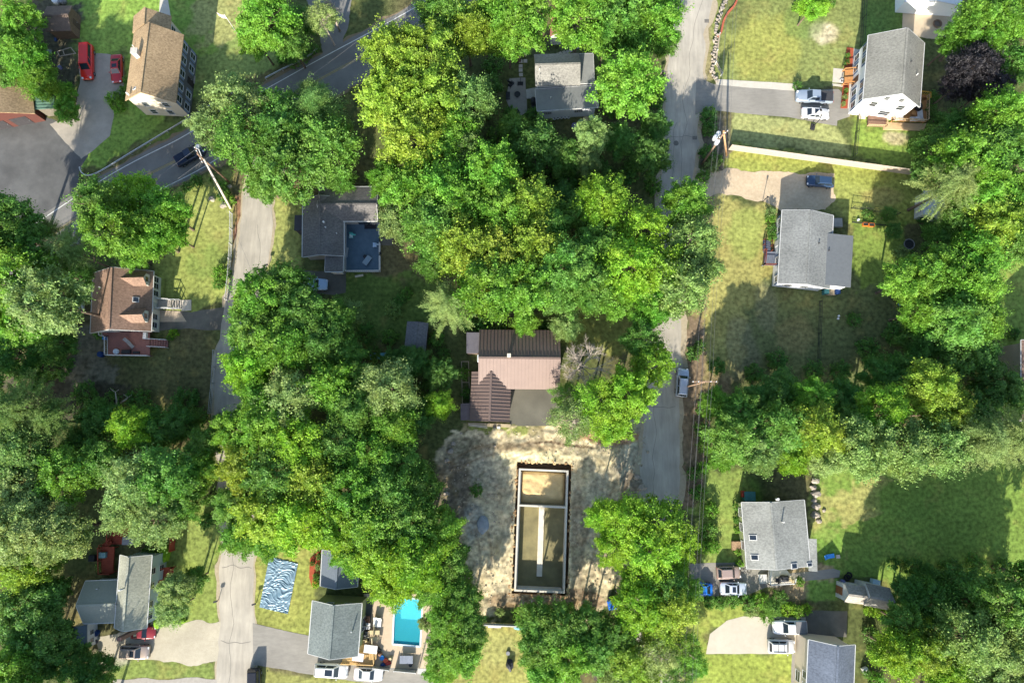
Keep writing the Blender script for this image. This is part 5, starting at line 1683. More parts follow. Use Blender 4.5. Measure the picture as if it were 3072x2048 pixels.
def barrel(px, label, mat, r=.3, h=.8, name="barrel", cat="barrel", lid=True, z=0.0):
    p = G(*px, z)
    mb = MB().tube([(p.x, p.y, z), (p.x, p.y, z + h * .5), (p.x, p.y, z + h)], [r * .88, r, r * .96], 16)
    if lid:
        mb.cyl((p.x, p.y, z + h), r * .7, .06, 14)
    return tag(mb.build(name, mat), label, cat)
# patio of the pale grey house
chair((1533, 257), R(-40), "wide black armchair in the upper corner of the shaded patio farthest from the house", plast["black"], wide=.95)
chair((1561, 255), R(-90), "black armchair at the upper side of the shaded patio closest to the house wall", plast["black"], wide=.85)
table((1552, 289), .5, "round black table in the middle of the shaded patio", plast["black"])
lounger((1524, 292), R(90), "dark bench seat on the outer edge of the shaded patio", plast["black"], L=1.5)
chair((1552, 338), R(30), "tilted black armchair at the lower end of the shaded patio", plast["black"], wide=.8)
tag(MB().blob((*G(1600, 308)[:2], .5), (.5, .75, .6), 3, .12).build("covered_grill", plast["black"]), "black covered grill beside the steps of the shaded patio", "grill")
for i, (x, y) in enumerate(((1663, 358), (1673, 356), (1684, 355), (1695, 354), (1705, 354))):
    p = G(x, y)
    t = thing("plant_pot", "small white-rimmed pot, %s of five below the long white wall" % ("first and farthest from the road", "second", "middle", "fourth", "fifth and closest to the road")[i], "plant pot", p, 0, "white rimmed pots")
    MB().tube([(p.x, p.y, 0), (p.x, p.y, .32)], [.16, .2], 14).build("pot", plast["grey"], t)
    a = [Vector((p.x + .23 * math.cos(k * math.pi / 8), p.y + .23 * math.sin(k * math.pi / 8), .33)) for k in range(17)]
    MB().tube(a, .05, 6).build("rim", plast["white"], t)
for px, lab, m in (((1723, 380), "violet-grey tub under the small pale tree below the long white wall", "violet"), ((1741, 370), "green tub between the violet and beige ones", "green"), ((1756, 361), "beige tub between the green and blue ones", "beige"), ((1775, 358), "bright blue tub at the corner of the long white wall", "blue")):
    barrel(px, lab, plast[m], .5, .45, "tub", "tub", False)
table((1631, 424), .45, "small grey-blue table in the deep shade of the wooded yard", plast["grey"], round_=False, w=.9, d=.9)
barrel((1617, 407), "beige stump-like pot in the shade beside the small grey-blue table", plast["beige"], .25, .4, "plant_pot", "plant pot", False)
barrel((1771, 143), "round dark fire bowl on the shaded yard above the pale grey house", plast["black"], .55, .4, "fire_bowl", "fire bowl", False)
# stepping stones
names = []
sl = [(1671, 165), (1681, 161), (1692, 158), (1702, 156), (1712, 153), (1723, 146), (1734, 142), (1744, 136), (1754, 131)]
for i, (x, y) in enumerate(sl):
    p = G(x, y)
    tag(MB().cbox((p.x, p.y, .04), (.5, .5, .06), .5).build("stepping_stone", M("stone_pale", (168, 164, 152), (150, 146, 136), 3)), "square stepping stone number %s along the curved path above the pale grey house" % ("one", "two", "three", "four", "five", "six", "seven", "eight", "nine")[i], "stepping stone", "stepping stones")
for i, (x, y) in enumerate([(1562, 185), (1576, 184), (1562, 199), (1562, 211), (1563, 225)]):
    p = G(x, y)
    tag(MB().cbox((p.x, p.y, .05), (.62, .58, .07)).build("stepping_stone", M("stone_pale", (168, 164, 152), (150, 146, 136), 3)), ("corner square paver above the shaded patio", "square paver beside the corner one, above the shaded patio", "second paver down from the corner, above the shaded patio", "third paver down from the corner, above the shaded patio", "lowest paver, touching the shaded patio")[i], "stepping stone", "stepping stones")
a, b2 = G(1534, 148), G(1580, 172)
t = thing("bench", "long slatted timber bench in the shade above the stepping stones", "bench", a)
for k in range(3):
    MB().bar(a + Vector((0, k * .16, .45)), b2 + Vector((0, k * .16, .45)), .12, .05).build("slat", grey_wood, t)
for q in (a.lerp(b2, .1), a.lerp(b2, .9)):
    MB().cbox((q.x, q.y + .16, .21), (.1, .45, .42)).build("leg", grey_wood, t)
# blue deck things
t = chair((1055, 708), R(180), "pale cushioned armchair with a turquoise frame on the blue-grey deck", M("turquoise", (100, 196, 188)), .35, wide=.8)
p = G(1053, 708, .85)
MB().cbox((p.x, p.y, .86), (.5, .62, .1)).build("cushion", M("pale_cushion", (196, 200, 204)), t)
chair((1126, 737), R(180), "small white-blue armchair by the gap in the blue deck's railing", M("white_blue", (170, 196, 220)), .35)
lounger((1041, 763), R(83), "narrow pale bench along the inner wall of the blue-grey deck", M("bench_grey", (150, 156, 160)), .35, 2.0, .35, "bench")
table((1103, 783), .5, "tilted pale table with a grey top near the lower corner of the blue-grey deck", M("table_grey", (130, 148, 160)), .35, False, R(55), 1.5, .85, .5)
barrel((1096, 771), "round dark pot beside the tilted table on the blue-grey deck", plast["black"], .3, .4, "plant_pot", "plant pot", False, .35)
p = G(1118, 674, .38)
tag(MB().box(p.x - 1.3, p.x + .6, p.y - .7, p.y + .2, .36, .38).build("doormat", M("dark_mat", (40, 44, 50))), "dark rug at the upper side of the blue-grey deck", "rug")
p = G(1140, 760, 1.2)
tag(MB().blob((p.x, p.y, 1.2), (.22, .3, .2), 4, .2).build("planter", plast["black"]), "black bundle hanging on the blue deck's outer railing", "planter")
a, b2 = G(1066, 830), G(1090, 826)
tag(MB().bar(a + Vector((0, 0, .15)), b2 + Vector((0, 0, .15)), .3, .2).build("log", M("pale_log", (196, 188, 168), (170, 160, 140), 3)), "pale split log on the grass just below the blue-grey deck", "log")
# cream cape things
lounger((391, 1030), R(-45), "grey folding lounger lying across the cream cape's deck", plast["grey"], 1.3, 1.9, .5)
barrel((352, 1055), "pale blue-white round drum at the lower rail of the cream cape's deck", M("pale_drum", (176, 192, 204)), .42, .5, "drum", "drum", True, 1.3)
tag(MB().cbox((*G(379, 1055, 1.6)[:2], 1.6), (1.3, .6, .55)).build("storage_box", plast["black"], bevel=.05), "long black box against the lower rail of the cream cape's deck", "storage box")
tag(MB().cbox((*G(409, 1057, 1.5)[:2], 1.5), (1.0, .35, .3)).build("planter", plast["black"], bevel=.03), "low dark planter beside the black box on the cream cape's deck", "planter")
tag(MB().cbox((*G(436, 1007, 1.6)[:2], 1.6), (.5, 1.0, .6)).build("cooler", plast["white"], bevel=.05), "small white cabinet beside the cream cape's deck stairs", "cabinet")
barrel((309, 1064), "navy water barrel at the outer corner of the cream cape's deck", plast["navy"], .45, .9)
tag(MB().cbox((*G(318, 1014, .6)[:2], .6), (.7, .5, .9)).build("bin", plast["blue"], bevel=.04), "blue bin beside the notch of the cream cape's deck", "bin")
t = thing("propane_tank", "long white propane tank in the shade beside the cream cape", "propane tank", G(243, 914))
a, b2 = G(243, 893, .6), G(244, 934, .6)
d = (b2 - a).normalized()
MB().tube([a - d * .12, a, a + d * .25, b2 - d * .25, b2, b2 + d * .12], [.1, .32, .45, .45, .32, .1], 16).build("tank", plast["white"], t)
for f in (.2, .8):
    q = a.lerp(b2, f)
    MB().cbox((q.x, q.y, .1), (.7, .2, .2)).build("foot", plast["grey"], t)
MB().cyl(a.lerp(b2, .5) + Vector((0, 0, .42)), .16, .16, 12).build("lid", plast["grey"], t)
for i, (x, y, c, s, lab) in enumerate(((499, 1007, 0, .9, "round light-green bush in the bed by the cream cape's stairs"),)):
    pass
# upper right house things
lounger((2690, 356), R(0), "white cushioned lounger on the timber deck next to the bright white wall", plast["white"], .9, 1.7, .8)
t = lounger((2757, 350), R(90), "pale L-shaped outdoor sofa at the outer corner of the timber deck", M("linen", (206, 200, 196)), .9, 2.0, .85, "sofa")
lounger((2740, 360), R(180), "short white sofa along the lower rail of the timber deck", M("linen", (206, 200, 196)), .9, 1.3, .7, "sofa")
table((2734, 345), .35, "round tan side table between the outdoor sofas", cedar, .9)
tag(MB().blob((*G(2756, 318, 1.5)[:2], 1.4), (.6, .8, .55), 6, .12).build("covered_grill", plast["black"]), "black covered grill at the corner of the white house on its deck", "grill")
tag(MB().blob((*G(2658, 344, 1.1)[:2], 1.0), (.3, .3, .35), 6, .2).build("flower_pot", plast["red"]), "small red flower pot on the white house's lower landing", "plant pot")
t = thing("garden_bench", "small slatted pale bench by the white house's bottom corner", "bench", G(2586, 348), R(-5))
for k in range(6):
    p = G(2586, 339 + k * 3.4, .45)
    MB().cbox((p.x, p.y, .45), (1.1, .11, .04), R(-6)).build("slat", M("pale_slat", (214, 200, 184)), t)
for sx in (-.45, .45):
    p = G(2586, 347)
    MB().cbox((p.x + sx, p.y, .21), (.08, .9, .42)).build("leg", grey_wood, t)
p = G(2811, 73)
t = thing("fire_pit", "round stone-ringed fire pit on the beige patio", "fire pit", p)
a = [Vector((p.x + .62 * math.cos(k * math.pi / 12), p.y + .62 * math.sin(k * math.pi / 12), .14)) for k in range(25)]
MB().tube(a, .14, 6).build("ring", M("fire_ring", (120, 100, 84), (96, 80, 68), 4), t)
MB().cyl((p.x, p.y, .03), .5, .03, 20).build("ash_bed", M("ash", (108, 100, 92)), t)
p = G(2525, 243)
a = [Vector((p.x + .3 * math.cos(k * math.pi / 8), p.y + .3 * math.sin(k * math.pi / 8), .12)) for k in range(17)]
tag(MB().tube(a, .09, 6).build("hose_reel", plast["white"]), "coiled white hose on the walk beside the timber front steps", "hose")
# bungalow things
for px, c, lab in (((2472, 878), "teal", "teal bin beside the stone step behind the bungalow"), ((2506, 878), "navy", "dark blue bin on the outer side of the stone step behind the bungalow")):
    p = G(*px)
    tag(MB().cbox((p.x, p.y, .5), (.75, .7, 1.0)).build("bin", plast[c], bevel=.05), lab, "bin")
for px, lab in (((2594, 674), "orange timber planter crate nearer the bungalow by the wire fence"), ((2612, 676), "orange timber planter crate farther from the bungalow by the wire fence")):
    p = G(*px)
    t = thing("planter", lab, "planter", p)
    mb = MB(Matrix.Translation((p.x, p.y, 0)))
    for sg in (-1, 1):
        mb.box(-.42, .42, sg * .28 - .03, sg * .28 + .03, .02, .4).box(sg * .42 - .03, sg * .42 + .03, -.25, .25, .02, .4)
    mb.build("frame", plast["orange"], t)
    MB(Matrix.Translation((p.x, p.y, 0))).box(-.39, .39, -.25, .25, .05, .33).build("soil", bumper, t)
barrel((2573, 661), "small white pot at the fence corner beside the bungalow", plast["white"], .2, .35, "plant_pot", "plant pot", False)
p = G(2724, 734)
t = thing("trampoline", "round dark fire ring or small trampoline in the shade by the woods", "trampoline", p)
a = [Vector((p.x + .8 * math.cos(k * math.pi / 12), p.y + .8 * math.sin(k * math.pi / 12), .35)) for k in range(25)]
MB().tube(a, .08, 6).build("ring", plast["grey"], t)
MB().cyl((p.x, p.y, .3), .74, .03, 24).build("mat", bumper, t)
for k in range(4):
    MB().cyl((p.x + .78 * math.cos(k * 1.57), p.y + .78 * math.sin(k * 1.57), 0), .03, .33, 6).build("leg", plast["grey"], t)
for px, lab in (((2515, 948), "tiny white pot on the shady lawn, upper of two"), ((2513, 956), "tiny white pot on the shady lawn, lower of two")):
    barrel(px, lab, plast["white"], .16, .25, "plant_pot", "plant pot", False)
tag(MB().cbox((*G(2700, 912)[:2], .3), (.7, .5, .5), .3).build("storage_box", plast["blue"], bevel=.04), "small bright blue box at the edge of the trees beyond the bungalow", "box")
# green-walled house things
t = thing("cart", "teal garbage cart at the upper corner of the green-walled house", "garbage cart", G(2241, 1489))
p = G(2241, 1486)
MB().box(p.x - .75, p.x + .75, p.y - .65, p.y + .65, .1, 1.3).build("body", plast["teal"], t)
MB().box(p.x - .8, p.x + .8, p.y - .7, p.y + .7, 1.303, 1.38).build("lid", M("teal_lid", (76, 128, 128)), t)
tag(MB().cbox((*G(2226, 1480)[:2], .5), (.5, .9, .9)).build("bin", plast["red"], bevel=.04), "reddish box beside the teal garbage cart", "box")
tag(MB().cbox((*G(2210, 1634)[:2], .3), (1.7, 1.3, .6)).build("wood_stack", M("cut_wood", (168, 140, 110), (130, 106, 84), 6, .9, .05, 6), bevel=.08), "brown block of cut wood against the green-walled house's side", "wood stack")
lounger((2484, 1667), R(10), "bright blue plastic lounger on the lawn beside the green-walled house", M("sky_blue", (70, 150, 224)), 0, 1.6, .6)
tag(MB().cbox((*G(2513, 1668)[:2], .1), (.55, .5, .18), .1).build("paving_slab", M("pale_slab", (196, 186, 170))), "pale square block on the grass beside the bright blue lounger", "block")
tag(MB().blob((*G(2356, 1733, 1.1)[:2], 1.1), (.75, .45, .4), 9, .3).build("covered_grill", plast["black"]), "jumbled black covered grill on the white porch", "grill")
chair((2330, 1738), R(90), "dark chair at the street end of the white porch", plast["black"], .8)
chair((2370, 1734), R(100), "pale lounge chair at the back end of the white porch", plast["beige"], .8)
p = G(2237, 1712)
a0_ = [Vector((p.x + .33 * math.cos(k * math.pi / 8), p.y + .33 * math.sin(k * math.pi / 8), .35)) for k in range(17)]
t = thing("bicycle", "small bicycle lying against the driveway corner by the hatchback", "bicycle", p)
for dx in (-.5, .5):
    a = [Vector((p.x + dx + .3 * math.cos(k * math.pi / 8), p.y + .3 * math.sin(k * math.pi / 8), .1)) for k in range(17)]
    MB().tube(a, .03, 5).build("wheel", bumper, t)
MB().bar((p.x - .5, p.y, .15), (p.x + .1, p.y + .3, .2), .05).bar((p.x + .1, p.y + .3, .2), (p.x + .5, p.y, .15), .05).bar((p.x - .1, p.y - .05, .15), (p.x + .1, p.y + .3, .2), .05).build("frame", plast["grey"], t)
for px, lab, m in (((2546, 1724), "black tyre-like ring in the shade of the double shed, upper", "black"), ((2540, 1731), "black tyre-like ring in the shade of the double shed, lower", "black")):
    p = G(*px)
    a = [Vector((p.x + .38 * math.cos(k * math.pi / 8), p.y + .38 * math.sin(k * math.pi / 8), .14)) for k in range(17)]
    tag(MB().tube(a, .13, 7).build("tyre", rubber), lab, "tyre")
barrel((2523, 1741), "small grey-blue drum at the corner of the double shed", plast["violet"], .3, .8)
tag(MB().cbox((*G(2620, 1742)[:2], .5), (1.1, .7, .9), -.2).build("cabinet", M("pale_blue_box", (170, 196, 206)), bevel=.03), "pale blue box standing behind the double shed", "box")
tag(MB().cbox((*G(2592, 2007)[:2], .3), (.8, .8, .6), .4).build("planter_box", plast["white"], bevel=.05), "little white box on the dark lawn beside the slate-blue roof", "box")
# pool side
table((1221, 1973), .5, "grey rectangular table in the shade at the lower end of the pool", M("table_grey2", (128, 134, 146)), .03, False, 0, 1.9, 1.1)
tag(MB().cyl((*G(1233, 1990)[:2], .03), .28, .5, 14).build("stool", bumper), "round black stool tucked at the grey table by the pool", "stool")
barrel((1222, 1981), "small white cooler on the deck beside the grey table", plast["white"], .25, .4, "cooler", "cooler", True, .03)
for px, lab in (((1128, 1862), "wide white sun lounger on the beige pool deck, inner one"), ((1139, 1864), "white sun lounger on the beige pool deck, outer one")):
    lounger(px, R(-94), lab, plast["white"], .03, 1.4, .6)
for px, c, lab, rz in (((1105, 1853), "brown", "dark cushioned chair against the house at the upper end of the terrace", 0), ((1106, 1874), "white", "white cushioned chair on the dark terrace beside the house", 0), ((1124, 1894), "beige", "long beige sofa at the upper side of the dark terrace", -90), ((1104, 1900), "grey", "grey armchair close to the house wall on the dark terrace", 0), ((1120, 1913), "beige", "beige sofa at the lower side of the dark terrace", 90), ((1104, 1914), "beige", "small beige armchair in the lower corner of the dark terrace", 0)):
    chair(px, R(rz), lab, plast[c], .2, wide=1.6 if "sofa" in lab else .75)
tag(MB().cbox((*G(1112, 1946, 1.2)[:2], 1.25), (1.9, 1.1, .06), -.12).cbox((*G(1112, 1946, .9)[:2], .9), (.1, .1, .7)).build("table", plast["white"]), "bright white cloth-covered table on the tan pool-house deck", "table")
tag(MB().cbox((*G(1074, 1970, 1.1)[:2], 1.1), (1.6, 1.1, .08), -.12).cbox((*G(1074, 1970, .8)[:2], .8), (.1, .1, .6)).build("table", M("pinkish_white", (214, 204, 206))), "pinkish-white table by the lower steps of the tan deck", "table")
t = thing("bench", "slatted tan timber bench at the outer corner of the tan deck", "bench", G(1116, 1962))
for k in range(7):
    p = G(1110 + k * 3.0, 1966, 1.0)
    MB().cbox((p.x, p.y, 1.0), (.1, 1.1, .05), -.2).build("slat", M("tan_boards", (196, 164, 112)), t)
for k, dx in enumerate((-.5, .5)):
    p = G(1119, 1966, .75)
    MB().cbox((p.x + dx, p.y, .75), (.08, .8, .45)).build("leg", M("tan_boards", (196, 164, 112)), t)
for k, (y, x0, x1) in enumerate(((1990, 1040, 1100), (1986, 1024, 1060))):
    pass
a = MB()
for k in range(3):
    p, q = G(1030 + k * 6, 1978 + k * 4, .5 - .15 * k), G(1098, 1988 + k * 4, .5 - .15 * k)
    a.bar(p, q, .3, .08)
tag(a.build("step", M("tan_boards", (196, 164, 112))), "long tan timber steps below the tan deck above the white sedan", "steps")
barrel((1147, 1970), "blue ball-like toy tub among the clutter by the low white wall", plast["blue"], .35, .4, "toy_tub", "toy", False)
barrel((1158, 1978), "red-orange tub among the clutter by the low white wall", M("red_orange", (206, 90, 60)), .35, .4, "toy_tub", "toy", False)
for i, (x, y, c) in enumerate(((1151, 1990, "navy"), (1165, 1986, "red"), (1140, 1958, "brown"), (1136, 1946, "black"), (1172, 1972, "beige"))):
    p = G(x, y)
    tag(MB().blob((p.x, p.y, .25), (.4, .3, .3), i + 50, .3).build("toy", plast[c]), "%s bundle between the tan deck and pool, %s" % ({"navy": "dark blue"}.get(c, c), ("next to the white wall", "beside the red-orange tub", "against the deck rail", "near the deck's upper corner", "on the open pool deck side")[i]), "bundle")
t = thing("canopy", "small flat pale canopy at the end of the white panel fence", "canopy", G(1276, 2012))
p = [G(1254, 2003, 2.2), G(1304, 2006, 2.2), G(1302, 2022, 2.2), G(1252, 2020, 2.2)]
MB().poly(p, 2.15, 2.25).build("top", M("grey_canopy", (186, 184, 176)), t)
for q in p:
    MB().cbox((q.x, q.y, 1.07), (.08, .08, 2.14)).build("post", trim_w, t)
# sage house yard
tag(MB().cbox((*G(309, 1664, 1.5)[:2], 1.5), (1.0, .8, .5)).build("table", M("teal_table", (120, 156, 160)), bevel=.04), "teal table on the red deck of the sage-roofed house", "table")
tag(MB().cbox((*G(391, 1620, 1.0)[:2], .9), (1.7, 1.1, 1.6)).build("shed_box", M("grey_lid", (140, 142, 150)), bevel=.04), "grey-topped storage locker between the red decks and the sage-roofed house", "storage locker")
tag(MB().cbox((*G(285, 1671)[:2], .5), (.9, .9, .9)).build("bin", plast["black"], bevel=.04), "black square bin in the dark yard beside the red deck", "bin")
a, b2 = G(528, 1576), G(524, 1648)
t = thing("red_fence", "tall red-brown plank fence at the lawn edge above the sage-roofed house", "fence", a)
MB().bar(a + Vector((0, 0, .9)), b2 + Vector((0, 0, .9)), .08, 1.7).build("panel", redst, t)
for f in (0, .33, .66, 1):
    q = a.lerp(b2, f)
    MB().cbox((q.x + .08, q.y, .95), (.12, .12, 1.9)).build("post", redst, t)
tag(MB().blob((*G(495, 1657)[:2], .5), (1.0, 1.6, .9), 12, .12, 3).build("hedge", M("lime_hedge", (120, 158, 30), (92, 130, 24), 6, .9, .06, 9)), "bright lime-green clipped oval hedge beside the sage-roofed house", "hedge")
for px, s, lab in (((484, 1862), (1.0, .9, .7), "lime-green clipped bush at the lower corner of the sage-roofed house"), ((540, 1858), (1.1, .5, .6), "small lime-green clipped bush on the gravel edge below the olive tree")):
    tag(MB().blob((*G(*px)[:2], .35), s, 14, .15, 3).build("bush", M("lime_hedge", (120, 158, 30), (92, 130, 24), 6, .9, .06, 9)), lab, "bush")
for px, c, lab in (((288, 1896), "navy", "dark blue tarp heap against the white shed"), ((282, 1922), "black", "black bin beside the white shed's wall"), ((287, 1958), "beige", "beige crate near the white shed's lower corner"), ((286, 1985), "grey", "grey bucket below the white shed")):
    p = G(*px)
    tag(MB().blob((p.x, p.y, .35), (.7, .6, .5), len(lab), .3).build("crate" if c == "beige" else "bin", plast[c]), lab, "clutter")
# junk by the red pickup
for i, (x, y, s, c, lab) in enumerate(((174, 9, .55, "white", "round white-lidded drum above the littered shed, first"), (193, 8, .55, "grey", "round grey-lidded drum above the littered shed, second"))):
    barrel((x, y), lab, plast[c], s, .9)
t = thing("garden_swing", "pale wooden swing frame lying in the junk beside the red pickup", "swing frame", G(196, 156))
for a, b2 in (((172, 155), (212, 143)), ((176, 170), (228, 160)), ((172, 155), (180, 170)), ((212, 143), (226, 160)), ((188, 150), (194, 167))):
    MB().bar(G(*a, .6), G(*b2, .6), .1).build("beam", grey_wood, t)
random.seed(8)
jn = [("plank", "grey"), ("bucket", "white"), ("box", "teal"), ("scrap sheet", "grey"), ("crate", "brown"), ("box", "navy"), ("bucket", "black"), ("scrap sheet", "violet")]
for i, ((x, y), (nm, c)) in enumerate(zip(((232, 60), (221, 58), (210, 96), (150, 158), (225, 80), (170, 122), (222, 108), (183, 205)), jn)):
    p = G(x, y)
    tag(MB().cbox((p.x, p.y, .25), (random.uniform(.4, 1.2), random.uniform(.4, .9), random.uniform(.2, .5)), i).build(nm.replace(" ", "_"), plast[c], bevel=.03), "%s-coloured %s in the junk yard, %s" % (c, nm, ("beside the littered shed's far wall", "by the littered shed door", "just below the littered shed", "under the tree edge by the swing frame", "between the littered shed and lawn", "above the swing frame", "above the red pickup", "below the swing frame")[i]), nm)
# things by the middle house
tag(MB().cbox((*G(1150, 1068)[:2], .35), (4.0, 1.0, .5), .06).build("upturned_boat", M("pale_turquoise", (104, 160, 170), (90, 144, 156), 1.5, .5), bevel=.22), "pale turquoise upturned boat hull in the dark yard below the L-shaped house", "boat")
for i, (a, b2) in enumerate((((1406, 1272), (1460, 1279)), ((1408, 1276), (1462, 1283)))):
    tag(MB().bar(G(*a, .3), G(*b2, .3), .12, .08).build("plank", M("white_plank", (206, 196, 176))), ("upper" if i == 0 else "lower") + " of two long pale planks lying below the brown metal wing", "plank")
for px, c, lab in (((1484, 1281), "black", "small black crate at the base of the brown metal wing"), ((1496, 1282), "white", "small white bag at the base of the brown metal wing")):
    tag(MB().cbox((*G(*px)[:2], .3), (.5, .35, .4)).build("crate", plast[c], bevel=.04), lab, "crate")
a, b2 = G(1385, 1085), G(1388, 1210)
t = thing("cold_frame", "narrow grey frame in the shade beside the brown metal house", "frame", a)
for dx in (0, 1.1):
    MB().bar(a + Vector((dx, 0, .5)), b2 + Vector((dx, 0, .5)), .08).build("beam", grey_wood, t)
for k in range(5):
    q = a.lerp(b2, k / 4)
    MB().bar(q + Vector((0, 0, .5)), q + Vector((1.1, 0, .5)), .07).bar(q, q + Vector((0, 0, .5)), .07).build("beam", grey_wood, t)
# fence-side things below the pit
tag(MB().cbox((*G(1484, 1874)[:2], .45), (1.9, .5, .08), -.02).build("bench", M("pinkish_white", (214, 204, 206)), bevel=.02), "pale bench board lying below the white-topped fence, plain one", "bench")
tag(MB().blob((*G(1560, 1881)[:2], .25), (.95, .3, .25), 3, .05, 3).build("kayak", M("kayak_blue", (120, 170, 190))), "small pale blue kayak below the white-topped fence", "kayak")
tag(MB().blob((*G(1530, 1992)[:2], .4), (.5, .8, .5), 7, .3).build("wheelbarrow", plast["black"]), "dark covered wheelbarrow on the sunny lawn at the bottom", "wheelbarrow")
barrel((1524, 1957), "small dark ringed pot on the sunny lawn at the bottom", plast["grey"], .3, .3, "plant_pot", "plant pot", False)
tag(MB().cbox((*G(1834, 1810)[:2], .5), (1.2, 1.4, .6), .2).build("tarp_bundle", M("tarp_blue", (24, 96, 190)), bevel=.12), "bright blue tarp bundle half under trees beside the building lot", "tarp")
a, b2 = G(1786, 1972), G(1783, 2022)
tag(MB().bar(a + Vector((0, 0, 2.3)), b2 + Vector((0, 0, 2.3)), .7, .12).cbox((a.x, a.y, 1.1), (.12, .12, 2.3)).cbox((b2.x, b2.y, 1.1), (.12, .12, 2.3)).build("arbor", M("dark_arbor", (84, 72, 66))), "dark narrow arbor between the lower trees at the bottom edge", "arbor")

# ------------------------------------------------------------------ trees
def leaf_material(name, yellow=.5):
    m = bpy.data.materials.new(name)
    m.use_nodes = True
    nt = m.node_tree
    N, L = nt.nodes, nt.links
    b = N["Principled BSDF"]
    b.inputs["Roughness"].default_value = .55
    b.inputs["Specular IOR Level"].default_value = .35
    oi = N.new("ShaderNodeObjectInfo")
    geo = N.new("ShaderNodeNewGeometry")
    hs = N.new("ShaderNodeHueSaturation")
    mr = N.new("ShaderNodeMapRange")
    mr.inputs["To Min"].default_value, mr.inputs["To Max"].default_value = .62, 1.4
    L.new(geo.outputs["Random Per Island"], mr.inputs["Value"])
    L.new(mr.outputs[0], hs.inputs["Value"])
    # patches of warmer and cooler leaves inside one crown
    nz = N.new("ShaderNodeTexNoise")
    nz.inputs["Scale"].default_value = .35
    nz.inputs["Detail"].default_value = 3
    L.new(geo.outputs["Position"], nz.inputs["Vector"])
    m2 = N.new("ShaderNodeMapRange")
    m2.inputs["From Min"].default_value, m2.inputs["From Max"].default_value = .35, .65
    m2.inputs["To Min"].default_value, m2.inputs["To Max"].default_value = .487, .512
    L.new(nz.outputs[0], m2.inputs["Value"])
    L.new(m2.outputs[0], hs.inputs["Hue"])
    L.new(oi.outputs["Color"], hs.inputs["Color"])
    L.new(hs.outputs[0], b.inputs["Base Color"])
    tr = N.new("ShaderNodeBsdfTranslucent")
    hs2 = N.new("ShaderNodeHueSaturation")
    hs2.inputs["Hue"].default_value = .485
    hs2.inputs["Value"].default_value = 1.5
    L.new(hs.outputs[0], hs2.inputs["Color"])
    L.new(hs2.outputs[0], tr.inputs["Color"])
    mx = N.new("ShaderNodeMixShader")
    mx.inputs[0].default_value = .38
    L.new(b.outputs[0], mx.inputs[1])
    L.new(tr.outputs[0], mx.inputs[2])
    L.new(mx.outputs[0], N["Material Output"].inputs["Surface"])
    return m
leaf_m = leaf_material("leaves")
bark_m = M("bark", (116, 100, 84), (84, 72, 60), 3, .9, .02, 6)
pale_bark = M("dead_wood", (190, 178, 164), (150, 138, 124), 3, .85)

def leaves(cen, nrm, size, rng, aspect=.62):
    """quads folded nowhere, one island per leaf"""
    n = len(cen)
    nrm = nrm / (np.linalg.norm(nrm, axis=1, keepdims=True) + 1e-9)
    r = rng.normal(size=(n, 3))
    a = np.cross(nrm, r)
    a /= np.linalg.norm(a, axis=1, keepdims=True) + 1e-9
    b = np.cross(nrm, a)
    s = size[:, None] / 2
    v = np.stack([cen - a * s, cen - b * s * aspect + nrm * s * .12, cen + a * s, cen + b * s * aspect + nrm * s * .12], 1)
    return v.reshape(-1, 3), np.arange(n * 4).reshape(n, 4)

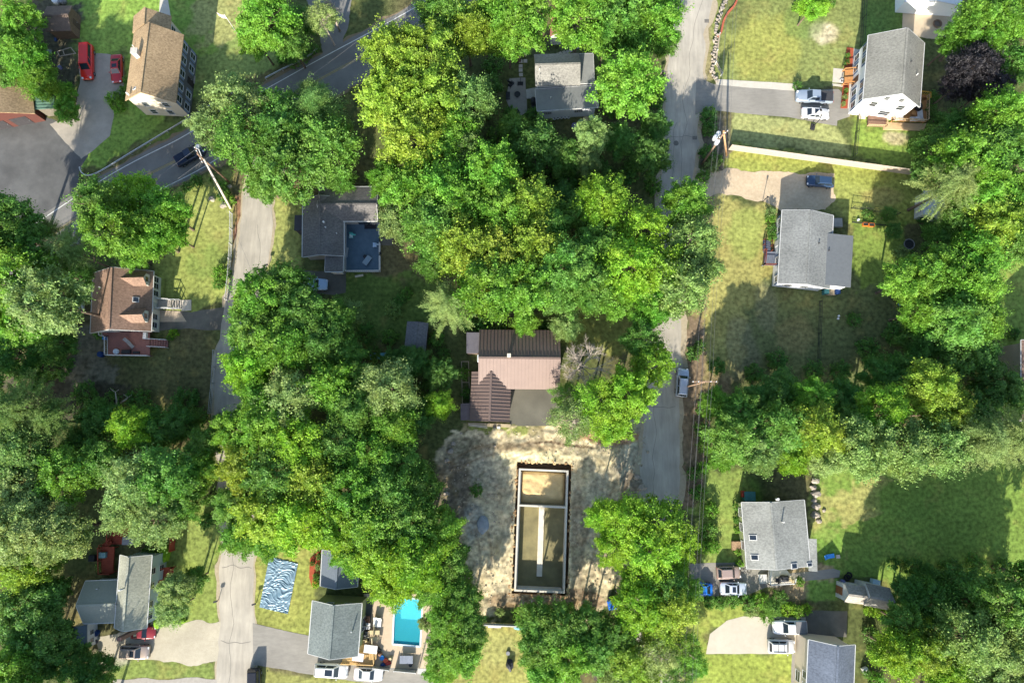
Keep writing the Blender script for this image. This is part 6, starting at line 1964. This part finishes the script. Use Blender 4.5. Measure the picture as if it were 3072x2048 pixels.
def crown_mesh(seed, kind="leafy", R=5.0, ncl=155, per=205, leaf=.35, H=4.2):
    rng = np.random.default_rng(seed)
    k = rng.integers(4, 8)
    ph, ph2 = rng.uniform(0, 6.28, 2)
    def env(az):
        return 1 + .16 * np.sin(k * az + ph) + .10 * np.sin((2 * k + 1) * az + ph2)
    C, Nn, S = [], [], []
    tips = []
    i = 0
    while i < ncl:
        d = rng.normal(size=3)
        d /= np.linalg.norm(d)
        if d[2] < -.8:
            continue
        i += 1
        az = math.atan2(d[1], d[0])
        rad = rng.uniform(.42, 1.0) ** .55
        e = env(az) * (1.0 if kind != "pine" else 1.05)
        hz = math.sqrt(max(0, 1 - d[2] ** 2))
        c = np.array([d[0] * R * e * rad * .88, d[1] * R * e * rad * .88, d[2] * H * rad * (1.0 if d[2] > 0 else .95)])
        if kind == "pine":
            lvl = rng.uniform(0, 1)
            rr = R * e * (1 - lvl * .85) * rng.uniform(.35, 1)
            c = np.array([math.cos(az) * rr, math.sin(az) * rr, -1 + lvl * H * 1.3 - rr * .1])
        tips.append(c)
        cs = rng.uniform(.5, 1.02) * R / 5 * (1 if kind != "pine" else 1.25)
        m = int(per * cs * cs * 25 / R / R * rng.uniform(.8, 1.1)) if R < 4 else int(per * cs * cs * rng.uniform(.75, 1.1))
        u = rng.normal(size=(m, 3))
        u /= np.linalg.norm(u, axis=1, keepdims=True)
        u[:, 2] = np.where(u[:, 2] < -.35, -u[:, 2], u[:, 2])
        rr = rng.uniform(.25, 1.0, (m, 1)) ** .5 * rng.uniform(.85, 1.2, (m, 1))
        p = u * rr * cs
        out = np.array([math.cos(az), math.sin(az), 0.0])
        side = np.array([-out[1], out[0], 0.0])
        el = 1.45 if kind != "pine" else 2.0
        wd = .95 if kind != "pine" else .5
        fl = .6 if kind != "pine" else .3
        q = p[:, :1] * out * el + p[:, 1:2] * side * wd
        q[:, 2] = p[:, 2] * fl - (p[:, 0] ** 2) * .12 / max(cs, .3)
        C.append(c + q)
        nn = u * 1.0 + np.array([0, 0, .55]) + rng.normal(size=(m, 3)) * .38
        Nn.append(nn)
        S.append(rng.uniform(.5, 1.5, m) * leaf * (1 if kind != "pine" else .8))
    # loose single leaves and twigs break the outline
    m = ncl * 8
    az = rng.uniform(0, 6.28, m)
    el = rng.uniform(-.2, 1.2, m)
    rr = rng.uniform(.8, 1.12, m) * env(az)
    C.append(np.stack([np.cos(az) * np.cos(el) * R * rr, np.sin(az) * np.cos(el) * R * rr, np.sin(el) * H * rr], 1))
    Nn.append(rng.normal(size=(m, 3)) + np.array([0, 0, .7]))
    S.append(rng.uniform(.6, 1.2, m) * leaf)
    v, q = leaves(np.concatenate(C), np.concatenate(Nn), np.concatenate(S), rng, .62 if kind != "pine" else .3)
    me = np_mesh("crown", v, q)
    me.materials.append(leaf_m)
    return me, tips

def trunk_mesh(seed, tips, zc, r0=.3, nb=26, mat=None, extra=0, twig=False):
    """tapered trunk with curved limbs that end inside the crown's clumps; crown centre at height zc"""
    rnd = random.Random(seed)
    mb = MB()
    lean = Vector((rnd.uniform(-.5, .5), rnd.uniform(-.5, .5), 0))
    pts = [Vector((0, 0, -.3)), Vector((0, 0, .3)), lean * .3 + Vector((0, 0, zc * .4)), lean * .7 + Vector((0, 0, zc * .75)), lean + Vector((0, 0, zc + 1.6))]
    mb.tube(pts, [r0 * 1.5, r0, r0 * .78, r0 * .55, r0 * .12], 9)
    for t in rnd.sample(list(tips), min(nb, len(tips))):
        tip = Vector((t[0], t[1], t[2] + zc))
        f = rnd.uniform(.5, .98)
        s = pts[2].lerp(pts[4], (f - .4) / .6)
        mid = s.lerp(tip, .55) + Vector((0, 0, -.25 * (tip - s).length * .3))
        w = r0 * rnd.uniform(.22, .38)
        mb.tube([s, mid, tip], [w, w * .6, w * .15], 5)
        for _ in range(4 if twig else 2):
            a = mid.lerp(tip, rnd.uniform(.1, .7))
            e = a + Vector((rnd.uniform(-1, 1), rnd.uniform(-1, 1), rnd.uniform(.1, .7))) * rnd.uniform(.6, 1.3)
            mb.tube([a, e], [w * .3, w * .08], 4)
    V = mb.V
    me = bpy.data.meshes.new("trunk")
    me.from_pydata([tuple(v) for v in V], [], mb.F)
    me.polygons.foreach_set("use_smooth", mb.S)
    me.materials.append(mat or bark_m)
    return me
ZC = 9.0
LEAFY = []
for sd_ in range(7):
    cm, tips = crown_mesh(100 + sd_)
    LEAFY.append((cm, trunk_mesh(sd_, tips, ZC)))
PINE = []
for sd_ in range(2):
    cm, tips = crown_mesh(200 + sd_, "pine", ncl=170, per=230, leaf=.34, H=4.5)
    PINE.append((cm, trunk_mesh(20 + sd_, tips, ZC)))
SPARSE = []
for sd_ in range(2):
    cm, tips = crown_mesh(300 + sd_, "leafy", ncl=130, per=110, leaf=.3, H=3.8)
    SPARSE.append((cm, trunk_mesh(30 + sd_, tips, ZC, .26, 60, pale_bark, twig=True)))
AIRY = []
for sd_ in range(3):
    cm, tips = crown_mesh(500 + sd_, "leafy", ncl=120, per=150, leaf=.36, H=4.2)
    AIRY.append((cm, trunk_mesh(50 + sd_, tips, ZC, nb=40)))
BUSH = []
for sd_ in range(3):
    cm, tips = crown_mesh(400 + sd_, "leafy", R=1.5, ncl=44, per=80, leaf=.24, H=1.3)
    BUSH.append((cm, trunk_mesh(40 + sd_, tips, .7, .06, 12)))

TINT = {  # leaf albedo and its words; the d tint has understory shade in its colour
    "b": ((106, 152, 50), "fresh green"), "y": ((132, 160, 54), "yellow-green"), "g": ((98, 140, 56), "mid-green"),
    "d": ((88, 130, 56), "shaded green"), "t": ((120, 150, 78), "blue-green"), "p": ((128, 152, 86), "pale olive"),
    "r": ((60, 56, 58), "dark purple-leaved"), "l": ((122, 164, 46), "bright lime-green"),
}
LAND = [  # landmarks a viewer can find, photo px
    (465, 190, "the tan-roofed house"), (262, 190, "the red pickup"), (50, 290, "the lot-side garage"), (370, 905, "the dormered cape"),
    (1020, 690, "the blue-decked house"), (1695, 255, "the pale grey house"), (2690, 200, "the white two-storey house"),
    (2445, 750, "the speckled-roofed bungalow"), (1560, 1100, "the brown metal roof"), (380, 1760, "the sage-roofed house"), (1010, 1800, "the poolside house"),
    (2340, 1610, "the green-walled house"), (1625, 1590, "the concrete foundation"), (2590, 1785, "the double shed"), (2490, 2000, "the slate-blue roof"), (1248, 1010, "the narrow dark shed"),
    (2048, 1145, "the silver roadside car"), (2800, 610, "the small white shed"), (3060, 1100, "the edge railed deck"), (836, 1755, "the silvery pool cover"), (640, 480, "the street-lamp pole"), (560, 1300, "the curved side road"),
    (1222, 1880, "the swimming pool"), (2040, 560, "the long shaded road"),
]
ORD = ["closest", "second closest", "third closest", "fourth closest", "fifth closest", "sixth closest", "seventh closest", "eighth closest", "ninth closest", "tenth closest", "eleventh closest", "twelfth closest"]
TREES = """60 60 62 b|75 175 70 b|10 120 60 g|118 245 58 b|30 235 50 g|190 275 34 b|195 330 38 b|805 55 82 b|765 110 55 b|868 120 55 g|965 50 52 p s|905 60 48 d
700 300 78 p a|860 395 90 g|770 350 74 p|735 420 100 g a|830 335 74 g a|935 285 55 t n|960 330 80 t n|870 510 100 g|985 440 92 g|640 380 70 p|790 545 60 g|1020 540 45 g
1180 160 88 y|1290 170 90 y|1170 290 95 y|1290 300 100 y|1410 300 75 t|1240 420 95 y|1360 390 70 b|1400 90 75 y|1330 40 80 g|1455 95 60 y|1560 60 88 b|1490 20 70 b|1530 120 55 b
1740 50 88 b|1860 50 100 g|1960 40 90 b|1910 110 70 g|1995 120 48 g|1820 110 55 b|1885 245 98 b|1780 400 52 p|1760 480 45 p|1600 440 85 d|1690 470 60 d|1965 375 48 d|1955 470 62 d|1860 420 55 d|1540 380 50 g
1165 540 60 b|1230 570 80 b|1330 470 70 b|1400 450 62 t|1320 570 88 b|1470 510 85 b|1200 660 66 p|1290 680 90 g|1400 610 80 b|1500 640 85 b|1390 740 90 y|1300 790 55 g|1480 770 90 y|1590 610 80 y|1600 740 85 y|1345 915 70 p n|1460 860 100 b|1560 860 90 b|1690 600 60 d|1640 680 70 g|1810 605 82 l|1740 640 60 g
1700 800 90 g|1770 860 80 g|1690 880 66 g|1790 730 70 g|1930 690 80 l a|1880 800 90 l a|1970 810 85 l a|1850 900 60 b|2060 610 72 b|2080 720 80 t a|2100 800 66 t|2040 860 92 t a|1960 920 66 b|1575 965 42 b|1700 975 50 p
1960 1090 66 l a|1925 1020 60 g a|1800 1230 75 l s|1880 1185 80 l|1790 1200 72 l s|1700 1190 50 g s|1720 1260 70 p s|1840 1265 66 l
775 890 80 b|860 850 70 g|910 940 80 g|1000 960 62 g|1045 940 45 p|760 990 78 g|850 1040 88 b|740 1100 75 l|960 1030 75 g|1040 1060 55 g
870 1190 88 p a|780 1190 70 b|985 1160 80 b|1080 1140 60 g|1170 1165 85 p a|1060 1240 78 g|1180 1280 75 b|1245 1250 58 d|1240 1085 52 d|1320 1120 52 d|1320 1215 46 l|710 1290 68 b|800 1280 85 b|900 1330 88 l|1010 1330 80 g|1110 1370 80 b|1200 1390 66 g
730 1400 75 y|830 1420 90 g|940 1440 90 y|1050 1470 90 b|1170 1480 85 g|1260 1460 66 g|700 1510 62 g|790 1550 85 y|900 1560 92 l|1010 1580 85 l|1120 1570 90 b|1230 1560 85 g|1310 1590 76 b|720 1610 62 b|800 1620 60 b|1060 1660 66 b|1150 1680 90 l|1250 1680 92 l|1340 1690 60 g|1180 1760 66 l|1302 1765 64 b|1390 1800 62 g|1348 1862 66 b|1400 1890 62 g|1328 1945 52 g|1380 1960 66 b|1275 1870 24 p|1320 2010 50 b
300 612 74 g|395 590 72 l|490 632 72 b|330 690 78 b|435 700 78 b|510 700 52 b|390 760 50 b|150 700 48 p n|205 750 62 p n|150 790 45 g
15 730 60 b|60 830 90 b|140 900 98 p|60 960 80 b|160 1020 66 d|50 1060 76 d|225 830 50 d|25 665 78 g|100 745 66 g
60 1230 90 t n|160 1260 70 t n|60 1350 86 t|200 1420 82 b|70 1460 80 p|390 1280 62 l|300 1260 66 d|460 1290 75 d|540 1270 60 d|300 1380 66 g|400 1440 88 p a|500 1430 88 g|370 1540 66 p|470 1560 80 p a|550 1500 66 g|610 1330 52 g|600 1410 60 b|240 1330 55 d
50 1580 95 p|160 1600 86 p|60 1700 72 y|210 1610 55 p|130 1690 50 y|80 1820 100 d|160 1770 50 d|120 1930 95 d|190 1980 70 d|280 2020 66 d|30 2010 76 b|530 1770 56 p|510 1830 52 p|575 1740 42 g
2960 60 86 b|3040 60 70 b|2880 110 56 b|3040 190 62 g|2920 200 70 r|2970 260 60 r|2880 250 52 r|3000 350 82 b|2880 370 56 d|2900 480 90 b|3010 450 82 g|2800 440 62 d|2780 520 45 d
2850 560 82 p n|2950 560 82 b|3040 590 76 b|2980 670 84 y|2880 650 60 g|2840 720 66 d|2930 760 80 b|3050 715 76 g|2730 840 70 b|2820 820 76 b|2910 850 84 b|2950 870 62 b|2770 930 66 b|2870 960 84 g|2950 960 66 b|2760 1010 62 d|2870 1050 80 d|2930 1060 66 d|2685 690 26 d|2670 640 24 d
2640 1120 60 d|2740 1120 78 d|2990 1150 70 d|2440 1190 60 b|2350 1170 66 d|2530 1190 66 d|2650 1230 76 l|2790 1160 76 y|2840 1240 76 y|2340 1280 76 g|2450 1290 80 y|2560 1270 62 g|2920 1250 80 d|3040 1200 60 d
2150 1210 50 b|2220 1230 60 g|2200 1310 75 g|2280 1350 70 t|2170 1370 45 b|2380 1370 56 l|2470 1370 60 p|2600 1340 90 t|2710 1350 88 t|2820 1340 84 t|2930 1320 90 p n|3030 1310 80 p n|2280 1200 55 d|2850 1180 50 y
1810 1550 55 l a|1880 1560 76 l a|1980 1570 80 l a|1850 1640 66 l a|1950 1650 85 l a|2040 1630 58 l a|2020 1700 52 l a|1920 1740 62 l a|1990 1760 70 g a|2060 1770 52 b a|1920 1820 78 l a|2010 1830 76 y a|1980 1890 66 y a
1610 1860 60 g|1680 1880 72 g|1620 1950 66 g|1700 1970 75 b|1640 2020 66 b|1760 1880 62 g|1790 1950 66 g|1850 1900 62 g|1880 1980 66 y|1850 2030 55 p|1970 1960 70 p s|2060 1950 62 b s|2040 2030 58 g s|2090 2000 38 b|1940 2030 55 y
2730 1780 55 d|2800 1810 82 d|2900 1790 84 d|3010 1810 90 g|2720 1870 58 g|2700 1960 76 l|2780 1950 76 y|2850 2000 75 l|2900 1920 95 t|3010 1930 90 t|2940 2020 80 p|3040 2010 80 p|2790 1730 40 d
2320 1825 28 g|2440 10 46 l|1180 1080 40 d"""
rows = []
for line in TREES.replace("\n", "|").split("|"):
    f = line.split()
    if len(f) >= 4:
        rows.append((float(f[0]), float(f[1]), float(f[2]), f[3], f[4] if len(f) > 4 else ""))
# trees just outside the picture whose shade falls into it
OFF = [(-110, 640, 95, "g", ""), (-60, 740, 100, "g", ""), (-120, 900, 90, "g", ""), (-90, 1200, 95, "g", ""), (60, 2160, 95, "g", ""), (240, 2140, 80, "g", ""), (-90, 1500, 90, "g", ""), (3290, 1580, 100, "g", ""), (2900, 2170, 90, "g", ""), (3160, 1750, 100, "g", ""), (2980, 1620, 1, "g", "x")]
def where(px, py):
    d = sorted((math.hypot(px - a, (py - b)), a, b, n) for a, b, n in LAND)
    _, a, b, n = d[0]
    ang = math.degrees(math.atan2(b - py, px - a)) % 360
    sec = int((ang + 22.5) // 45) % 8
    return n, ["right of", "above right of", "above", "above left of", "left of", "below left of", "below", "below right of"][sec], d[0][0]
tl = []
for i, (x, y, r, c, k) in enumerate(rows):
    n, s, d = where(x, y)
    tl.append((n, s, d, i))
cnt, lab = {}, {}
for n, s, d, i in sorted(tl, key=lambda q: q[2]):
    x, y, r, c, k = rows[i]
    word = TINT[c][1]
    key = (n, s, word)
    j = cnt.get(key, 0)
    cnt[key] = j + 1
    size = "big" if r >= 85 else "small" if r <= 48 else ""
    kind = "pine-like tree" if k == "n" else "thin-leaved tree" if k == "s" else "tree"
    lab[i] = " ".join(w for w in (size, word, kind + ",", ORD[min(j, 11)], "such tree", s, n) if w).replace(" ,", ",")
protos = {}
def plant(x, y, r, c, k, label, h=None, rnd=random, name=None, cat="tree"):
    pool = PINE if k == "n" else SPARSE if k == "s" else AIRY if k == "a" else LEAFY
    cm, tm = rnd.choice(pool)
    p0 = G(x, y, 9)
    rw = (G(x + r, y, 9) - p0).length
    h = h or min(15.5, 2.2 + 2.9 * rw)
    if c == "d":
        h *= .68
    if x < 340 and y < 380:
        h *= .72
    if 600 < x < 1060 and 230 < y < 620:
        h *= .86
    if r <= 50:
        h *= .85
    if x < 340 and 560 < y < 920:
        h += 4.5
    s = rw / 5.0
    zc = h - 4.9 * s
    p = G(x, y, zc + .5)
    name = name or ("pine_tree" if k == "n" else "tree")
    t = thing(name, label, cat, (p.x, p.y, 0), rnd.uniform(0, 6.28), "trees around the houses")
    o = bpy.data.objects.new("crown", cm)
    COL.objects.link(o)
    o.parent = t
    o.location = (0, 0, zc)
    o.scale = (s, s, s * 1.2)
    base, _ = TINT[c]
    f = rnd.uniform(.88, 1.12)
    cc = lin(base)
    o.color = (min(1, cc[0] * f * rnd.uniform(.92, 1.1)), min(1, cc[1] * f), cc[2] * f, 1)
    q = bpy.data.objects.new("trunk", tm)
    COL.objects.link(q)
    q.parent = t
    q.scale = (s, s, zc / ZC)
    return t
rnd = random.Random(11)
for i, (x, y, r, c, k) in enumerate(rows):
    plant(x, y, r, c, k, lab[i], rnd=rnd)
for j, (x, y, r, c, k) in enumerate(OFF):
    if k != "x":
        plant(x, y, r, c, "", "tree standing just outside the picture, %s one around the frame" % ORD[j].replace(" closest", "").replace("closest", "first"), rnd=rnd)

# shrubs and undergrowth, each a plant of its own
def shrub(x, y, r, c, label, h=None):
    cm, tm = rnd.choice(BUSH)
    p = G(x, y, .6)
    rw = (G(x + r, y, .6) - p).length
    s = rw / 1.5
    t = thing("shrub", label, "shrub", (p.x, p.y, 0), rnd.uniform(0, 6.28), "shrubs")
    zs = (h or min(2.6, 1.2 * rw + .4)) / 2.0
    for nm, me in (("foliage", cm), ("stem", tm)):
        o = bpy.data.objects.new(nm, me)
        COL.objects.link(o)
        o.parent = t
        o.location = (0, 0, .7 * zs if nm == "foliage" else 0)
        o.scale = (s, s, zs)
        o.color = (*lin(TINT[c][0]), 1)
SHR = """665 822 26 b|655 850 18 g|672 590 20 g|690 600 16 b|665 560 18 g|1705 965 22 p|520 1000 14 l|508 1012 10 g|2196 1800 22 g|2240 1805 24 g|2280 1800 26 b|2360 1825 22 l|2390 1832 20 b|2420 1826 16 l|2130 1805 20 g|2160 1808 20 g|2250 1830 20 p|2300 1845 24 g|2610 1830 18 l|2640 1840 20 l|2660 1850 18 g|2340 1790 22 d
2396 20 18 b|2430 45 16 b|2470 30 18 b|2490 8 16 g|2392 258 14 d|1450 980 30 d|1400 960 30 d|1500 985 20 t|1640 985 22 d|1420 1040 16 g|1390 1120 20 g|1400 1180 18 d|1310 1020 24 g|1330 1060 20 d|1180 930 26 t|1200 900 18 d|1220 880 18 g
300 1000 18 g|180 1100 40 d|100 1130 44 d|260 1180 36 d|340 1210 34 d|420 1200 36 d|560 1200 38 d|600 1250 30 d|660 1260 22 d|270 1240 30 d|370 1380 20 d|2310 640 18 p|2312 660 16 b|2315 690 16 d|2318 710 14 g|2598 640 12 d|2612 645 12 g|2768 420 22 d|2740 430 16 g
2210 1520 12 g|2212 1560 11 g|2214 1590 10 b|2216 1655 11 b|2222 1690 12 b|2400 1745 14 g|955 1700 12 p|950 1730 12 g|948 1750 14 l|957 1670 10 d|935 1690 8 d|2545 165 7 g|2543 185 8 d|2540 270 7 g|2536 290 8 p|2532 310 7 p|340 300 22 b|360 290 18 g|372 270 14 g|355 320 20 b|380 240 12 g
2120 360 26 d|2130 390 22 d|2120 460 24 d|2135 500 22 p|2110 530 20 g|2150 480 18 d|2128 340 20 d|2100 1040 20 d|2080 1060 22 d|2150 1100 26 d|2110 1230 22 g|2105 1290 24 d|2110 1340 22 g|2080 1420 22 d|2110 1400 20 b|2095 1480 24 g|2130 1530 24 b|2125 1590 26 g|2110 1640 22 b|2140 1640 20 b
1430 1470 20 d|1345 1550 26 d|1360 1600 24 g|1390 1650 20 g|1400 1730 22 g|1380 1780 24 d|1560 1840 22 b|1600 1850 26 g|1640 1835 22 b|1700 1830 24 g|1760 1830 22 d|1500 1835 14 p|1240 480 22 d|1100 1000 30 d|1120 1060 26 d|1170 1010 24 g|1280 1170 30 d|1300 1100 24 t
1480 200 30 d|1470 260 36 d|1460 330 36 d|1500 420 40 d|1490 480 36 d|1640 500 34 d|1580 540 36 d|1700 540 34 d|1800 520 36 d|1880 530 30 d|1920 330 24 d|1900 500 28 d|1830 330 24 g|1760 550 30 d|1970 300 26 d|1960 560 28 g|1650 560 26 d|1600 350 24 d|1530 340 20 d
640 540 12 g|590 540 18 d|560 560 16 d|60 340 16 d|910 170 22 d|940 150 18 d|880 190 18 d|850 170 22 d|620 1560 24 d|640 1500 20 g|430 1720 12 d|452 1650 22 d|470 1640 24 d|300 1700 14 t|2440 1110 30 d|2520 1110 30 d|2600 1050 34 d|2560 960 22 d|2680 1000 34 d|2700 880 24 g|2330 1080 30 d|2260 1120 28 d
3030 1130 22 b|3040 1000 18 d|2790 330 20 d|2800 290 18 d|2810 360 24 d|2780 660 24 d|2790 700 26 g|2740 780 22 d|2700 760 22 p|2740 1700 30 d|2680 1690 20 d|2850 1700 30 d|2920 1690 30 g|3000 1700 30 d|2610 1900 24 d|2620 1950 20 g|2630 2040 26 b|2600 2020 14 g|1860 1300 12 g|1880 1240 14 g"""
srows = []
for line in SHR.replace("\n", "|").split("|"):
    f = line.split()
    if len(f) == 4:
        srows.append((float(f[0]), float(f[1]), float(f[2]), f[3]))
cnt = {}
sl_ = sorted(((where(x, y), x, y, r, c) for x, y, r, c in srows), key=lambda q: q[0][2])
for (n, s, d), x, y, r, c in sl_:
    key = (n, s, TINT[c][1])
    j = cnt.get(key, 0)
    cnt[key] = j + 1
    shrub(x, y, r, c, "low %s shrub, %s such shrub %s %s" % (TINT[c][1], ORD[min(j, 11)], s, n))

# bare trees and dead branches
def bare_tree(x, y, r, label, h=9, seed=1, name="bare_tree"):
    rn = random.Random(seed)
    b0 = G(x, y, h * .6)
    R_ = (G(x + r, y, h * .6) - b0).length
    t = thing(name, label, "tree", (b0.x, b0.y, 0))
    mb = MB()
    top = Vector((b0.x, b0.y, h * .45))
    mb.tube([(b0.x, b0.y, -.2), tuple(top)], [.2, .15], 8)
    mb.build("trunk", pale_bark, t)
    mb = MB()
    def grow(p, d, L, w, lv):
        q = p + d * L
        mid = p.lerp(q, .5) + Vector((rn.uniform(-1, 1), rn.uniform(-1, 1), rn.uniform(-.3, 1))) * L * .08
        mb.tube([p, mid, q], [w, w * .8, w * .55], 5)
        if lv:
            for _ in range(5 if lv > 1 else 7):
                dd = (d + Vector((rn.uniform(-1, 1), rn.uniform(-1, 1), rn.uniform(-.5, .6))) * .75).normalized()
                grow(p.lerp(q, rn.uniform(.4, 1)), dd, L * rn.uniform(.45, .7), w * .5, lv - 1)
    for k in range(11):
        a = k * .57 + rn.uniform(-.5, .5)
        grow(top + Vector((0, 0, rn.uniform(-1, 1))), Vector((math.cos(a), math.sin(a), rn.uniform(.3, 2.2))).normalized(), R_ * rn.uniform(.35, .75), .085, 3)
    mb.build("crown", pale_bark, t)
bare_tree(1752, 1095, 100, "leafless grey tree spreading beside the end of the brown metal roof", 12, 3)
bare_tree(1925, 690, 42, "bare grey twigs poking out of the lime-green tree by the long road", 15, 5)
bare_tree(985, 12, 30, "bare pale twigs at the top of the olive trees beside the main road bend", 12, 9)
bare_tree(1075, 1112, 18, "small dead branches in the shade beside the turquoise boat hull", 4, 12)
for (a, b2, lab_) in (((350, 1225), (346, 1176), "long pale dead branch lying in the dark brush below the cream cape"), ((362, 1208), (384, 1192), "curved pale dead branch in the dark brush below the cream cape")):
    p, q = G(*a, 1.5), G(*b2, 2.2)
    mb = MB().tube([p, p.lerp(q, .5) + Vector((.2, 0, .2)), q], [.14, .12, .07], 7)
    mb.tube([q, q + Vector((-.6, .5, .3))], [.06, .03], 5).tube([q, q + Vector((.7, .4, .3))], [.06, .03], 5)
    tag(mb.build("branch", pale_bark), lab_, "branch")
